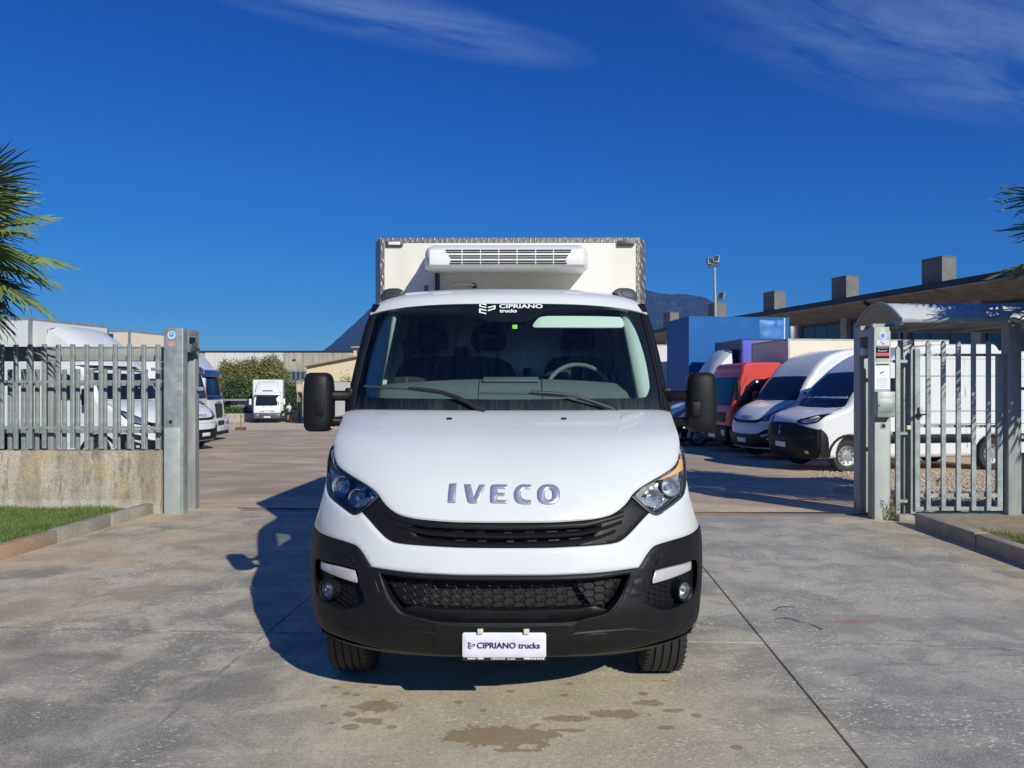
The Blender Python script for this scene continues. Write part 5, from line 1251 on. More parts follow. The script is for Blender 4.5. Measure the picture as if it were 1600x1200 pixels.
def daily(t, length=2.35, high=False, lz=True, sides=(1, -1), trimgrey=False):
    """nose and cab of the same make as the truck in front; high = tall panel van"""
    if high:
        fr = DAILY[:-1] + [(2.40, 1.62), (2.60, 1.85), (2.78, 2.20), (2.88, 2.60)]; top = [(3.1, 2.93), (length - 0.1, 2.95), (length, 2.88)]
        ar = [(0.97, 0.43), (length - 1.25, 0.45)]
    else:
        fr = DAILY; top = [(1.85, 2.31), (length - 0.05, 2.32), (length, 2.28)]; ar = [(0.97, 0.43)]
    v = Veh(t, fr, top, length, 1.0, arches=ar, bulge=0.30, taper=0.11, z_t=1.4)
    v.front('windscreen', [(-0.86, 1.53), (0.86, 1.53), (0.90, 1.62), (0.79, 2.12), (0.75, 2.19), (-0.75, 2.19), (-0.79, 2.12), (-0.90, 1.62)], M['farglass'])
    v.side('side_window', [(1.36, 1.55), (1.46, 1.68), (1.72, 2.02), (1.80, 2.08), (2.18, 2.08), (2.18, 1.55)], M['farglass'], sides)
    g = v.front('upper_grille', [(0, 0.95), (0.45, 0.955), (0.60, 1.00), (0.70, 1.07), (0.64, 1.10), (0.52, 1.05), (0.35, 1.035), (0, 1.03), (-0.35, 1.035), (-0.52, 1.05), (-0.64, 1.10), (-0.70, 1.07), (-0.60, 1.00), (-0.45, 0.955)], M['grille'])[0]
    for zz in (0.97, 1.00): v.front('slat', [(-0.5, zz), (0.5, zz), (0.5, zz + 0.010), (-0.5, zz + 0.010)], M['darksteel'], off=0.018, parent=g, round_=0)
    v.front('headlight', [(0.60, 1.09), (0.70, 1.00), (0.88, 1.04), (0.96, 1.15), (0.985, 1.36), (0.90, 1.30), (0.72, 1.19)], M['blackgloss'], mir=True, off=0.010)
    v.front('lamp_unit', [(0.66, 1.09), (0.72, 1.03), (0.86, 1.07), (0.93, 1.16), (0.95, 1.28), (0.86, 1.24), (0.72, 1.15)], M['farlamp'], mir=True, off=0.016)
    v.side('bumper_wrap', [(0.34, 0.845), (0.50, 0.83), (0.54, 0.33), (0.34, 0.33)], M['blackpl'], (1, -1), off=0.012)
    v.front('white_lower_band', [(-0.9, 0.86), (0.9, 0.86), (0.62, 0.93), (-0.62, 0.93)], M['white2'], off=0.012)
    v.front('bumper', [(-0.99, 0.84), (-0.86, 0.83), (-0.70, 0.76), (-0.62, 0.68), (0, 0.66), (0.62, 0.68), (0.70, 0.76), (0.86, 0.83), (0.99, 0.84), (0.995, 0.40), (0.8, 0.33), (-0.8, 0.33), (-0.995, 0.40)], M['blackpl'], off=0.02, depth=0.08)
    v.front('daytime_light', [(0.70, 0.66), (0.92, 0.72), (0.92, 0.68), (0.72, 0.60)], M['drl'], mir=True, off=0.032)
    v.front('fog_lamp', [(0.84, 0.60), (0.89, 0.60), (0.89, 0.55), (0.84, 0.55)], M['drl'], mir=True, off=0.032)
    v.front('number_plate', [(-0.19, 0.45), (0.19, 0.45), (0.19, 0.56), (-0.19, 0.56)], M['plate'], off=0.035, round_=0)
    text_on('badge', 'IVECO', 0, 1.105, 0.46, v.F, M['badgeblue'], v.body, off=0.008, bold=0.03, height=0.075)
    v.lines('panel_gap', [[(1.28, 0.55), (1.28, 1.50)], [(2.24, 0.55), (2.24, 2.1)]] + ([[(2.3, 1.45), (length - 0.1, 1.45)], [(3.6, 0.5), (3.6, 2.5)], [(4.9, 0.5), (4.9, 2.5)]] if high else []), sides)
    v.side('wheel_arch', [(0.97 + 0.50 * math.cos(R(a)), 0.34 + 0.50 * math.sin(R(a))) for a in range(0, 181, 15)] + [(0.97 + 0.435 * math.cos(R(a)), 0.34 + 0.435 * math.sin(R(a))) for a in range(180, -1, -15)], M['blackpl'], sides, off=0.012, round_=0)
    v.side('door_handle', [(2.02, 1.36), (2.16, 1.36), (2.16, 1.40), (2.02, 1.40)], M['blackpl'], sides, off=0.03, round_=0)
    v.mirrors(1.15, 1.60, sides=(1, -1))
    v.seam([(0.62, 1.105), (0.74, 1.19), (0.88, 1.30), (0.945, 1.38), (0.93, 1.50)])
    v.seam([(-0.93, 1.515), (-0.4, 1.50), (0.4, 1.50), (0.93, 1.515)], mir=False)
    b = MB()
    for p in ((( -0.3, 1.53), (0.42, 1.60)), ((-0.85, 1.56), (-0.25, 1.56))): b.tube([Vector(v.F(*p[0])) - Vector((0, .02, -.01)), Vector(v.F(*p[1])) - Vector((0, .02, -.01))], 0.01, 5)
    b.build('wiper', M['rubber'], v.body)
    return v
M['farlamp'] = pmat('far_headlight', (0.50, 0.54, 0.58), 0.12, metal=0.6, vary=0.7, vscale=9, col2=(0.10, 0.11, 0.13))
M['badgeblue'] = pmat('badge_blue', (0.12, 0.30, 0.62), 0.3, metal=0.5)
M['mauve'] = None
g = NG('blue_to_mauve_side', 0.35)
pc_ = g.mix(g.ramp(g.x, 8.0, 8.8), (0.10, 0.11, 0.62), (0.26, 0.17, 0.24)); g.b.inputs['Coat Weight'].default_value = 0.3  # base colour runs from blue to mauve along the box side
M['mauve'] = g.done(g.mix(g.ramp(g.noise(0.8, 3), 0.4, 0.65, 0, 0.4), pc_, (0.17, 0.10, 0.17)))
RZ, LZ = R(-90), R(90)

# ---- right row, nose towards the lane
t = thing('panel_van', 'white panel van with black bumper, its side running behind the pedestrian gate', 'van', (5.97, 16.32, gz(16.4)), R(-81))
FR = [(0.26, 0.14), (0.40, 0.05), (0.58, 0.0), (0.78, 0.0), (0.95, 0.02), (1.08, 0.06), (1.16, 0.13), (1.23, 0.28), (1.29, 0.50), (1.34, 0.74), (1.60, 1.04), (1.90, 1.36), (2.10, 1.58), (2.22, 1.72), (2.40, 1.98), (2.56, 2.28), (2.68, 2.70)]
v = Veh(t, FR, [(3.1, 2.74), (4.55, 2.76), (4.62, 2.70), (4.66, 2.62), (5.35, 2.60)], 5.40, 1.025, arches=[(0.95, 0.42), (4.40, 0.43)], bulge=0.28, taper=0.075, z_t=1.2)
v.front('windscreen', [(-0.84, 1.36), (0.84, 1.36), (0.92, 1.42), (0.80, 2.08), (0.74, 2.15), (-0.74, 2.15), (-0.80, 2.08), (-0.92, 1.42)], M['farglass'])
v.front('mirror_glimpse', [(0.22, 1.52), (0.70, 1.50), (0.66, 1.98), (0.26, 2.0)], M['visorlit'] if 'visorlit' in M else M['greypatch'], off=0.009) if False else None
v.side('side_window', [(1.22, 1.40), (1.46, 1.62), (1.72, 1.92), (1.84, 2.0), (2.40, 2.0), (2.40, 1.36), (1.30, 1.36)], M['farglass'], (1,))
bu = v.front('bumper', [(-1.01, 0.92), (-0.62, 1.00), (-0.45, 1.04), (0.45, 1.04), (0.62, 1.00), (1.01, 0.92), (1.02, 0.34), (0.8, 0.27), (-0.8, 0.27), (-1.02, 0.34)], M['blackpl'], off=0.015, depth=0.05)[0]
gr_ = v.front('upper_grille', [(-0.50, 1.0), (0.50, 1.0), (0.46, 0.72), (-0.46, 0.72)], M['dark'], off=0.020)[0]
for k in range(6): v.front('slat', [(-0.47, 0.745 + k * .044), (0.47, 0.745 + k * .044), (0.47, 0.76 + k * .044), (-0.47, 0.76 + k * .044)], M['grille'], off=0.034, parent=gr_, round_=0)
text_on('badge', 'F', 0, 0.945, 0.06, v.F, M['badgeblue'], gr_, off=0.046, bold=0.03, height=0.045)
for k, ch_ in enumerate('IAT'): text_on('badge', ch_, 0, 0.895 - k * 0.05, 0.03 if ch_ == 'I' else 0.06, v.F, M['whiteprint'] if k else M['badgeblue'], gr_, off=0.046, bold=0.03, height=0.045)
v.front('headlight', [(0.50, 1.10), (0.56, 1.015), (0.94, 1.04), (1.01, 1.12), (1.02, 1.27), (0.92, 1.24), (0.68, 1.16)], M['blackgloss'], mir=True, off=0.012)
v.seam([(0.48, 1.05), (0.55, 1.12), (0.80, 1.20), (0.93, 1.27), (0.90, 1.36)])
v.seam([(-0.92, 1.35), (-0.4, 1.335), (0.4, 1.335), (0.92, 1.35)], mir=False)
b = MB(); b.tube([Vector(v.F(x, z)) - Vector((0, .025, -.01)) for x, z in ((-.25, 1.38), (.15, 1.42), (.62, 1.45))], .010, 5); b.tube([Vector(v.F(x, z)) - Vector((0, .025, -.01)) for x, z in ((-.8, 1.40), (-.5, 1.42), (-.1, 1.41))], .010, 5); b.build('wiper', M['rubber'], v.body)
v.front('lamp_unit', [(0.60, 1.09), (0.64, 1.04), (0.92, 1.06), (0.97, 1.18), (0.80, 1.14)], M['farlamp'], mir=True, off=0.018)
v.front('number_plate', [(-0.20, 0.50), (0.20, 0.50), (0.20, 0.61), (-0.20, 0.61)], M['plate'], off=0.035, round_=0)
v.front('fog_lamp', [(0.74, 0.40), (0.81, 0.40), (0.81, 0.46), (0.74, 0.46)], M['drl'], mir=True, off=0.024)
v.front('air_inlet', [(0.55, 0.70), (0.92, 0.80), (0.94, 0.72), (0.70, 0.64)], M['dark'], mir=True, off=0.022)
v.side('bumper_wrap', [(0.30, 0.94), (0.42, 0.86), (0.50, 0.72), (0.50, 0.32), (0.30, 0.32)], M['blackpl'], (1, -1), off=0.012)
v.side('wheel_arch', [(0.95 + 0.48 * math.cos(R(a)), 0.34 + 0.48 * math.sin(R(a))) for a in range(0, 181, 15)] + [(0.95 + 0.425 * math.cos(R(a)), 0.34 + 0.425 * math.sin(R(a))) for a in range(180, -1, -15)], M['blackpl'], (1, -1), off=0.012, round_=0)
v.side('side_moulding', [(1.50, 0.62), (3.90, 0.62), (3.90, 0.80), (1.50, 0.80)], M['blackpl'], (1,), off=0.02, round_=0)
v.side('side_moulding', [(4.88, 0.62), (5.36, 0.62), (5.36, 0.80), (4.88, 0.80)], M['blackpl'], (1,), off=0.02, round_=0)
v.side('wind_mark', [(1.78, 2.31), (1.80, 2.31), (1.88, 2.42), (1.87, 2.42)], M['darksteel'], (1,), off=0.004, round_=0)
v.lines('panel_gap', [[(1.34, 0.5), (1.34, 1.36)], [(2.46, 0.5), (2.46, 2.05)], [(3.75, 0.5), (3.75, 2.4)], [(2.5, 1.30), (5.3, 1.30)], [(2.5, 2.05), (5.3, 2.05)], [(3.0, 2.42), (5.3, 2.42)], [(2.5, 1.02), (5.3, 1.02)]], (1,))
v.side('fuel_flap', [(1.20, 0.86), (1.27, 0.86), (1.27, 0.93), (1.20, 0.93)], M['blackpl'], (1,), off=0.006, round_=1)
v.side('side_lamp', [(1.28, 1.02), (1.34, 1.02), (1.34, 1.08), (1.28, 1.08)], M['blackpl'], (1,), off=0.012)
v.wheels([0.95, 4.40]); v.mirrors(1.42, 1.50, h=0.36)
t = thing('high_roof_van', 'white high-roof van between the red truck and the black-bumpered van', 'van', (6.10, 19.50, gz(19.6)), R(-75))
v = daily(t, 6.6, high=True); v.wheels([0.97, 5.35])
v.lines('roof_seam', [[(2.3, 2.30), (6.5, 2.30)]], (1,), 0.006)

# red cab with cream box
def cabover(t, mat, h=2.65, hw=1.08, clen=1.72, fz=(1.42, 2.30), bumpmat=None, bump_top=0.82, tilt=0.30, roofr=0.10):
    FRc = [(0.34, 0.06), (0.45, 0.0), (0.8, 0.0), (1.2, 0.02), (fz[0] - 0.05, 0.05), (fz[0], 0.07), ((fz[0] + fz[1]) / 2, 0.07 + tilt * 0.5), (fz[1], 0.07 + tilt), (fz[1] + 0.10, 0.10 + tilt), (h - 0.10, 0.15 + tilt), (h - 0.02, 0.26 + tilt)]
    v = Veh(t, FRc, [(0.8 + tilt, h), (clen - 0.08, h), (clen, h - 0.08)], clen, hw, arches=[(1.05, 0.0)], bulge=0.07, taper=0.04, z_t=1.5, r=0.06, z0=0.72, mat=mat)
    v.front('windscreen', [(-hw + .16, fz[0]), (hw - .16, fz[0]), (hw - .14, fz[0] + .08), (hw - .22, fz[1] - .03), (-hw + .22, fz[1] - .03), (-hw + .14, fz[0] + .08)], M['farglass'], off=0.008)
    v.side('side_window', [(0.28, fz[0] - .04), (0.34 + tilt, fz[1] - .10), (1.32, fz[1] - .08), (1.32, fz[0] - .04)], M['farglass'])
    v.lines('panel_gap', [[(0.20, 0.8), (0.20, fz[0]), (0.28 + tilt, fz[1])], [(1.42, 0.8), (1.42, fz[1])]], wdt=0.012)
    b = MB(); b.bb(-hw + 0.01, hw - 0.01, -0.07, 0.28, 0.34, bump_top); bb_ = b.build('bumper', bumpmat or M['blackpl'], t, bevel=0.05, seg=3)
    for sx in (-1, 1):
        b = MB(); b.bb(sx * (hw - .38), sx * (hw - .10), -0.085, -0.05, bump_top - 0.30, bump_top - 0.12); b.build('headlight', M['farlamp'], t, bevel=0.01)
    b = MB(); b.bb(-0.26, 0.26, -0.085, -0.06, 0.44, 0.55); b.build('number_plate', M['plate'], t)
    return v
t = thing('cab_over_truck', 'red cab-over truck with a long cream box behind its cab', 'truck', (6.25, 22.75, gz(22.7)), R(-83))
v = cabover(t, M['red'], h=2.72, hw=1.06)
v.front('front_grille', [(-0.75, 0.92), (0.75, 0.92), (0.75, 1.22), (-0.75, 1.22)], M['grille'], off=0.012)
for k in range(4): v.front('slat', [(-0.72, 0.95 + k * .07), (0.72, 0.95 + k * .07), (0.72, 0.975 + k * .07), (-0.72, 0.975 + k * .07)], M['darksteel'], off=0.026, round_=0)
v.mirrors(0.18, 1.85, h=0.55, w_=0.20, reach=0.25)
cargo(t, 2.42, 1.78, 6.95, 0.95, 3.40, M['cream'], M['cream'])
chassis(t, 0.4, 6.8); v.wheels([1.05, 5.2], r=0.42, wd=0.25, inset=0.16)

t = thing('boxed_light_truck', 'small white truck with sloping wind deflector and a dark navy box', 'truck', (5.35, 26.2, gz(26.3)), R(-84))
v = daily(t); v.wheels([0.97, 5.2]); chassis(t, 1.0, 7)
deflector(t, 1.75, 1.35, 2.28, 2.28, 3.42, M['white2'])
cargo(t, 2.4, 2.42, 7.2, 0.95, 3.72, M['navy'], M['mauve'], trim=M['visorblue'])
t = thing('box_body_truck', 'tall plain blue box body towering behind the other parked trucks', 'truck', (6.74, 29.95, gz(29.9)), R(-90 + 7.5))
c = cargo(t, 2.5, 0.0, 4.15, 0.95, 4.92, M['bluedeep'] if 'bluedeep' in M else M['blue'], M['blue'], trim=M['blue'])
b = MB(); b.bb(1.256, 1.262, 3.92, 3.97, 3.4, 4.90); b.build('white_strip', M['white2'], c)
b = MB(); r_ = random.Random(4); rows = [[(1.27 + r_.uniform(0, .09), 2.9 + i * .13, 3.9 + j * .13) for j in range(8)] for i in range(9)]
for row in rows: row[0] = (1.258, row[0][1], row[0][2]); row[-1] = (1.258, row[-1][1], row[-1][2])
rows[0] = [(1.258, p[1], p[2]) for p in rows[0]]; rows[-1] = [(1.258, p[1], p[2]) for p in rows[-1]]
b.grid(rows); M['tarp'] = pmat('blue_tarp', (0.03, 0.20, 0.55), 0.5, vary=0.2, vscale=4); b.build('loose_tarp', M['tarp'], c, smooth=50)
b = MB(); b.bb(-1.2, 1.2, 4.18, 4.55, 1.0, 4.6); b.build('rear_frame', M['navy'], c, bevel=0.05)
chassis(t, 0.0, 4.2)
for y in (0.8, 3.4):
    for sx in (-1, 1):
        b = MB(); b.lathe([(-.12, .25), (-.14, .4), (-.1, .48), (.1, .48), (.14, .4), (.12, .25), (.05, .2), (.05, .0001)], (sx * 1.05, y, .48), 'x', 24); b.build('wheel', M['tyre'], t)
t = thing('white_box_truck', 'white box body just left of the tall blue box, mostly hidden by the windscreen pillar', 'truck', (6.35, 35.2, gz(35)), RZ)
c = cargo(t, 2.5, 0.0, 4.0, 0.9, 4.25, M['white2'], M['white2'])
b = MB(); b.bb(-0.9, 0.4, -0.02, 0.0, 3.55, 3.8); b.build('vent', M['dark'], c)
chassis(t, 0.0, 4.0)
for y in (0.9, 3.2):
    for sx in (-1, 1):
        b = MB(); b.lathe([(-.12, .25), (-.14, .4), (-.1, .48), (.1, .48), (.14, .4), (.12, .25), (.05, .2), (.05, .0001)], (sx * 1.05, y, .48), 'x', 24); b.build('wheel', M['tyre'], t)

# ---- left row, nose towards the lane
t = thing('boxed_light_truck', 'nearest white box truck behind the left fence, with rounded wind deflector', 'truck', (-7.35, 15.95, gz(16)), R(78))
v = daily(t); v.wheels([0.97, 5.0]); chassis(t, 1.0, 7.4); deflector(t, 1.80, 1.32, 2.42, 2.26, 3.14, M['white2']); cargo(t, 2.2, 2.56, 7.6, 0.95, 3.25, M['white2'], M['white2'])
t = thing('boxed_light_truck', 'white light truck with blue box, second in the row behind the left fence', 'truck', (-9.6, 19.6, gz(19.7)), R(78))
v = daily(t); v.wheels([0.97, 5.0]); chassis(t, 1.0, 7); deflector(t, 1.80, 1.30, 2.05, 2.26, 3.05, M['white2']); cargo(t, 2.2, 2.12, 7.2, 0.95, 3.42, M['blue'], M['navy'], trim=M['blue'])
t = thing('boxed_light_truck', 'white light truck with beige box whose nose shows right of the left gate post', 'truck', (-9.65, 23.2, gz(23.6)), R(78))
v = daily(t); v.wheels([0.97, 5.0]); chassis(t, 1.0, 7); deflector(t, 1.70, 1.30, 1.72, 2.26, 3.1, M['white2']); cargo(t, 2.35, 1.80, 7.0, 0.95, 3.72, M['cream'], M['cream'])
def tractor(label, loc, rz, hh=3.75, visor=True, grey=False):
    t = thing('tractor_unit', label, 'truck', loc, rz)
    FRc = [(0.36, 0.10), (0.50, 0.02), (0.9, 0.0), (1.3, 0.02), (1.72, 0.07), (1.80, 0.09), (2.35, 0.24), (2.78, 0.38), (2.90, 0.46), (3.20, 0.66), (3.50, 0.98), (3.68, 1.35)]
    v = Veh(t, FRc, [(1.7, hh), (2.2, hh), (2.25, hh - .1)], 2.28, 1.22, arches=[(1.35, 0.0)], bulge=0.16, taper=0.045, z_t=1.9, r=0.12, z0=0.66)
    v.front('windscreen', [(-1.06, 1.82), (1.06, 1.82), (1.02, 2.74), (-1.02, 2.74)], M['farglass'], off=0.008)
    v.front('lower_screen_band', [(-1.08, 1.66), (1.08, 1.66), (1.07, 1.81), (-1.07, 1.81)], M['navy'], off=0.010)
    g_ = v.front('front_grille', [(-0.50, 1.50), (0.50, 1.50), (0.42, 0.92), (-0.42, 0.92)], M['grille'], off=0.014)[0]
    for k in range(7): v.front('slat', [(-0.44, 0.96 + k * .075), (0.44, 0.96 + k * .075), (0.44, 0.99 + k * .075), (-0.44, 0.99 + k * .075)], M['greypatch'], off=0.028, parent=g_, round_=0)
    v.front('badge', [(-0.30, 1.53), (0.30, 1.53), (0.28, 1.58), (-0.28, 1.58)], M['chrome'], off=0.02)
    if visor:
        b = MB(); rows = [[(x, 0.30 + 0.12 * (abs(x) / 1.1) ** 3, 2.86), (x, 0.10 + 0.14 * (abs(x) / 1.1) ** 3, 2.72), (x, 0.12 + 0.14 * (abs(x) / 1.1) ** 3, 2.58), (x, 0.16 + 0.14 * (abs(x) / 1.1) ** 3, 2.58), (x, 0.34 + 0.12 * (abs(x) / 1.1) ** 3, 2.84)] for x in np.linspace(-1.12, 1.12, 13)]
        b.grid(rows, closed=True); b.add(rows[0], [(0, 1, 2, 3, 4)]); b.add(rows[-1], [(4, 3, 2, 1, 0)]); b.build('sun_visor', M['visorblue'], t, smooth=40)
    b = MB(); b.bb(-1.22, 1.22, -0.06, 0.30, 0.34, 0.86); b.build('bumper', M['white2'], t, bevel=0.06, seg=3)
    b = MB(); b.bb(-0.42, 0.42, -0.075, -0.05, 0.62, 0.80); b.build('lower_grille', M['grille'], t)
    b = MB(); b.bb(-0.30, 0.30, -0.075, -0.05, 0.40, 0.56); b.build('number_plate', M['plate'], t)
    b = MB(); b.bb(-1.2, 1.2, -0.04, 0.2, 0.22, 0.34); b.build('lower_spoiler', M['blackpl'], t)
    for sx in (-1, 1):
        b = MB(); b.bb(sx * 0.74, sx * 1.16, -0.08, -0.03, 0.62, 0.80); b.build('headlight', M['farlamp'], t, bevel=0.02)
        v2 = sx
    v.side('side_window', [(0.42, 1.86), (0.66, 2.62), (1.30, 2.62), (1.30, 1.86)], M['farglass'])
    v.side('side_visor_panel', [(0.66, 2.68), (0.74, 2.95), (1.40, 2.98), (1.40, 2.68)], M['visorblue'])
    v.lines('panel_gap', [[(0.22, 0.8), (0.24, 1.8), (0.60, 2.64)], [(1.40, 0.8), (1.40, 2.66)]], wdt=0.014)
    v.mirrors(0.18, 2.15, h=0.75, w_=0.24, reach=0.26, mat=M['white2'], sides=(-1,))
    chassis(t, 1.0, 6.0); v.wheels([1.4, 5.0], r=0.5, wd=0.32, inset=0.18)
    b = MB(); b.bb(-1.24, 1.24, 0.35, 0.85, 0.36, 0.70); b.bb(-1.24, 1.24, 1.98, 2.3, 0.36, 0.9); b.build('step_fairing', M['white2'], t, bevel=0.04)
    return t
tractor('white heavy tractor unit half hidden behind the left gate post', (-11.4, 26.9, gz(26.9)), R(92))
tractor('white heavy tractor unit with blue sun visor, last in the left row', (-12.0, 30.2, gz(30.2)), R(96), hh=3.78)

# ---- truck facing the camera at the far end
t = thing('box_truck', 'small white box truck facing the gate at the far end of the yard', 'truck', ((417.5 - 800) / FPX * 61, 61.0, gz(61)), R(16))
v = cabover(t, M['white2'], h=2.55, hw=1.08, fz=(1.42, 2.22), bumpmat=M['galvbump'] if 'galvbump' in M else M['greypatch'], bump_top=0.84, tilt=0.22)
v.front('bonnet_slot', [(-0.45, 0.98), (0.62, 0.98), (0.62, 1.01), (-0.45, 1.01)], M['dark'], off=0.008, round_=0)
v.front('air_intake', [(0.28, 0.90), (0.60, 0.90), (0.60, 0.94), (0.28, 0.94)], M['dark'], off=0.008, mir=True, round_=0)
v.front('air_intake', [(0.20, 1.34), (0.38, 1.34), (0.38, 1.38), (0.20, 1.38)], M['dark'], off=0.010, mir=True, round_=0)
b = MB(); b.bb(-1.0, 1.0, 0.05, 0.30, 2.26, 2.34); b.build('sun_visor', M['greypatch'], t, bevel=0.02)
d_ = deflector(t, 1.9, 0.55, 1.7, 2.50, 3.50, M['white2'])
b = MB(); b.bb(-0.4, 0.4, 0.60, 0.66, 2.62, 2.70); b.build('deflector_slot', M['dark'], d_)
v.mirrors(0.10, 1.75, h=0.5, w_=0.18, reach=0.26, mat=M['white2']); v.wheels([1.05, 5.0], r=0.42, wd=0.25, inset=0.14); chassis(t, .4, 6)
cargo(t, 2.46, 1.80, 7.0, 0.95, 3.62, M['white2'], M['white2'])
t = thing('parked_lorry', 'white lorry box seen end-on beside the hedge, just left of the near mirror', 'truck', ((497 - 800) / FPX * 58, 58.0, gz(58)), 0.0)
c = cargo(t, 2.45, 0, 6.0, 0.55, 3.35, M['white2'], M['white2']); chassis(t, 0, 6, z=.5)
b = MB(); b.lathe([(-.12, .25), (-.14, .4), (.14, .4), (.12, .25), (.05, .2), (.05, .0001)], (-1.0, 1.2, .42), 'x', 16); b.build('wheel', M['tyre'], t)
b = MB(); b.lathe([(-.12, .25), (-.14, .4), (.14, .4), (.12, .25), (.05, .2), (.05, .0001)], (1.0, 1.2, .42), 'x', 16); b.build('wheel', M['tyre'], t)
# ================================================================== WALL, FENCE, GATE POSTS
g = NG('cast_wall', 0.9)
w1 = g.noise(1.0, 7, 0.7, vec=g.map((2.6, 2.6, 0.35))); w2 = g.noise(5.5, 7, 0.7, vec=g.map((2.2, 2.2, 0.7))); w3 = g.noise(60, 4, 0.6)
wc = g.mix(g.ramp(w1, 0.40, 0.60), (0.30, 0.265, 0.205), (0.50, 0.455, 0.375))
wc = g.mix(g.math('MULTIPLY', g.ramp(w2, 0.50, 0.64), g.ramp(g.z, 0.1, 0.4, 0.35, 0.75)), wc, (0.155, 0.130, 0.095))
wc = g.mix(g.math('MULTIPLY', g.ramp(g.noise(2.0, 4), 0.5, 0.62), 0.5), wc, (0.50, 0.38, 0.20))
wc = g.mix(g.math('MULTIPLY', g.ramp(g.z, 0.20, 0.04), 0.55), wc, (0.50, 0.48, 0.43))
wc = g.mix(g.ramp(w3, 0.4, 0.6, 0.35, 0), wc, (0.12, 0.10, 0.08))
M['wall'] = g.done(wc, g.bump(g.math('ADD', w3, w2), 0.7, 0.012))
def wall_box(name, label, u0, u1, v0, v1, h, mat, z0=-0.1, seam=None):
    t = thing(name, label, 'wall'); b = MB()
    c = [Vector((*site(u, v), z0)) for u, v in ((u0, v0), (u1, v0), (u1, v1), (u0, v1))]
    b.prism(c, (0, 0, h - z0)); b.build('wall_body', mat, t, bevel=0.012, seg=2)
    return t
def xy(px, Y): return ((px - 800) / FPX * Y, Y)
# the low wall runs square to the view: front face at about 9.55 m
WY = 9.56
t = thing('low_wall', 'low stained concrete wall under the left palisade fence', 'wall')
b = MB(); b.bb(-16.0, -4.56, WY, WY + 0.22, -0.1, 0.812); b.build('wall_body', M['wall'], t, bevel=0.012)
b = MB(); b.bb(-16.0, -4.562, WY - 0.012, WY + 0.01, -0.1, 0.175); b.build('wall_footing', M['wall'], t, bevel=0.006)
def angle_post(mb, x, y, z0, z1, w=0.055, d=0.028, th=0.004):
    """folded steel pale: shallow channel section"""
    s = [(-w / 2, d), (-w / 2, 0.004), (-w / 4, 0), (w / 4, 0), (w / 2, 0.004), (w / 2, d), (w / 2 - th, d), (w / 2 - th, th + 0.004), (w / 4, th), (-w / 4, th), (-w / 2 + th, th + 0.004), (-w / 2 + th, d)]
    mb.prism([(x + a, y + c, z0) for a, c in s], (0, 0, z1 - z0))
me_pale = None
fen = thing('palisade_fence', 'galvanised palisade fence standing on the low wall at left', 'fence', (0, 0, 0))
FY = 9.66
pb = MB(); angle_post(pb, 0, 0, 0.835, 2.200); me_pale = pb.mesh('picket', M['galv'], smooth=0)
for k in range(22):
    px = 247.5 - k * 22.15; X = (px - 800) / FPX * FY; o = link('picket', me_pale, fen, (X, FY - 0.03 + random.uniform(-.002, .002), random.uniform(-0.004, 0.004)))
for z0, z1 in ((1.695, 1.730), (1.090, 1.125)):
    b = MB(); b.bb(-9.2, -4.60, FY, FY + 0.03, z0, z1); b.bb(-4.62, -4.48, FY - 0.02, FY + 0.01, z0 - 0.005, z1 + 0.03) if False else None
    b.build('rail', M['galv'], fen, smooth=0)
for px, zz in ((259, 1.87), (259, 1.10)):
    b = MB(); b.bb((247 - 800) / FPX * FY, (262 - 800) / FPX * FY, 9.46, 9.52, zz - 0.02, zz + 0.02); b.build('fixing_bracket', M['galv'], fen, bevel=0.004)
for px in (50, -180):
    X = (px - 800) / FPX * (FY + .1); b = MB(); b.bb(X - 0.03, X + 0.03, FY + 0.032, FY + 0.092, 0.78, 2.12); b.build('fence_post', M['galvdirty'], fen, smooth=0)
# sliding gate, open, standing behind the fence
sg = thing('sliding_gate', 'open sliding palisade gate parked behind the left fence, with deep top beam', 'gate')
GY = 9.88
b = MB(); b.bb(-9.6, -4.62, GY - 0.02, GY + 0.03, 1.985, 2.180); b.build('top_beam', M['galvdirty'], sg, bevel=0.004)
b = MB(); b.bb(-9.6, -4.62, GY - 0.025, GY - 0.02, 1.995, 2.01); b.bb(-9.6, -4.62, GY - 0.03, GY - 0.02, 2.165, 2.182); b.build('beam_lip', M['galv'], sg, smooth=0)
for z0, z1 in ((1.66, 1.70), (1.02, 1.07), (0.12, 0.24)):
    b = MB(); b.bb(-9.6, -4.62, GY, GY + 0.04, z0, z1); b.build('rail', M['galv'], sg, smooth=0)
pb = MB(); angle_post(pb, 0, 0, 0.14, 1.88, w=0.055); me2 = pb.mesh('picket', M['galv'], smooth=0)
for k in range(22):
    px = 249.5 - k * 21.1
    if abs(px - 80) < 8: continue
    o = link('picket', me2, sg, ((px - 800) / FPX * GY, GY - 0.035, random.uniform(-.004, .004)))
b = MB(); X = (80 - 800) / FPX * GY; b.bb(X - 0.055, X + 0.055, GY - 0.045, GY + 0.03, 0.12, 1.98); b.build('gate_stile', M['galvdirty'], sg, bevel=0.004)
b = MB(); X = -4.66; b.bb(X - 0.04, X + 0.04, GY - 0.045, GY + 0.03, 0.12, 1.98); b.build('gate_stile', M['galvdirty'], sg, bevel=0.004)

def ring_hole(parent, x, y, z, r=0.024):
    b = MB(); b.lathe([(0.0, r * 1.7), (-0.006, r * 1.6), (-0.006, r * 1.05), (0.02, r * 1.0)], (x, y, z), 'y', 20); b.build('photocell_ring', M['galv'], parent)
    b = MB(); b.lathe([(-0.003, r), (-0.003, 0.0001)], (x, y, z), 'y', 20); b.build('photocell_lens', M['dark'], parent)
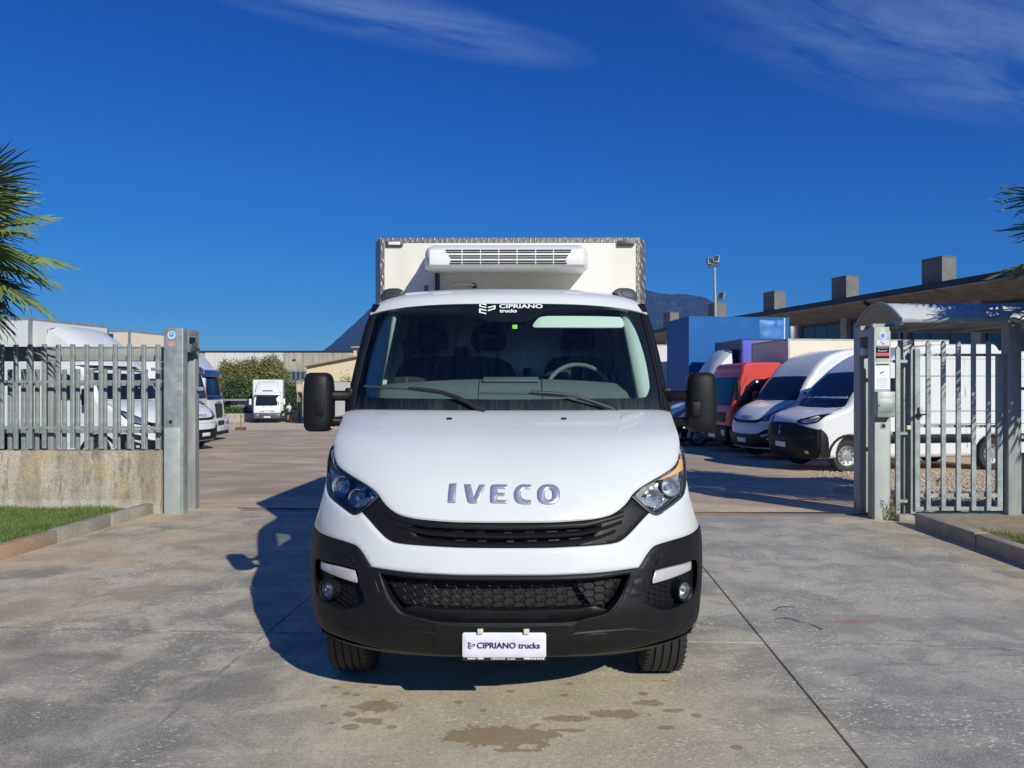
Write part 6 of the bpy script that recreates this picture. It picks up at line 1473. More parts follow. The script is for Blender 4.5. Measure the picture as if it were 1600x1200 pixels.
# left gate guide: two channel posts joined at the top
gp_ = thing('gate_post', 'tall galvanised double gate post with blue and red round stickers, left of the entrance', 'post')
def hollow_post(x0, x1, y0, y1, z0, z1, mat, parent, name='post'):
    b = MB(); b.bb(x0, x1, y0, y1, z0, z1); return b.build(name, mat, parent, bevel=0.010, seg=3)
def X_(px, Y): return (px - 800) / FPX * Y
fx0, fx1 = X_(255.5, 9.48), X_(282.5, 9.48)
hollow_post(fx0, fx1 + 0.03, 9.48, 9.62, -0.02, 2.400, M['galv'], gp_)
hollow_post(X_(284.5, 9.90), X_(304.5, 9.90), 9.90, 10.04, -0.02, 2.398, M['galvdirty'], gp_)
b = MB()       # top yoke with its window
xr = fx1 + 0.035; xa = X_(306, 9.98)
b.bb(fx1 - 0.02, xa + 0.05, 9.622, 9.898, 2.32, 2.398); b.bb(fx1 - 0.02, fx1 + 0.03, 9.622, 9.898, 2.10, 2.32)
b.build('top_yoke', M['galvdirty'], gp_, bevel=0.006)
b = MB(); b.bb(fx1 + 0.032, fx1 + 0.036, 9.66, 9.84, 2.215, 2.30); b.build('opening_shade', M['dark'], gp_)  # dark plate standing in for the shade inside the yoke's opening
b = MB(); b.bb(fx1 + 0.02, fx1 + 0.09, 9.70, 9.84, 2.12, 2.16); b.lathe([(-.03, .03), (.03, .03), (.03, .0001)], (fx1 + 0.06, 9.76, 2.20), 'z', 12); b.build('guide_roller', M['darksteel'], gp_, smooth=30)
ring_hole(gp_, X_(266.5, 9.478), 9.479, 1.63 - (659.5 - 606) / FPX * 9.48); ring_hole(gp_, X_(291, 9.898), 9.899, 1.63 - (659 - 606) / FPX * 9.9, 0.019)
b = MB(); b.bb(X_(303, 9.95), X_(318, 9.95), 9.93, 9.99, 1.59, 1.64); b.build('fixing_bracket', M['galv'], gp_, bevel=0.004)
def disc(name, c, rx, rz, mat, parent, d=0.002):
    b = MB(); n = 24; b.prism([(c[0] + rx * math.cos(2 * math.pi * k / n), c[1], c[2] + rz * math.sin(2 * math.pi * k / n)) for k in range(n)], (0, -d, 0)); return b.build(name, mat, parent, smooth=0)
M['litpost2'] = pmat('zinc_cover', (0.46, 0.50, 0.48), 0.5, metal=0.2, vary=0.3, vscale=6, col2=(0.34, 0.375, 0.36))
M['stkwhite'] = pmat('sticker_white', (0.62, 0.66, 0.72), 0.5)
M['stkblue'] = pmat('sticker_blue', (0.10, 0.30, 0.75), 0.45)
M['stkpink'] = pmat('sticker_faded_red', (0.62, 0.32, 0.28), 0.6, vary=0.2, vscale=30)
def S3(px, py, Y): p = P(px, py, Y); return (p.x, p.y, p.z)
b = MB(); a_, c_ = P(256.5, 668, 9.474), P(281.5, 802, 9.474); b.bb(a_.x, c_.x, 9.474, 9.48, 0.0, a_.z); b.build('cover_plate', M['litpost2'], gp_, bevel=0.002)
d0 = disc('round_sticker', S3(268, 523.5, 9.478), 0.052, 0.052, M['stkwhite'], gp_)
disc('sticker_print', S3(268, 522.5, 9.4755), 0.034, 0.034, M['stkblue'], d0, 0.001)
b = MB(); c = S3(268, 521.5, 9.4735); b.box(c, (0.022, 0.001, 0.022)); b.box((c[0] - .035, c[1], c[2]), (.008, .001, .05)); b.box((c[0] + .035, c[1], c[2]), (.008, .001, .05)); b.build('sticker_print', M['stkwhite'], d0, smooth=0)
disc('oval_sticker', S3(268, 537.5, 9.478), 0.050, 0.036, M['stkpink'], gp_)

# ---- right gate pillar with canopy, letter box, stickers
gr2 = thing('gate_post', 'grey double gate post with warning stickers and metal letter box, right of the entrance', 'post')
hollow_post(X_(1365.5, 9.10), X_(1392, 9.10), 9.10, 9.26, -0.02, 2.385, M['galvdirty'], gr2)
hollow_post(X_(1342.5, 9.50), X_(1359.5, 9.50), 9.50, 9.66, -0.02, 2.37, M['darkgalv'] if 'darkgalv' in M else M['galvdirty'], gr2)
b = MB(); x0 = X_(1343, 9.4); b.bb(X_(1365.5, 9.1) + 0.0, X_(1365.5, 9.1) + 0.19, 9.262, 9.498, 2.28, 2.37); b.build('top_yoke', M['galvdirty'], gr2, bevel=0.004)
b = MB(); c = S3(1350.5, 549.5, 9.47); b.box(c, (0.085, 0.06, 0.10)); b.build('intercom_box', M['stkwhite'], gr2, bevel=0.012)  # pale intercom box on the rear post, no lamp in it
b = MB(); b.box((c[0] + 0.055, c[1] + 0.02, c[2]), (0.04, 0.08, 0.12)); b.build('intercom_bracket', M['dark'], gr2)
fy = 9.097
d1 = disc('round_sticker', S3(1379.5, 524.5, fy), 0.050, 0.050, M['stkwhite'], gr2); disc('sticker_print', S3(1379.5, 524.5, fy - .003), 0.026, 0.030, M['stkblue'], d1, 0.001)
def plate_(name, px0, px1, py0, py1, Y, mat, parent, d=0.003):
    a, c = P(px0, py0, Y), P(px1, py1, Y); b = MB(); b.bb(a.x, c.x, Y - d, Y, c.z, a.z); return b.build(name, mat, parent, bevel=0.001, seg=1, smooth=0)
p1 = plate_('warning_sign', 1369, 1389.5, 531.5, 540, fy, M['stkwhite'], gr2)
b = MB(); c = S3(1378, 535.5, fy - .004); b.box(c, (0.05, .001, .010), Matrix.Rotation(R(28), 3, 'Y')); b.box((c[0] + .02, c[1] - .001, c[2] - .015), (0.022, .001, .014)); b.build('pictogram', M['redsticker'], p1, smooth=0)
p2 = plate_('warning_sign', 1369, 1389.5, 541.5, 551, fy, M['blackgloss'], gr2)
text_on('lettering', 'VIDEOSORVEGLIANZA', P(1379.3, 543.6, fy).x, P(0, 543.6, fy).z, 0.125, lambda x, z: (x, fy, z), M['whiteprint'], p2, off=0.005, height=0.010)
b = MB(); c = S3(1379, 548.5, fy - .0045); b.box(c, (.06, .001, .007)); b.box((c[0] - .045, c[1], c[2] + .004), (.02, .001, .010), Matrix.Rotation(R(20), 3, 'Y')); b.box((c[0] + .045, c[1], c[2] + .004), (.02, .001, .010), Matrix.Rotation(R(-20), 3, 'Y')); b.build('pictogram', M['stkwhite'], p2, smooth=0)
p3 = plate_('warning_sign', 1369, 1389.5, 551.3, 556.2, fy, M['redsticker'], gr2); plate_('sign_strip', 1369, 1389.5, 556.3, 559.6, fy, M['blackgloss'], gr2)
p4 = plate_('paper_notice', 1366.5, 1390, 566.5, 608.5, fy, M['whiteprint'], gr2)
b = MB(); c = S3(1378, 582, fy - .004); b.box(c, (.055, .001, .014), Matrix.Rotation(R(-25), 3, 'Y'))
for k in range(6): cc = S3(1378, 592 + k * 2.6, fy - .004); b.box(cc, (.13, .001, .0022))
b.build('notice_print', M['greypatch'], p4, smooth=0); plate_('notice_heading', 1368, 1389, 568, 571, fy - .0035, M['greypatch'], p4, 0.001)
b = MB(); a, c = P(1370, 612, 9.0), P(1398, 652, 9.0); b.bb(a.x, c.x, 8.98, 9.096, c.z, a.z); lb = b.build('letter_box', M['boxgrey'] if 'boxgrey' in M else M['galv'], gr2, bevel=0.006)
b = MB(); a1, c1 = P(1371.5, 623, 8.976), P(1396.5, 644, 8.976); b.bb(a1.x, c1.x, 8.970, 8.979, c1.z, a1.z); b.build('box_door', M['stkgrey'] if 'stkgrey' in M else M['galv'], lb, bevel=0.004)
plate_('yellow_label', 1383.5, 1393.5, 627.5, 630.3, 8.969, M['ivory'], lb, 0.002)
b = MB(); b.lathe([(0, .008), (-.006, .008), (-.006, .0001)], S3(1373.5, 633.5, 8.97), 'y', 10); b.build('lock', M['darksteel'], lb)
M['litpost'] = pmat('lit_post', (0.46, 0.48, 0.44), 0.6, vary=0.2, vscale=4, col2=(0.38, 0.41, 0.39))
b = MB(); a, c = P(1366.5, 658, fy), P(1389.5, 811, fy); b.bb(a.x, c.x, fy - 0.006, fy, 0.0, a.z); b.build('cover_plate', M['litpost'], gr2, bevel=0.002)  # paler plate: the light on the lower post is put into its colour
ring_hole(gr2, X_(1380, fy - .007), fy - .007, 1.63 - (665.5 - 606) / FPX * fy)
# fixed bit of fence between pillar and wicket gate
ff = thing('palisade_fence', 'short two-picket fence panel between the right gate post and the small gate', 'fence')
Y0 = 9.12
def pale(px, w, y0p, y1p, Y, parent, mat=M['galv'], tip=True, d=0.03, name='picket'):
    a = P(px - w / 2, y0p, Y); c = P(px + w / 2, y1p, Y); W_ = c.x - a.x; b = MB(); xm = (a.x + c.x) / 2
    z1, z0 = a.z, c.z
    pts = [(a.x, Y, z0), (c.x, Y, z0), (c.x, Y, z1 - (0.035 if tip else 0)), (xm + W_ * .12, Y, z1), (xm - W_ * .12, Y, z1), (a.x, Y, z1 - (0.035 if tip else 0))] if tip else [(a.x, Y, z0), (c.x, Y, z0), (c.x, Y, z1), (a.x, Y, z1)]
    b.prism(pts, (0, d, 0)); return b.build(name, mat, parent, bevel=0.003, seg=1, smooth=0)
pale(1403.5, 7, 541, 803, Y0 - .04, ff); pale(1427, 7.5, 541, 803, Y0 - .04, ff)
b = MB(); b.bb(X_(1408.5, 9.3), X_(1426.5, 9.3), 9.26, 9.40, 0, 1.63 + (606 - 531) / FPX * 9.3); b.build('fence_post', M['galvdirty'], ff, bevel=0.006)
for py in (564.5, 677, 783):
    z = 1.63 + (606 - py) / FPX * Y0; b = MB(); b.bb(X_(1389, Y0), X_(1430, Y0), Y0, Y0 + 0.03, z - .018, z + .018); b.build('rail', M['galv'], ff, smooth=0)
b = MB(); c = S3(1419, 668, 9.1); b.box(c, (.05, .05, .05)); b.build('bolt_housing', M['ivory'], ff, bevel=0.004)
# wicket gate
wg = thing('pedestrian_gate', 'small closed palisade gate with black handle under the curved canopy', 'gate')
GYw = 9.05
for px, w, y0p, tip in ((1434, 8, 545, False), (1451.2, 7, 532, True), (1474.8, 7, 532, True), (1498.3, 7, 532, True), (1522, 7, 532, True), (1545.5, 7, 532, True), (1563, 8.5, 556, False)):
    pale(px, w, y0p, 798, GYw if not tip else GYw - 0.03, wg, tip=tip, name='picket' if tip else 'gate_stile', d=0.05 if not tip else 0.028)
for py, h in ((554.5, 4), (666, 4), (774, 5.5), (795, 6)):
    z = 1.63 + (606 - py) / FPX * GYw; b = MB(); b.bb(X_(1433, GYw), X_(1566, GYw), GYw + 0.001, GYw + 0.035, z - h / 2 / FPX * GYw, z + h / 2 / FPX * GYw); b.build('rail', M['galv'], wg, smooth=0)
b = MB(); b.box(S3(1438, 645, GYw - .02), (.03, .03, .14)); b.build('lock_case', M['galvdirty'], wg, bevel=0.005)
b = MB(); b.tube([S3(1433, 648.5, GYw - .06), S3(1447, 647.5, GYw - .06)], 0.010, 8); b.lathe([(-.04, .022), (0, .022)], S3(1434, 648.5, GYw - .02), 'y', 12); b.build('handle', M['dark'], wg)
for py in (587, 592.5): b = MB(); b.box(S3(1572, py, GYw), (.03, .05, .035)); b.build('hinge', M['galvdirty'], wg, bevel=0.004)
b = MB(); b.box(S3(1572, 765, GYw), (.03, .05, .06)); b.build('hinge', M['galvdirty'], wg, bevel=0.004)
# right canopy post
cp = thing('canopy_post', 'square steel post at the right frame edge holding up the canopy', 'post')
hollow_post(X_(1575.5, 9.0), X_(1592, 9.0), 9.0, 9.14, 0.0, 2.42, M['galvdirty'], cp); hollow_post(X_(1592, 9.0) + .002, X_(1601, 9.0), 9.05, 9.20, 0, 2.42, M['galvdirty'], cp)
# fence continuing to the right
f3 = thing('palisade_fence', 'piece of fence with thin rail starting at the right frame edge', 'fence')
for k in range(6): pale(1608 + k * 23, 7, 541, 700, 9.1, f3)
b = MB(); b.bb(6.3, 10, 9.13, 9.16, 1.60, 1.64); b.bb(6.3, 10, 9.13, 9.16, 1.0, 1.04); b.build('rail', M['galv'], f3, smooth=0)
t = thing('low_wall', 'low concrete wall beyond the right canopy post', 'wall'); b = MB(); b.bb(6.35, 16, 9.2, 9.42, -0.1, 0.8); b.build('wall_body', M['wall'], t, bevel=0.01)
# canopy: barrel sheet on a tubular edge
cn = thing('entrance_canopy', 'curved grey sheet canopy over the pedestrian gate with palm shadow on top', 'canopy')
M['canopy'] = pmat('canopy_sheet', (0.60, 0.61, 0.62), 0.55, metal=0.0, vary=0.12, vscale=3, rvary=0.1)
ya, yb, za, zb = 8.98, 10.20, 2.462, 2.462
def arc(n=18, rise=0.262):
    return [(ya + (yb - ya) * k / n, za + rise * (1 - (2 * k / n - 1) ** 2)) for k in range(n + 1)]
A = arc(); b = MB()
b.grid([[(x, y, z) for y, z in A] for x in (4.752, 6.0, 7.4, 8.8)]); b.grid([[(x, y + (0.01 if y < 9.6 else -0.01), z - 0.012) for y, z in A] for x in (4.752, 6.0, 7.4, 8.8)])
b.build('roof_sheet', M['canopy'], cn, smooth=60, fix=False)
b = MB(); b.tube([(4.752, y, z) for y, z in A], 0.020, 8); b.build('end_arch', M['galv'], cn)
b = MB(); b.bb(4.745, 4.775, 8.98, 10.2, 2.405, 2.462); b.build('end_tie', M['galv'], cn, smooth=0)
b = MB(); b.bb(4.745, 8.8, 8.955, 8.985, 2.425, 2.490); b.build('front_gutter', M['galv'], cn, bevel=0.004)
b = MB(); b.bb(4.745, 8.8, 10.195, 10.225, 2.40, 2.465); b.build('rear_gutter', M['galvdirty'], cn, bevel=0.004)
b = MB(); b.bb(4.50, 4.90, 9.18, 9.24, 2.385, 2.43); b.bb(4.50, 4.90, 9.50, 9.60, 2.37, 2.43); b.build('cross_bracket', M['galvdirty'], cn, smooth=0)
for x in (5.4, 6.2): b = MB(); b.bb(x - .02, x + .02, 9.0, 10.19, 2.405, 2.445); b.build('purlin', M['galvdirty'], cn, smooth=0)
# stone lump and weeds at the pillar foot
t = thing('paving_stone', 'loose pale stone block lying at the foot of the small gate', 'stone')
b = MB(); b.box((*xy(1413, 9.0), 0.035), (0.20, 0.14, 0.10)); b.build('stone', M['kerb'], t, bevel=0.02, seg=2)
M['weed'] = pmat('weed_leaf', (0.12, 0.15, 0.03), 0.7, vary=0.6, vscale=40, col2=(0.20, 0.14, 0.05))
def weed(label, x, y, n, h, spread, seed):
    r = random.Random(seed); t = thing('weed', label, 'plant'); b = MB(); lf = MB()
    for k in range(n):
        a = r.uniform(0, 6.28); L = h * r.uniform(.5, 1); s = spread * r.uniform(.2, 1)
        p = [Vector((x, y, 0.0)), Vector((x + s * .4 * math.cos(a), y + s * .4 * math.sin(a), L * .6)), Vector((x + s * math.cos(a), y + s * math.sin(a), L))]
        b.tube(p, [.003, .002, .001], 4)
        for q in range(5):
            c = p[1].lerp(p[2], r.random()) + Vector((r.uniform(-.015, .015), r.uniform(-.015, .015), r.uniform(-.01, .01))); d = Vector((r.uniform(-1, 1), r.uniform(-1, 1), r.uniform(-.3, .8))).normalized() * .02; e = d.orthogonal().normalized() * .008
            lf.add([c - e, c + d * .5 - e * 1.6, c + d, c + e], [(0, 1, 2, 3)])
    b.build('stem', M['weed'], t, smooth=0); o = lf.build('leaf', M['weed'], t, smooth=0, fix=False); o['kind'] = 'stuff'
weed('spindly dry weed climbing beside the right gate post', *xy(1391, 9.02), 14, 0.34, 0.22, 1)
weed('tiny weed tuft in the crack below the left kerb', *GP(166, 818.5), 8, 0.07, 0.07, 2)
weed('tiny green sprig by the kerb end near the wall', *GP(148, 825.5), 6, 0.05, 0.06, 3)
weed('small green weed growing in the gravel behind the gate', *xy(1465, 12.3), 8, 0.14, 0.06, 4)

# ================================================================== PALMS
M['palm'] = pmat('palm_leaf', (0.21, 0.29, 0.085), 0.5, vary=0.5, vscale=2.5, col2=(0.11, 0.17, 0.05), world=True, spec=0.4)
M['palmtip'] = pmat('dry_palm', (0.22, 0.17, 0.08), 0.8, vary=0.4, vscale=6)
M['trunk'] = pmat('palm_trunk', (0.12, 0.085, 0.05), 0.95, vary=0.6, vscale=14, stretch=(1, 1, 3), bump=1.0, bscale=30)
def frond_mesh(seed, dry=False):
    """fan leaf along +Z of its own frame: petiole from the origin, then ~34 folded blades in a fan, tips drooping to +Y"""
    r = random.Random(seed); L = r.uniform(0.55, 0.75); b = MB()
    b.tube([(0, 0, 0), (0, 0.02, L * .5), (0, 0.06, L)], [0.014, 0.010, 0.008], 5)
    n = 34; c = Vector((0, 0.06, L))
    for k in range(n):
        a = R(-118 + 236 * k / (n - 1)) + r.uniform(-.03, .03); bl = (0.72 - 0.16 * abs(a) / 2.0) * r.uniform(.86, 1.08)
        d = Vector((math.sin(a), 0.10, math.cos(a))).normalized(); side = Vector((math.cos(a), 0, -math.sin(a)))
        w0, w1 = 0.007, 0.019; pts = []
        for q, tt in enumerate((0.0, 0.35, 0.65, 0.88, 1.0)):
            droop = 0.13 * tt ** 3 * r.uniform(.5, 1.3); p = c + d * (bl * tt) + Vector((0, droop * bl, -droop * bl * .7 * (1 if tt > .6 else 0)))
            ww = (w0, w1, 0.016, 0.008, 0.001)[q]; pts.append((p - side * ww, p + Vector((0, -0.010 if q < 4 else 0, 0)), p + side * ww))
        b.grid([[x for x in row] for row in pts], mi=1 if (r.random() < (0.5 if dry else 0.05)) else 0)
    return b.mesh('frond', [M['palm'], M['palmtip']], smooth=0, fix=False)
FR_ME = [frond_mesh(s) for s in range(4)] + [frond_mesh(9, True)]
def palm(label, x, y, hz, seed, n=46, sc=1.0):
    r = random.Random(seed); t = thing('palm_tree', label, 'tree', (x, y, 0.05))
    b = MB(); pts = [(0.03 * math.sin(k), 0.03 * math.cos(k * 1.3), hz * k / 10) for k in range(11)]
    b.tube(pts, [0.17, .15, .14, .14, .135, .13, .13, .13, .135, .15, .10], 14); tr = b.build('trunk', M['trunk'], t)
    b = MB()
    for k in range(120):
        a = r.uniform(0, 6.28); z = hz * r.uniform(.05, .97); b.box((0.145 * math.cos(a), 0.145 * math.sin(a), z), (.035, .02, .11), Matrix.Rotation(a, 3, 'Z') @ Matrix.Rotation(R(-22), 3, 'Y'))
    o = b.build('leaf_stub', M['trunk'], tr, smooth=0); o['kind'] = 'stuff'
    for k in range(n):
        tt = k / (n - 1); el = R(80 - 128 * tt ** 0.9); az = k * 2.39996 + r.uniform(-.2, .2)
        me = FR_ME[4] if tt > 0.9 else FR_ME[k % 4]; o = link('frond', me, t)
        # frame: local Z along the petiole direction, local -Y upwards
        d = Vector((math.cos(az) * math.cos(el), math.sin(az) * math.cos(el), math.sin(el))); up = Vector((0, 0, 1)); yy = -(up - d * d.dot(up)); 
        if yy.length < 1e-3: yy = Vector((1, 0, 0))
        yy.normalize(); xx = yy.cross(d); M3 = Matrix((xx, yy, d)).transposed() @ Matrix.Rotation(r.uniform(-.3, .3), 3, 'Z')
        s_ = sc * r.uniform(.88, 1.1); o.matrix_local = Matrix.Translation((0, 0, hz - 0.10 * tt)) @ (M3 * s_).to_4x4()
    return t
palm('fan palm at the left frame edge in front of the low wall', -6.98, 8.7, 3.38, 3, n=44, sc=1.2)
palm('fan palm at the right frame edge, its fronds hanging over the canopy', 7.12, 8.1, 3.3, 5, n=48, sc=1.22)

# ================================================================== BUILDINGS
g = NG('cast_concrete_building', 0.85)
n1 = g.noise(0.5, 6, 0.65, vec=g.map((1, 1, 0.4))); n2 = g.noise(2.0, 6, 0.7, vec=g.map((1.5, 1.5, .3)))
M['bconc'] = g.done(g.mix(g.ramp(n2, 0.42, 0.62, 0, .5), g.mix(g.ramp(n1, .4, .6), (0.34, 0.315, 0.26), (0.44, 0.41, 0.345)), (0.24, 0.22, 0.18)), g.bump(n2, .2, .02))
g = NG('precast_eaves', 0.9); n1 = g.noise(1.2, 6, .7, vec=g.map((1.2, 1.2, .6))); M['eave'] = g.done(g.mix(g.ramp(n1, .4, .62), (0.42, 0.37, 0.29), (0.58, 0.52, 0.41)), g.bump(n1, .3, .02))
M['vent'] = pmat('roof_box_concrete', (0.20, 0.205, 0.19), 0.9, vary=0.3, vscale=2, bump=0.3, bscale=20)
M['fascia'] = pmat('dark_fascia', (0.025, 0.025, 0.03), 0.5); M['frame'] = pmat('dark_window_frame', (0.03, 0.032, 0.038), 0.5)
M['bglass'] = pmat('building_glass', (0.05, 0.07, 0.09), 0.10, spec=0.7, vary=0.3, vscale=.6)
M['bwall'] = pmat('building_wall', (0.22, 0.21, 0.20), 0.9, vary=0.25, vscale=1.0, stretch=(1, 1, .5))
# workshop hall on the right: eaves line recedes to the left
hall = thing('workshop_hall', 'long concrete workshop with deep eaves and dark glazing behind the vans at right', 'building', (19.5, 28.0, 0))
dirv = Vector((-5.6, 20.5, 0)).normalized(); hall.rotation_euler = (0, 0, math.atan2(dirv.y, dirv.x))
# local frame: +x runs along the eaves away from the camera, -y is outside? (left normal = +y points to the yard)
HZ = 6.22
def roofy(x0, x1, name='roof'):
    b = MB(); b.prism([(x0, 0.0, HZ - 0.28), (x0, 0.0, HZ), (x0, -14, HZ + 0.35), (x0, -14, HZ - 0.1), (x0, -0.25, HZ - 0.28)], (x1 - x0, 0, 0)); return b.build(name, M['fascia'], hall, smooth=0)
roofy(-16, 42)
for k in range(-4, 10):   # precast soffit slabs, sloping in to the wall head
    x0 = k * 4.2; b = MB(); b.prism([(x0 + .03, -0.02, HZ - 0.285), (x0 + .03, -0.02, HZ - .33), (x0 + .03, -2.6, HZ - 0.80), (x0 + .03, -2.6, HZ - .285)], (4.14, 0, 0)); b.build('soffit_slab', M['eave'], hall, smooth=0)
b = MB(); b.bb(-16.5, 42, -3.2, -2.55, -1.5, HZ - 0.80); 
wall_parts = b
b.build('wall', M['bwall'], hall, smooth=0)
for k in range(-4, 10):
    x0 = k * 4.2; b = MB(); b.bb(x0 - .25, x0 + .25, -2.56, -2.25, -1.5, HZ - 0.72); b.build('pilaster', M['eave'], hall, smooth=0)
    # glazing band with dark frame and mullions
    b = MB(); b.bb(x0 + .35, x0 + 3.85, -2.56, -2.46, 2.30, HZ - 0.90); fr_ = b.build('window', M['frame'], hall, smooth=0)
    for q in range(3):
        b = MB(); a = x0 + .45 + q * 1.13; b.bb(a, a + 1.05, -2.46, -2.45, 2.42, HZ - 1.0); b.build('pane', M['bglass'], fr_, smooth=0)
    b = MB(); b.bb(x0 + .35, x0 + 3.85, -2.56, -2.46, -1.0, 2.0); fr_ = b.build('window', M['frame'], hall, smooth=0)
    for q in range(3):
        b = MB(); a = x0 + .45 + q * 1.13; b.bb(a, a + 1.05, -2.46, -2.45, -.9, 1.88); b.build('pane', M['bglass'], fr_, smooth=0)
for k in (0, 2):
    b = MB(); b.tube([(k * 8.4 + 8.5, -.05, HZ - .35), (k * 8.4 + 8.5, -0.5, HZ - .6), (k * 8.4 + 8.4, -2.2, HZ - 1.75), (k * 8.4 + 8.4, -2.2, 0)], .07, 8); b.build('downpipe', M['fascia'], hall)
# roof boxes: solve along the eaves so that each stands where the photograph shows it
for (pl, pr_, pt) in ((1432, 1478, 405), (1291, 1328, 434), (1184, 1216, 457), (1098, 1126, 475), (1028, 1053, 489), (1620, 1680, 368)):
    pxm = pl * .62 + pr_ * .38; k = (pxm - 800) / FPX; s_ = (19.5 - k * 28.0) / (k * dirv.y - dirv.x)
    Yd = 28 + s_ * dirv.y; w_ = 1.45; top = 1.63 + (606 - pt) / FPX * (Yd + .4)
    b = MB(); b.bb(s_ - .55, s_ + .55, -0.98, -0.22, HZ - .1, top - .03); o = b.build('roof_box', M['vent'], hall, smooth=0)
    b = MB(); b.bb(s_ - .57, s_ + .57, -1.0, -0.20, top - .03, top); b.build('box_cap', M['vent'], o, smooth=0)
# floodlight mast behind the blue box
ml_ = thing('floodlight_mast', 'thin floodlight mast with two lamps on top and one lower lamp', 'street lamp', (0, 0, 0))
MY = 38.0; mx_ = X_(1118, MY); zt = 1.63 + (606 - 418) / FPX * MY
b = MB(); b.tube([(mx_, MY, -1), (mx_, MY, 5.2), (mx_ - .05, MY, zt)], [.10, .085, .06], 10); b.build('pole', M['galv'], ml_)
b = MB(); b.tube([S3(1106, 417.5, MY), S3(1124, 412.5, MY)], .06, 6); b.tube([S3(1118, 469, MY), S3(1127, 465, MY)], .05, 6); b.build('cross_arm', M['darksteel'], ml_)
for px, py, rz in ((1108.5, 408.5, 25), (1119, 405, -12), (1127.5, 462.5, -35)):
    rt = Matrix.Rotation(R(rz), 3, 'Z') @ Matrix.Rotation(R(12), 3, 'Y') @ Matrix.Rotation(R(-20), 3, 'X'); b = MB(); b.box(S3(px, py, MY), (.30, .16, .40), rt); f_ = b.build('floodlight', M['galv'], ml_, bevel=.02)
    b = MB(); c = Vector(S3(px, py, MY)) + rt @ Vector((0, -.085, 0)); b.box(c, (.24, .01, .32), rt); b.build('lamp_glass', M['bglass'], f_)

# factory at the far left, cream house, back wall
BYf = 96.0
fac = thing('factory_building', 'long flat-roofed concrete factory beyond the hedge at the far end of the yard', 'building')
def fx(px, Y=BYf): return (px - 800) / FPX * Y
def fz_(py, Y=BYf): return CH + (HY - py) / FPX * Y
b = MB(); b.bb(fx(250), fx(985), BYf + .2, BYf + 22, -3, fz_(549.5)); b.build('wall', M['bconc'], fac, smooth=0)
b = MB(); b.bb(fx(250) - .1, fx(985), BYf - .15, BYf + 22.1, fz_(549.5), fz_(548.0)); b.build('roof', M['fascia'], fac, smooth=0)
M['wpanel'] = pmat('white_wall_panel', (0.62, 0.62, 0.60), .7, vary=.1, vscale=.4, world=True)
for k in range(42):
    x0 = fx(320) + k * 1.28
    white = (x0 < fx(432))
    for (pa, pb_) in ((550, 578), (578.4, 640)):
        if pb_ > 600 and fx(440) < x0: pb2 = 580
        b = MB(); b.bb(x0 + .02, x0 + 1.26, BYf + .08, BYf + .2, max(-3, fz_(pb_)), fz_(pa)); b.build('wall_panel', M['wpanel'] if white else M['bconc'], fac, smooth=0)
b = MB(); b.bb(fx(441), fx(500), BYf - .02, BYf + .08, fz_(594), fz_(579.5)); wn2 = b.build('window', M['galv'], fac, smooth=0)
for k in range(8): b = MB(); a = fx(441.5 + k * 7.2); b.bb(a, a + .5, BYf - .04, BYf - .02, fz_(593), fz_(580.5)); b.build('pane', M['bglass'], wn2, smooth=0)
b = MB(); b.bb(fx(457), fx(462), BYf - .1, BYf + .08, fz_(563), fz_(561.4)); b.build('wall_lamp', M['dark'], fac)
BH = 82.0; ho = thing('cream_house', 'cream gabled house with sloping roof and small tower left of the truck cab', 'house')
M['creamwall'] = pmat('cream_render', (0.66, 0.56, 0.38), .85, vary=.08, vscale=.5, world=True); M['tile'] = pmat('roof_edge_tile', (0.42, 0.33, 0.25), .85, vary=.3, vscale=3, world=True)
b = MB(); b.prism([(fx(479, BH), BH, -2.5), (fx(660, BH), BH, -2.5), (fx(660, BH), BH, fz_(543, BH)), (fx(600, BH), BH, fz_(550, BH)), (fx(479, BH), BH, fz_(573, BH))], (0, 10, 0)); b.build('wall', M['creamwall'], ho, smooth=0)
b = MB(); b.prism([(fx(475.5, BH), BH - .6, fz_(573.5, BH)), (fx(600, BH), BH - .6, fz_(549.5, BH)), (fx(600, BH), BH - .6, fz_(547, BH)), (fx(475.5, BH), BH - .6, fz_(571, BH))], (0, 11, 0)); b.build('roof', M['tile'], ho, smooth=0)
b = MB(); b.bb(fx(550, BH), fx(600, BH), BH + .8, BH + 6, fz_(570, BH), fz_(543, BH)); tw_ = b.build('tower', M['creamwall'], ho, smooth=0)
b = MB(); b.bb(fx(547.5, BH), fx(602, BH), BH + .3, BH + 6.5, fz_(543, BH), fz_(540.8, BH)); b.build('tower_roof', M['tile'], tw_, smooth=0)
b = MB(); b.bb(fx(555.5, BH), fx(562, BH), BH + .74, BH + .82, fz_(559, BH), fz_(547.5, BH)); b.build('window', M['bglass'], tw_)
BWY = 66.0
bw = thing('back_wall', 'low streaked concrete retaining wall closing the far end of the yard', 'wall')
for k in range(39):
    a = fx(300, BWY) + k * 1.0; b = MB(); b.bb(a + .01, a + .99, BWY, BWY + .25, -2.2, fz_(646, BWY)); b.build('wall_panel', M['wall'], bw, smooth=0)
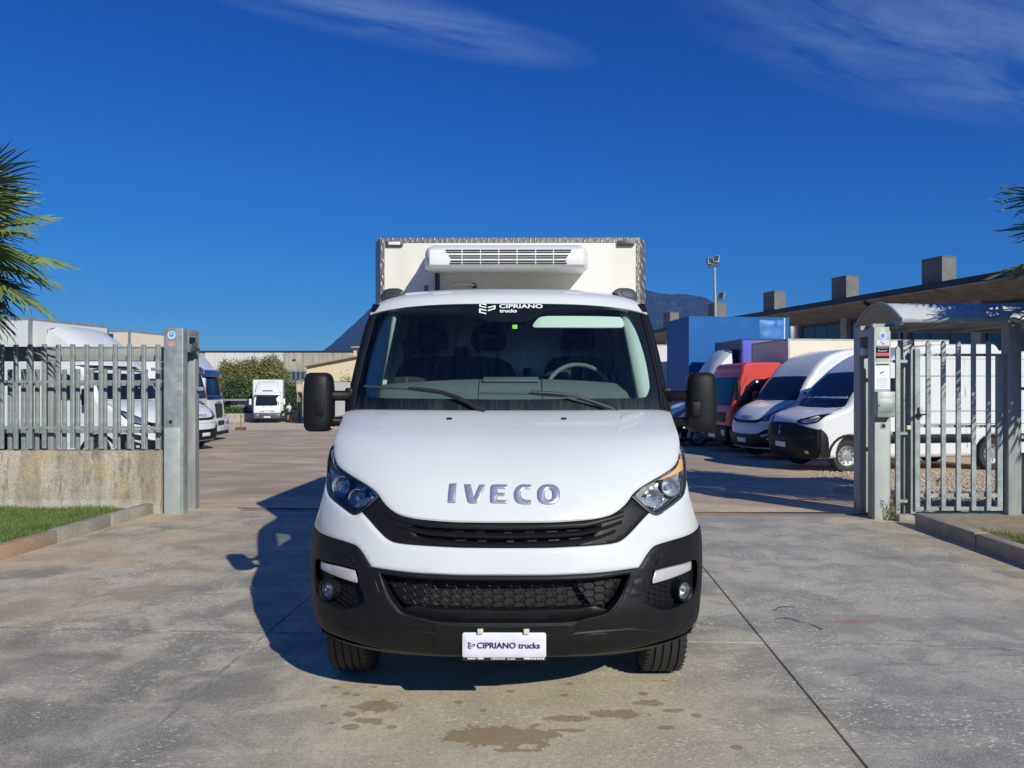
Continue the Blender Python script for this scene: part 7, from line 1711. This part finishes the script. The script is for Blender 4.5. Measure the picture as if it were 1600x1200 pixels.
# timber crate stack and shed by the hedge
sh = thing('garden_shed', 'small corrugated shed with flat roof in front of the hedge', 'shed')
SY = 67.2; b = MB(); b.bb(fx(371, SY), fx(397, SY), SY, SY + 3, -1, fz_(626, SY)); b.build('wall', M['bluegrey'] if 'bluegrey' in M else M['galv'], sh, smooth=0)
b = MB(); b.bb(fx(360, SY), fx(371, SY), SY + .1, SY + 3, -1, fz_(626, SY)); b.build('timber_end', M['tile'], sh, smooth=0)
b = MB(); b.bb(fx(353, SY), fx(400, SY), SY - .6, SY + 3.4, fz_(626, SY), fz_(623.5, SY)); b.build('roof', M['galv'], sh, smooth=0)
for k in range(12): b = MB(); a = fx(371.6, SY) + k * .125; b.bb(a, a + .06, SY - .03, SY, -1, fz_(626, SY)); b.build('corrugation', M['galv'], sh, smooth=0)
cr_ = thing('pallet_stack', 'pale wooden crate stacked high beside the parked lorry', 'crate'); CY = 62.0
for k in range(7): b = MB(); a = fx(463.5 + k * 2.0, CY); b.bb(a, a + .085, CY, CY + .9, fz_(612, CY), fz_(600, CY)); b.build('slat', M['creamwall'], cr_, smooth=0)
b = MB(); b.bb(fx(463, CY), fx(478, CY), CY - .02, CY + .92, fz_(613, CY), fz_(611.5, CY)); b.bb(fx(463, CY), fx(478, CY), CY - .02, CY + .92, fz_(600, CY), fz_(598.8, CY)); b.build('crate_frame', M['tile'], cr_, smooth=0)
b = MB(); b.bb(fx(464, CY), fx(465, CY), CY, CY + .9, gz(CY), fz_(613, CY)); b.bb(fx(476, CY), fx(477, CY), CY, CY + .9, gz(CY), fz_(613, CY)); b.build('leg', M['tile'], cr_, smooth=0)
# sign post in a planter
sp = thing('signpost_stand', 'thin rusty pole standing in a brown planter in the empty yard', 'pole')
PY = 42.6; b = MB(); b.tube([(fx(376, PY), PY, gz(PY)), (fx(376, PY), PY, fz_(640, PY))], .018, 6); b.build('pole', M['rust'], sp)
b = MB(); b.prism([(fx(370, PY), PY - .2, gz(PY)), (fx(382.5, PY), PY - .2, gz(PY)), (fx(383.5, PY), PY - .2, fz_(667.5, PY)), (fx(369, PY), PY - .2, fz_(667.5, PY))], (0, .4, 0)); b.build('planter', M['rust'], sp, bevel=.01)

# ================================================================== HEDGE, BUSHES, TREES
M['leafd'] = pmat('leaf_dark', (0.042, 0.080, 0.018), .6, vary=.5, vscale=.9, col2=(0.025, 0.050, 0.012), world=True)
M['leafm'] = pmat('leaf_mid', (0.085, 0.155, 0.03), .6, vary=.5, vscale=.9, col2=(0.05, 0.10, 0.02), world=True)
M['leafy'] = pmat('leaf_yellowing', (0.34, 0.27, 0.08), .65, vary=.5, vscale=.7, col2=(0.17, 0.17, 0.05), world=True)
M['bark'] = pmat('bark', (0.09, 0.07, 0.05), .9)
def foliage(name, parent, blobs, n, ls, mats, seed):
    """leaf clumps spread through a volume of overlapping puffs"""
    r = np.random.RandomState(seed); B = np.array(blobs, float); wt = B[:, 3] * B[:, 4] * B[:, 5]; wt /= wt.sum()
    cl = r.choice(len(B), n // 14, p=wt); d = r.normal(size=(len(cl), 3)); d /= np.linalg.norm(d, axis=1)[:, None]; rr = r.uniform(.55, 1.02, (len(cl), 1))
    C = B[cl, :3] + d * rr * B[cl, 3:6]
    c = np.repeat(C, 14, 0) + r.normal(size=(len(C) * 14, 3)) * ls * 1.6; m = len(c)
    a = r.normal(size=(m, 3)); a /= np.linalg.norm(a, axis=1)[:, None]; b_ = np.cross(a, r.normal(size=(m, 3))); b_ /= np.linalg.norm(b_, axis=1)[:, None]
    s = ls * r.uniform(.5, 1.1, (m, 1)); V = np.stack([c - a * s * .5, c + b_ * s * .35, c + a * s * .6, c - b_ * s * .35], 1).reshape(-1, 3)
    F_ = np.arange(4 * m).reshape(-1, 4); me = bpy.data.meshes.new(name); me.from_pydata(V.tolist(), [], F_.tolist())
    for q in mats: me.materials.append(q)
    mi = np.repeat(r.randint(0, len(mats), len(C)), 14); me.polygons.foreach_set('material_index', mi.astype(int).tolist())
    return link(name, me, parent)
def bush(label, x0, x1, Y, z0, z1, n, ls, mats, seed, dep=1.6, k=9, cat='bush', name='bush', trunk=True):
    r = random.Random(seed); t = thing(name, label, cat, ((x0 + x1) / 2, Y, gz(Y))); bl = []; W2 = (x1 - x0) / 2; H = z1 - z0
    for i in range(k):
        u = -1 + 2 * (i + .5) / k; hh = H * (0.62 + .38 * (1 - abs(u) ** 2.2)) * r.uniform(.8, 1.0)
        bl.append((u * W2 * .85, r.uniform(-.4, .4), (z0 - gz(Y)) + hh * .5, W2 / k * 2.0, dep / 2 + .2, hh * .5))
    foliage('crown' if trunk else 'foliage', t, bl, n, ls, mats, seed)
    b = MB()
    for i in range(3 if W2 > 1 else 1): xx = r.uniform(-W2 * .5, W2 * .5); b.tube([(xx, 0, 0), (xx + r.uniform(-.1, .1), 0, H * .6)], [.09, .04], 6)
    b.build('trunk', M['bark'], t); return t
HYd = 69.0
bush('dark green hedge mass left of the far white truck', fx(342, HYd), fx(398, HYd), HYd, -1.4, fz_(585, HYd), 9000, .22, [M['leafd'], M['leafd'], M['leafm']], 1, cat='hedge', name='hedge')
bush('dark green hedge mass right of the far white truck', fx(436, HYd), fx(474, HYd), HYd, -1.4, fz_(592, HYd), 7000, .22, [M['leafd'], M['leafd'], M['leafm']], 2, cat='hedge', name='hedge')
bush('clipped low green hedge on top of the back wall', fx(345, 67.6), fx(397, 67.6), 66.8, -.9, fz_(637, 67.6), 3500, .14, [M['leafm'], M['leafd']], 3, dep=.6, cat='hedge', name='hedge')
for i, (a, b_, top, sd, lab) in enumerate(((343, 374, 563, 11, 'yellowing feathery tree at the left end of the hedge'), (366, 412, 556, 12, 'tall yellowing feathery tree behind the hedge, middle of its clump'), (402, 447, 552, 13, 'yellowing feathery tree rising above the far white truck'))):
    bush(lab, fx(a, 72), fx(b_, 72), 72, fz_(612, 72), fz_(top - 3, 72), 14000, .17, [M['leafy'], M['leafy'], M['leafm']], sd, cat='tree', name='tree', k=7)
bush('small green tree beside the cream house', fx(528, 76), fx(556, 76), 76, -1.6, fz_(580, 76), 3500, .2, [M['leafd'], M['leafm']], 21, cat='tree', name='tree', k=4)
bush('long green hedge behind the back wall, hidden mostly by the truck', fx(600, HYd), fx(840, HYd), HYd, -1.4, fz_(590, HYd), 9000, .24, [M['leafd'], M['leafm']], 5, cat='hedge', name='hedge', k=12)
bush('green bush at the end of the right-hand hedge', fx(458, 70), fx(480, 70), 70, -1.6, fz_(606, 70), 2500, .2, [M['leafd'], M['leafm']], 22, k=3)

# ================================================================== PERSON (far end of the yard, looking down at a phone)
M['skin'] = pmat('skin', (0.48, 0.28, 0.19), .6); M['tee'] = pmat('white_tshirt', (0.72, 0.72, 0.74), .85); M['shorts'] = pmat('navy_shorts', (0.015, 0.018, 0.045), .85); M['hair'] = pmat('dark_hair', (0.03, 0.02, 0.015), .8)
def skin_chain(name, verts, edges, mat, parent, sub=2, root=0):
    me = bpy.data.meshes.new(name); me.from_pydata([v[:3] for v in verts], edges, []); o = bpy.data.objects.new(name, me); COL.objects.link(o)
    m = o.modifiers.new('skin', 'SKIN'); m.use_smooth_shade = True
    for i, v in enumerate(verts): me.skin_vertices[0].data[i].radius = (v[3], v[4] if len(v) > 4 else v[3])
    me.skin_vertices[0].data[root].use_root = True
    o.modifiers.new('sub', 'SUBSURF').levels = sub
    bpy.context.view_layer.update(); dg = bpy.context.evaluated_depsgraph_get(); m2 = bpy.data.meshes.new_from_object(o.evaluated_get(dg)); bpy.data.objects.remove(o)
    m2.name = name; m2.materials.clear(); m2.materials.append(mat); m2.polygons.foreach_set('use_smooth', [True] * len(m2.polygons)); return link(name, m2, parent)
pX, pY = fx(452.5, 64), 64.0
pe = thing('person', 'person in white t-shirt and dark shorts standing by the hedge, head bent over a phone', 'person', (pX, pY, gz(pY)), 0.0)
V = [(0, 0, .92, .13, .10), (0, .01, 1.12, .13, .10), (0, 0, 1.32, .15, .10), (0, -.02, 1.45, .06), (0, -.05, 1.53, .055), (0, -.08, 1.60, .085, .10), (0, -.09, 1.67, .075, .09),
     (-.10, 0, .86, .095), (-.13, -.01, .50, .06), (-.14, .02, .10, .042), (-.15, -.10, .035, .04), (.10, 0, .86, .095), (.15, -.01, .50, .06), (.19, .02, .10, .042), (.21, -.10, .035, .04),
     (-.19, 0, 1.38, .055), (-.26, -.02, 1.12, .042), (-.12, -.26, 1.14, .034), (-.05, -.33, 1.17, .03), (.19, 0, 1.38, .055), (.27, -.03, 1.12, .042), (.13, -.25, 1.12, .034), (.04, -.33, 1.16, .03)]
E = [(0, 1), (1, 2), (2, 3), (3, 4), (4, 5), (5, 6), (0, 7), (7, 8), (8, 9), (9, 10), (0, 11), (11, 12), (12, 13), (13, 14), (2, 15), (15, 16), (16, 17), (17, 18), (2, 19), (19, 20), (20, 21), (21, 22)]
skin_chain('body', V, E, M['skin'], pe)
V2 = [(0, 0, .93, .15, .115), (0, .01, 1.12, .15, .115), (0, 0, 1.33, .17, .115), (0, -.02, 1.43, .09), (-.19, 0, 1.385, .07), (-.245, -.01, 1.20, .062), (.19, 0, 1.385, .07), (.25, -.01, 1.20, .062)]
skin_chain('t_shirt', V2, [(0, 1), (1, 2), (2, 3), (2, 4), (4, 5), (2, 6), (6, 7)], M['tee'], pe)
skin_chain('shorts', [(0, 0, .93, .155, .12), (-.10, 0, .84, .115), (-.135, 0, .56, .095), (.10, 0, .84, .115), (.15, 0, .56, .095)], [(0, 1), (1, 2), (0, 3), (3, 4)], M['shorts'], pe)
b = MB(); b.lathe([(-.09, .0001), (-.07, .06), (0, .095), (.05, .09), (.09, .06), (.11, .0001)], (0, -.06, 1.67), 'z', 16); b.build('hair', M['hair'], pe)
b = MB(); b.box((0, -.36, 1.19), (.075, .012, .14), Matrix.Rotation(R(-40), 3, 'X')); ph_ = tag(b.build('phone', M['dark'], None, bevel=.004), 'dark phone held in both hands by the person far back', 'phone'); ph_.location = (pX, pY, gz(pY))
for sx in (-1, 1): b = MB(); b.box((sx * .17 + .015, -.07, .035), (.10, .27, .07)); b.build('shoe', M['dark'], pe, bevel=.025, seg=3)

# ================================================================== HAZE
hz_ = MB(); hz_.bb(-2250, 2250, -2200, 2250, -4.0, 262.0)
HM = bpy.data.materials.new('air_haze'); HM.use_nodes = True; HM.node_tree.nodes.clear()
vo = HM.node_tree.nodes.new('ShaderNodeVolumePrincipled'); vo.inputs['Color'].default_value = (0.10, 0.34, 1.0, 1); vo.inputs['Density'].default_value = HAZE_D; vo.inputs['Anisotropy'].default_value = 0.0
oo = HM.node_tree.nodes.new('ShaderNodeOutputMaterial'); HM.node_tree.links.new(vo.outputs[0], oo.inputs['Volume'])
if HAZE_D > 0: tag(hz_.build('haze', HM, smooth=0), kind='stuff')
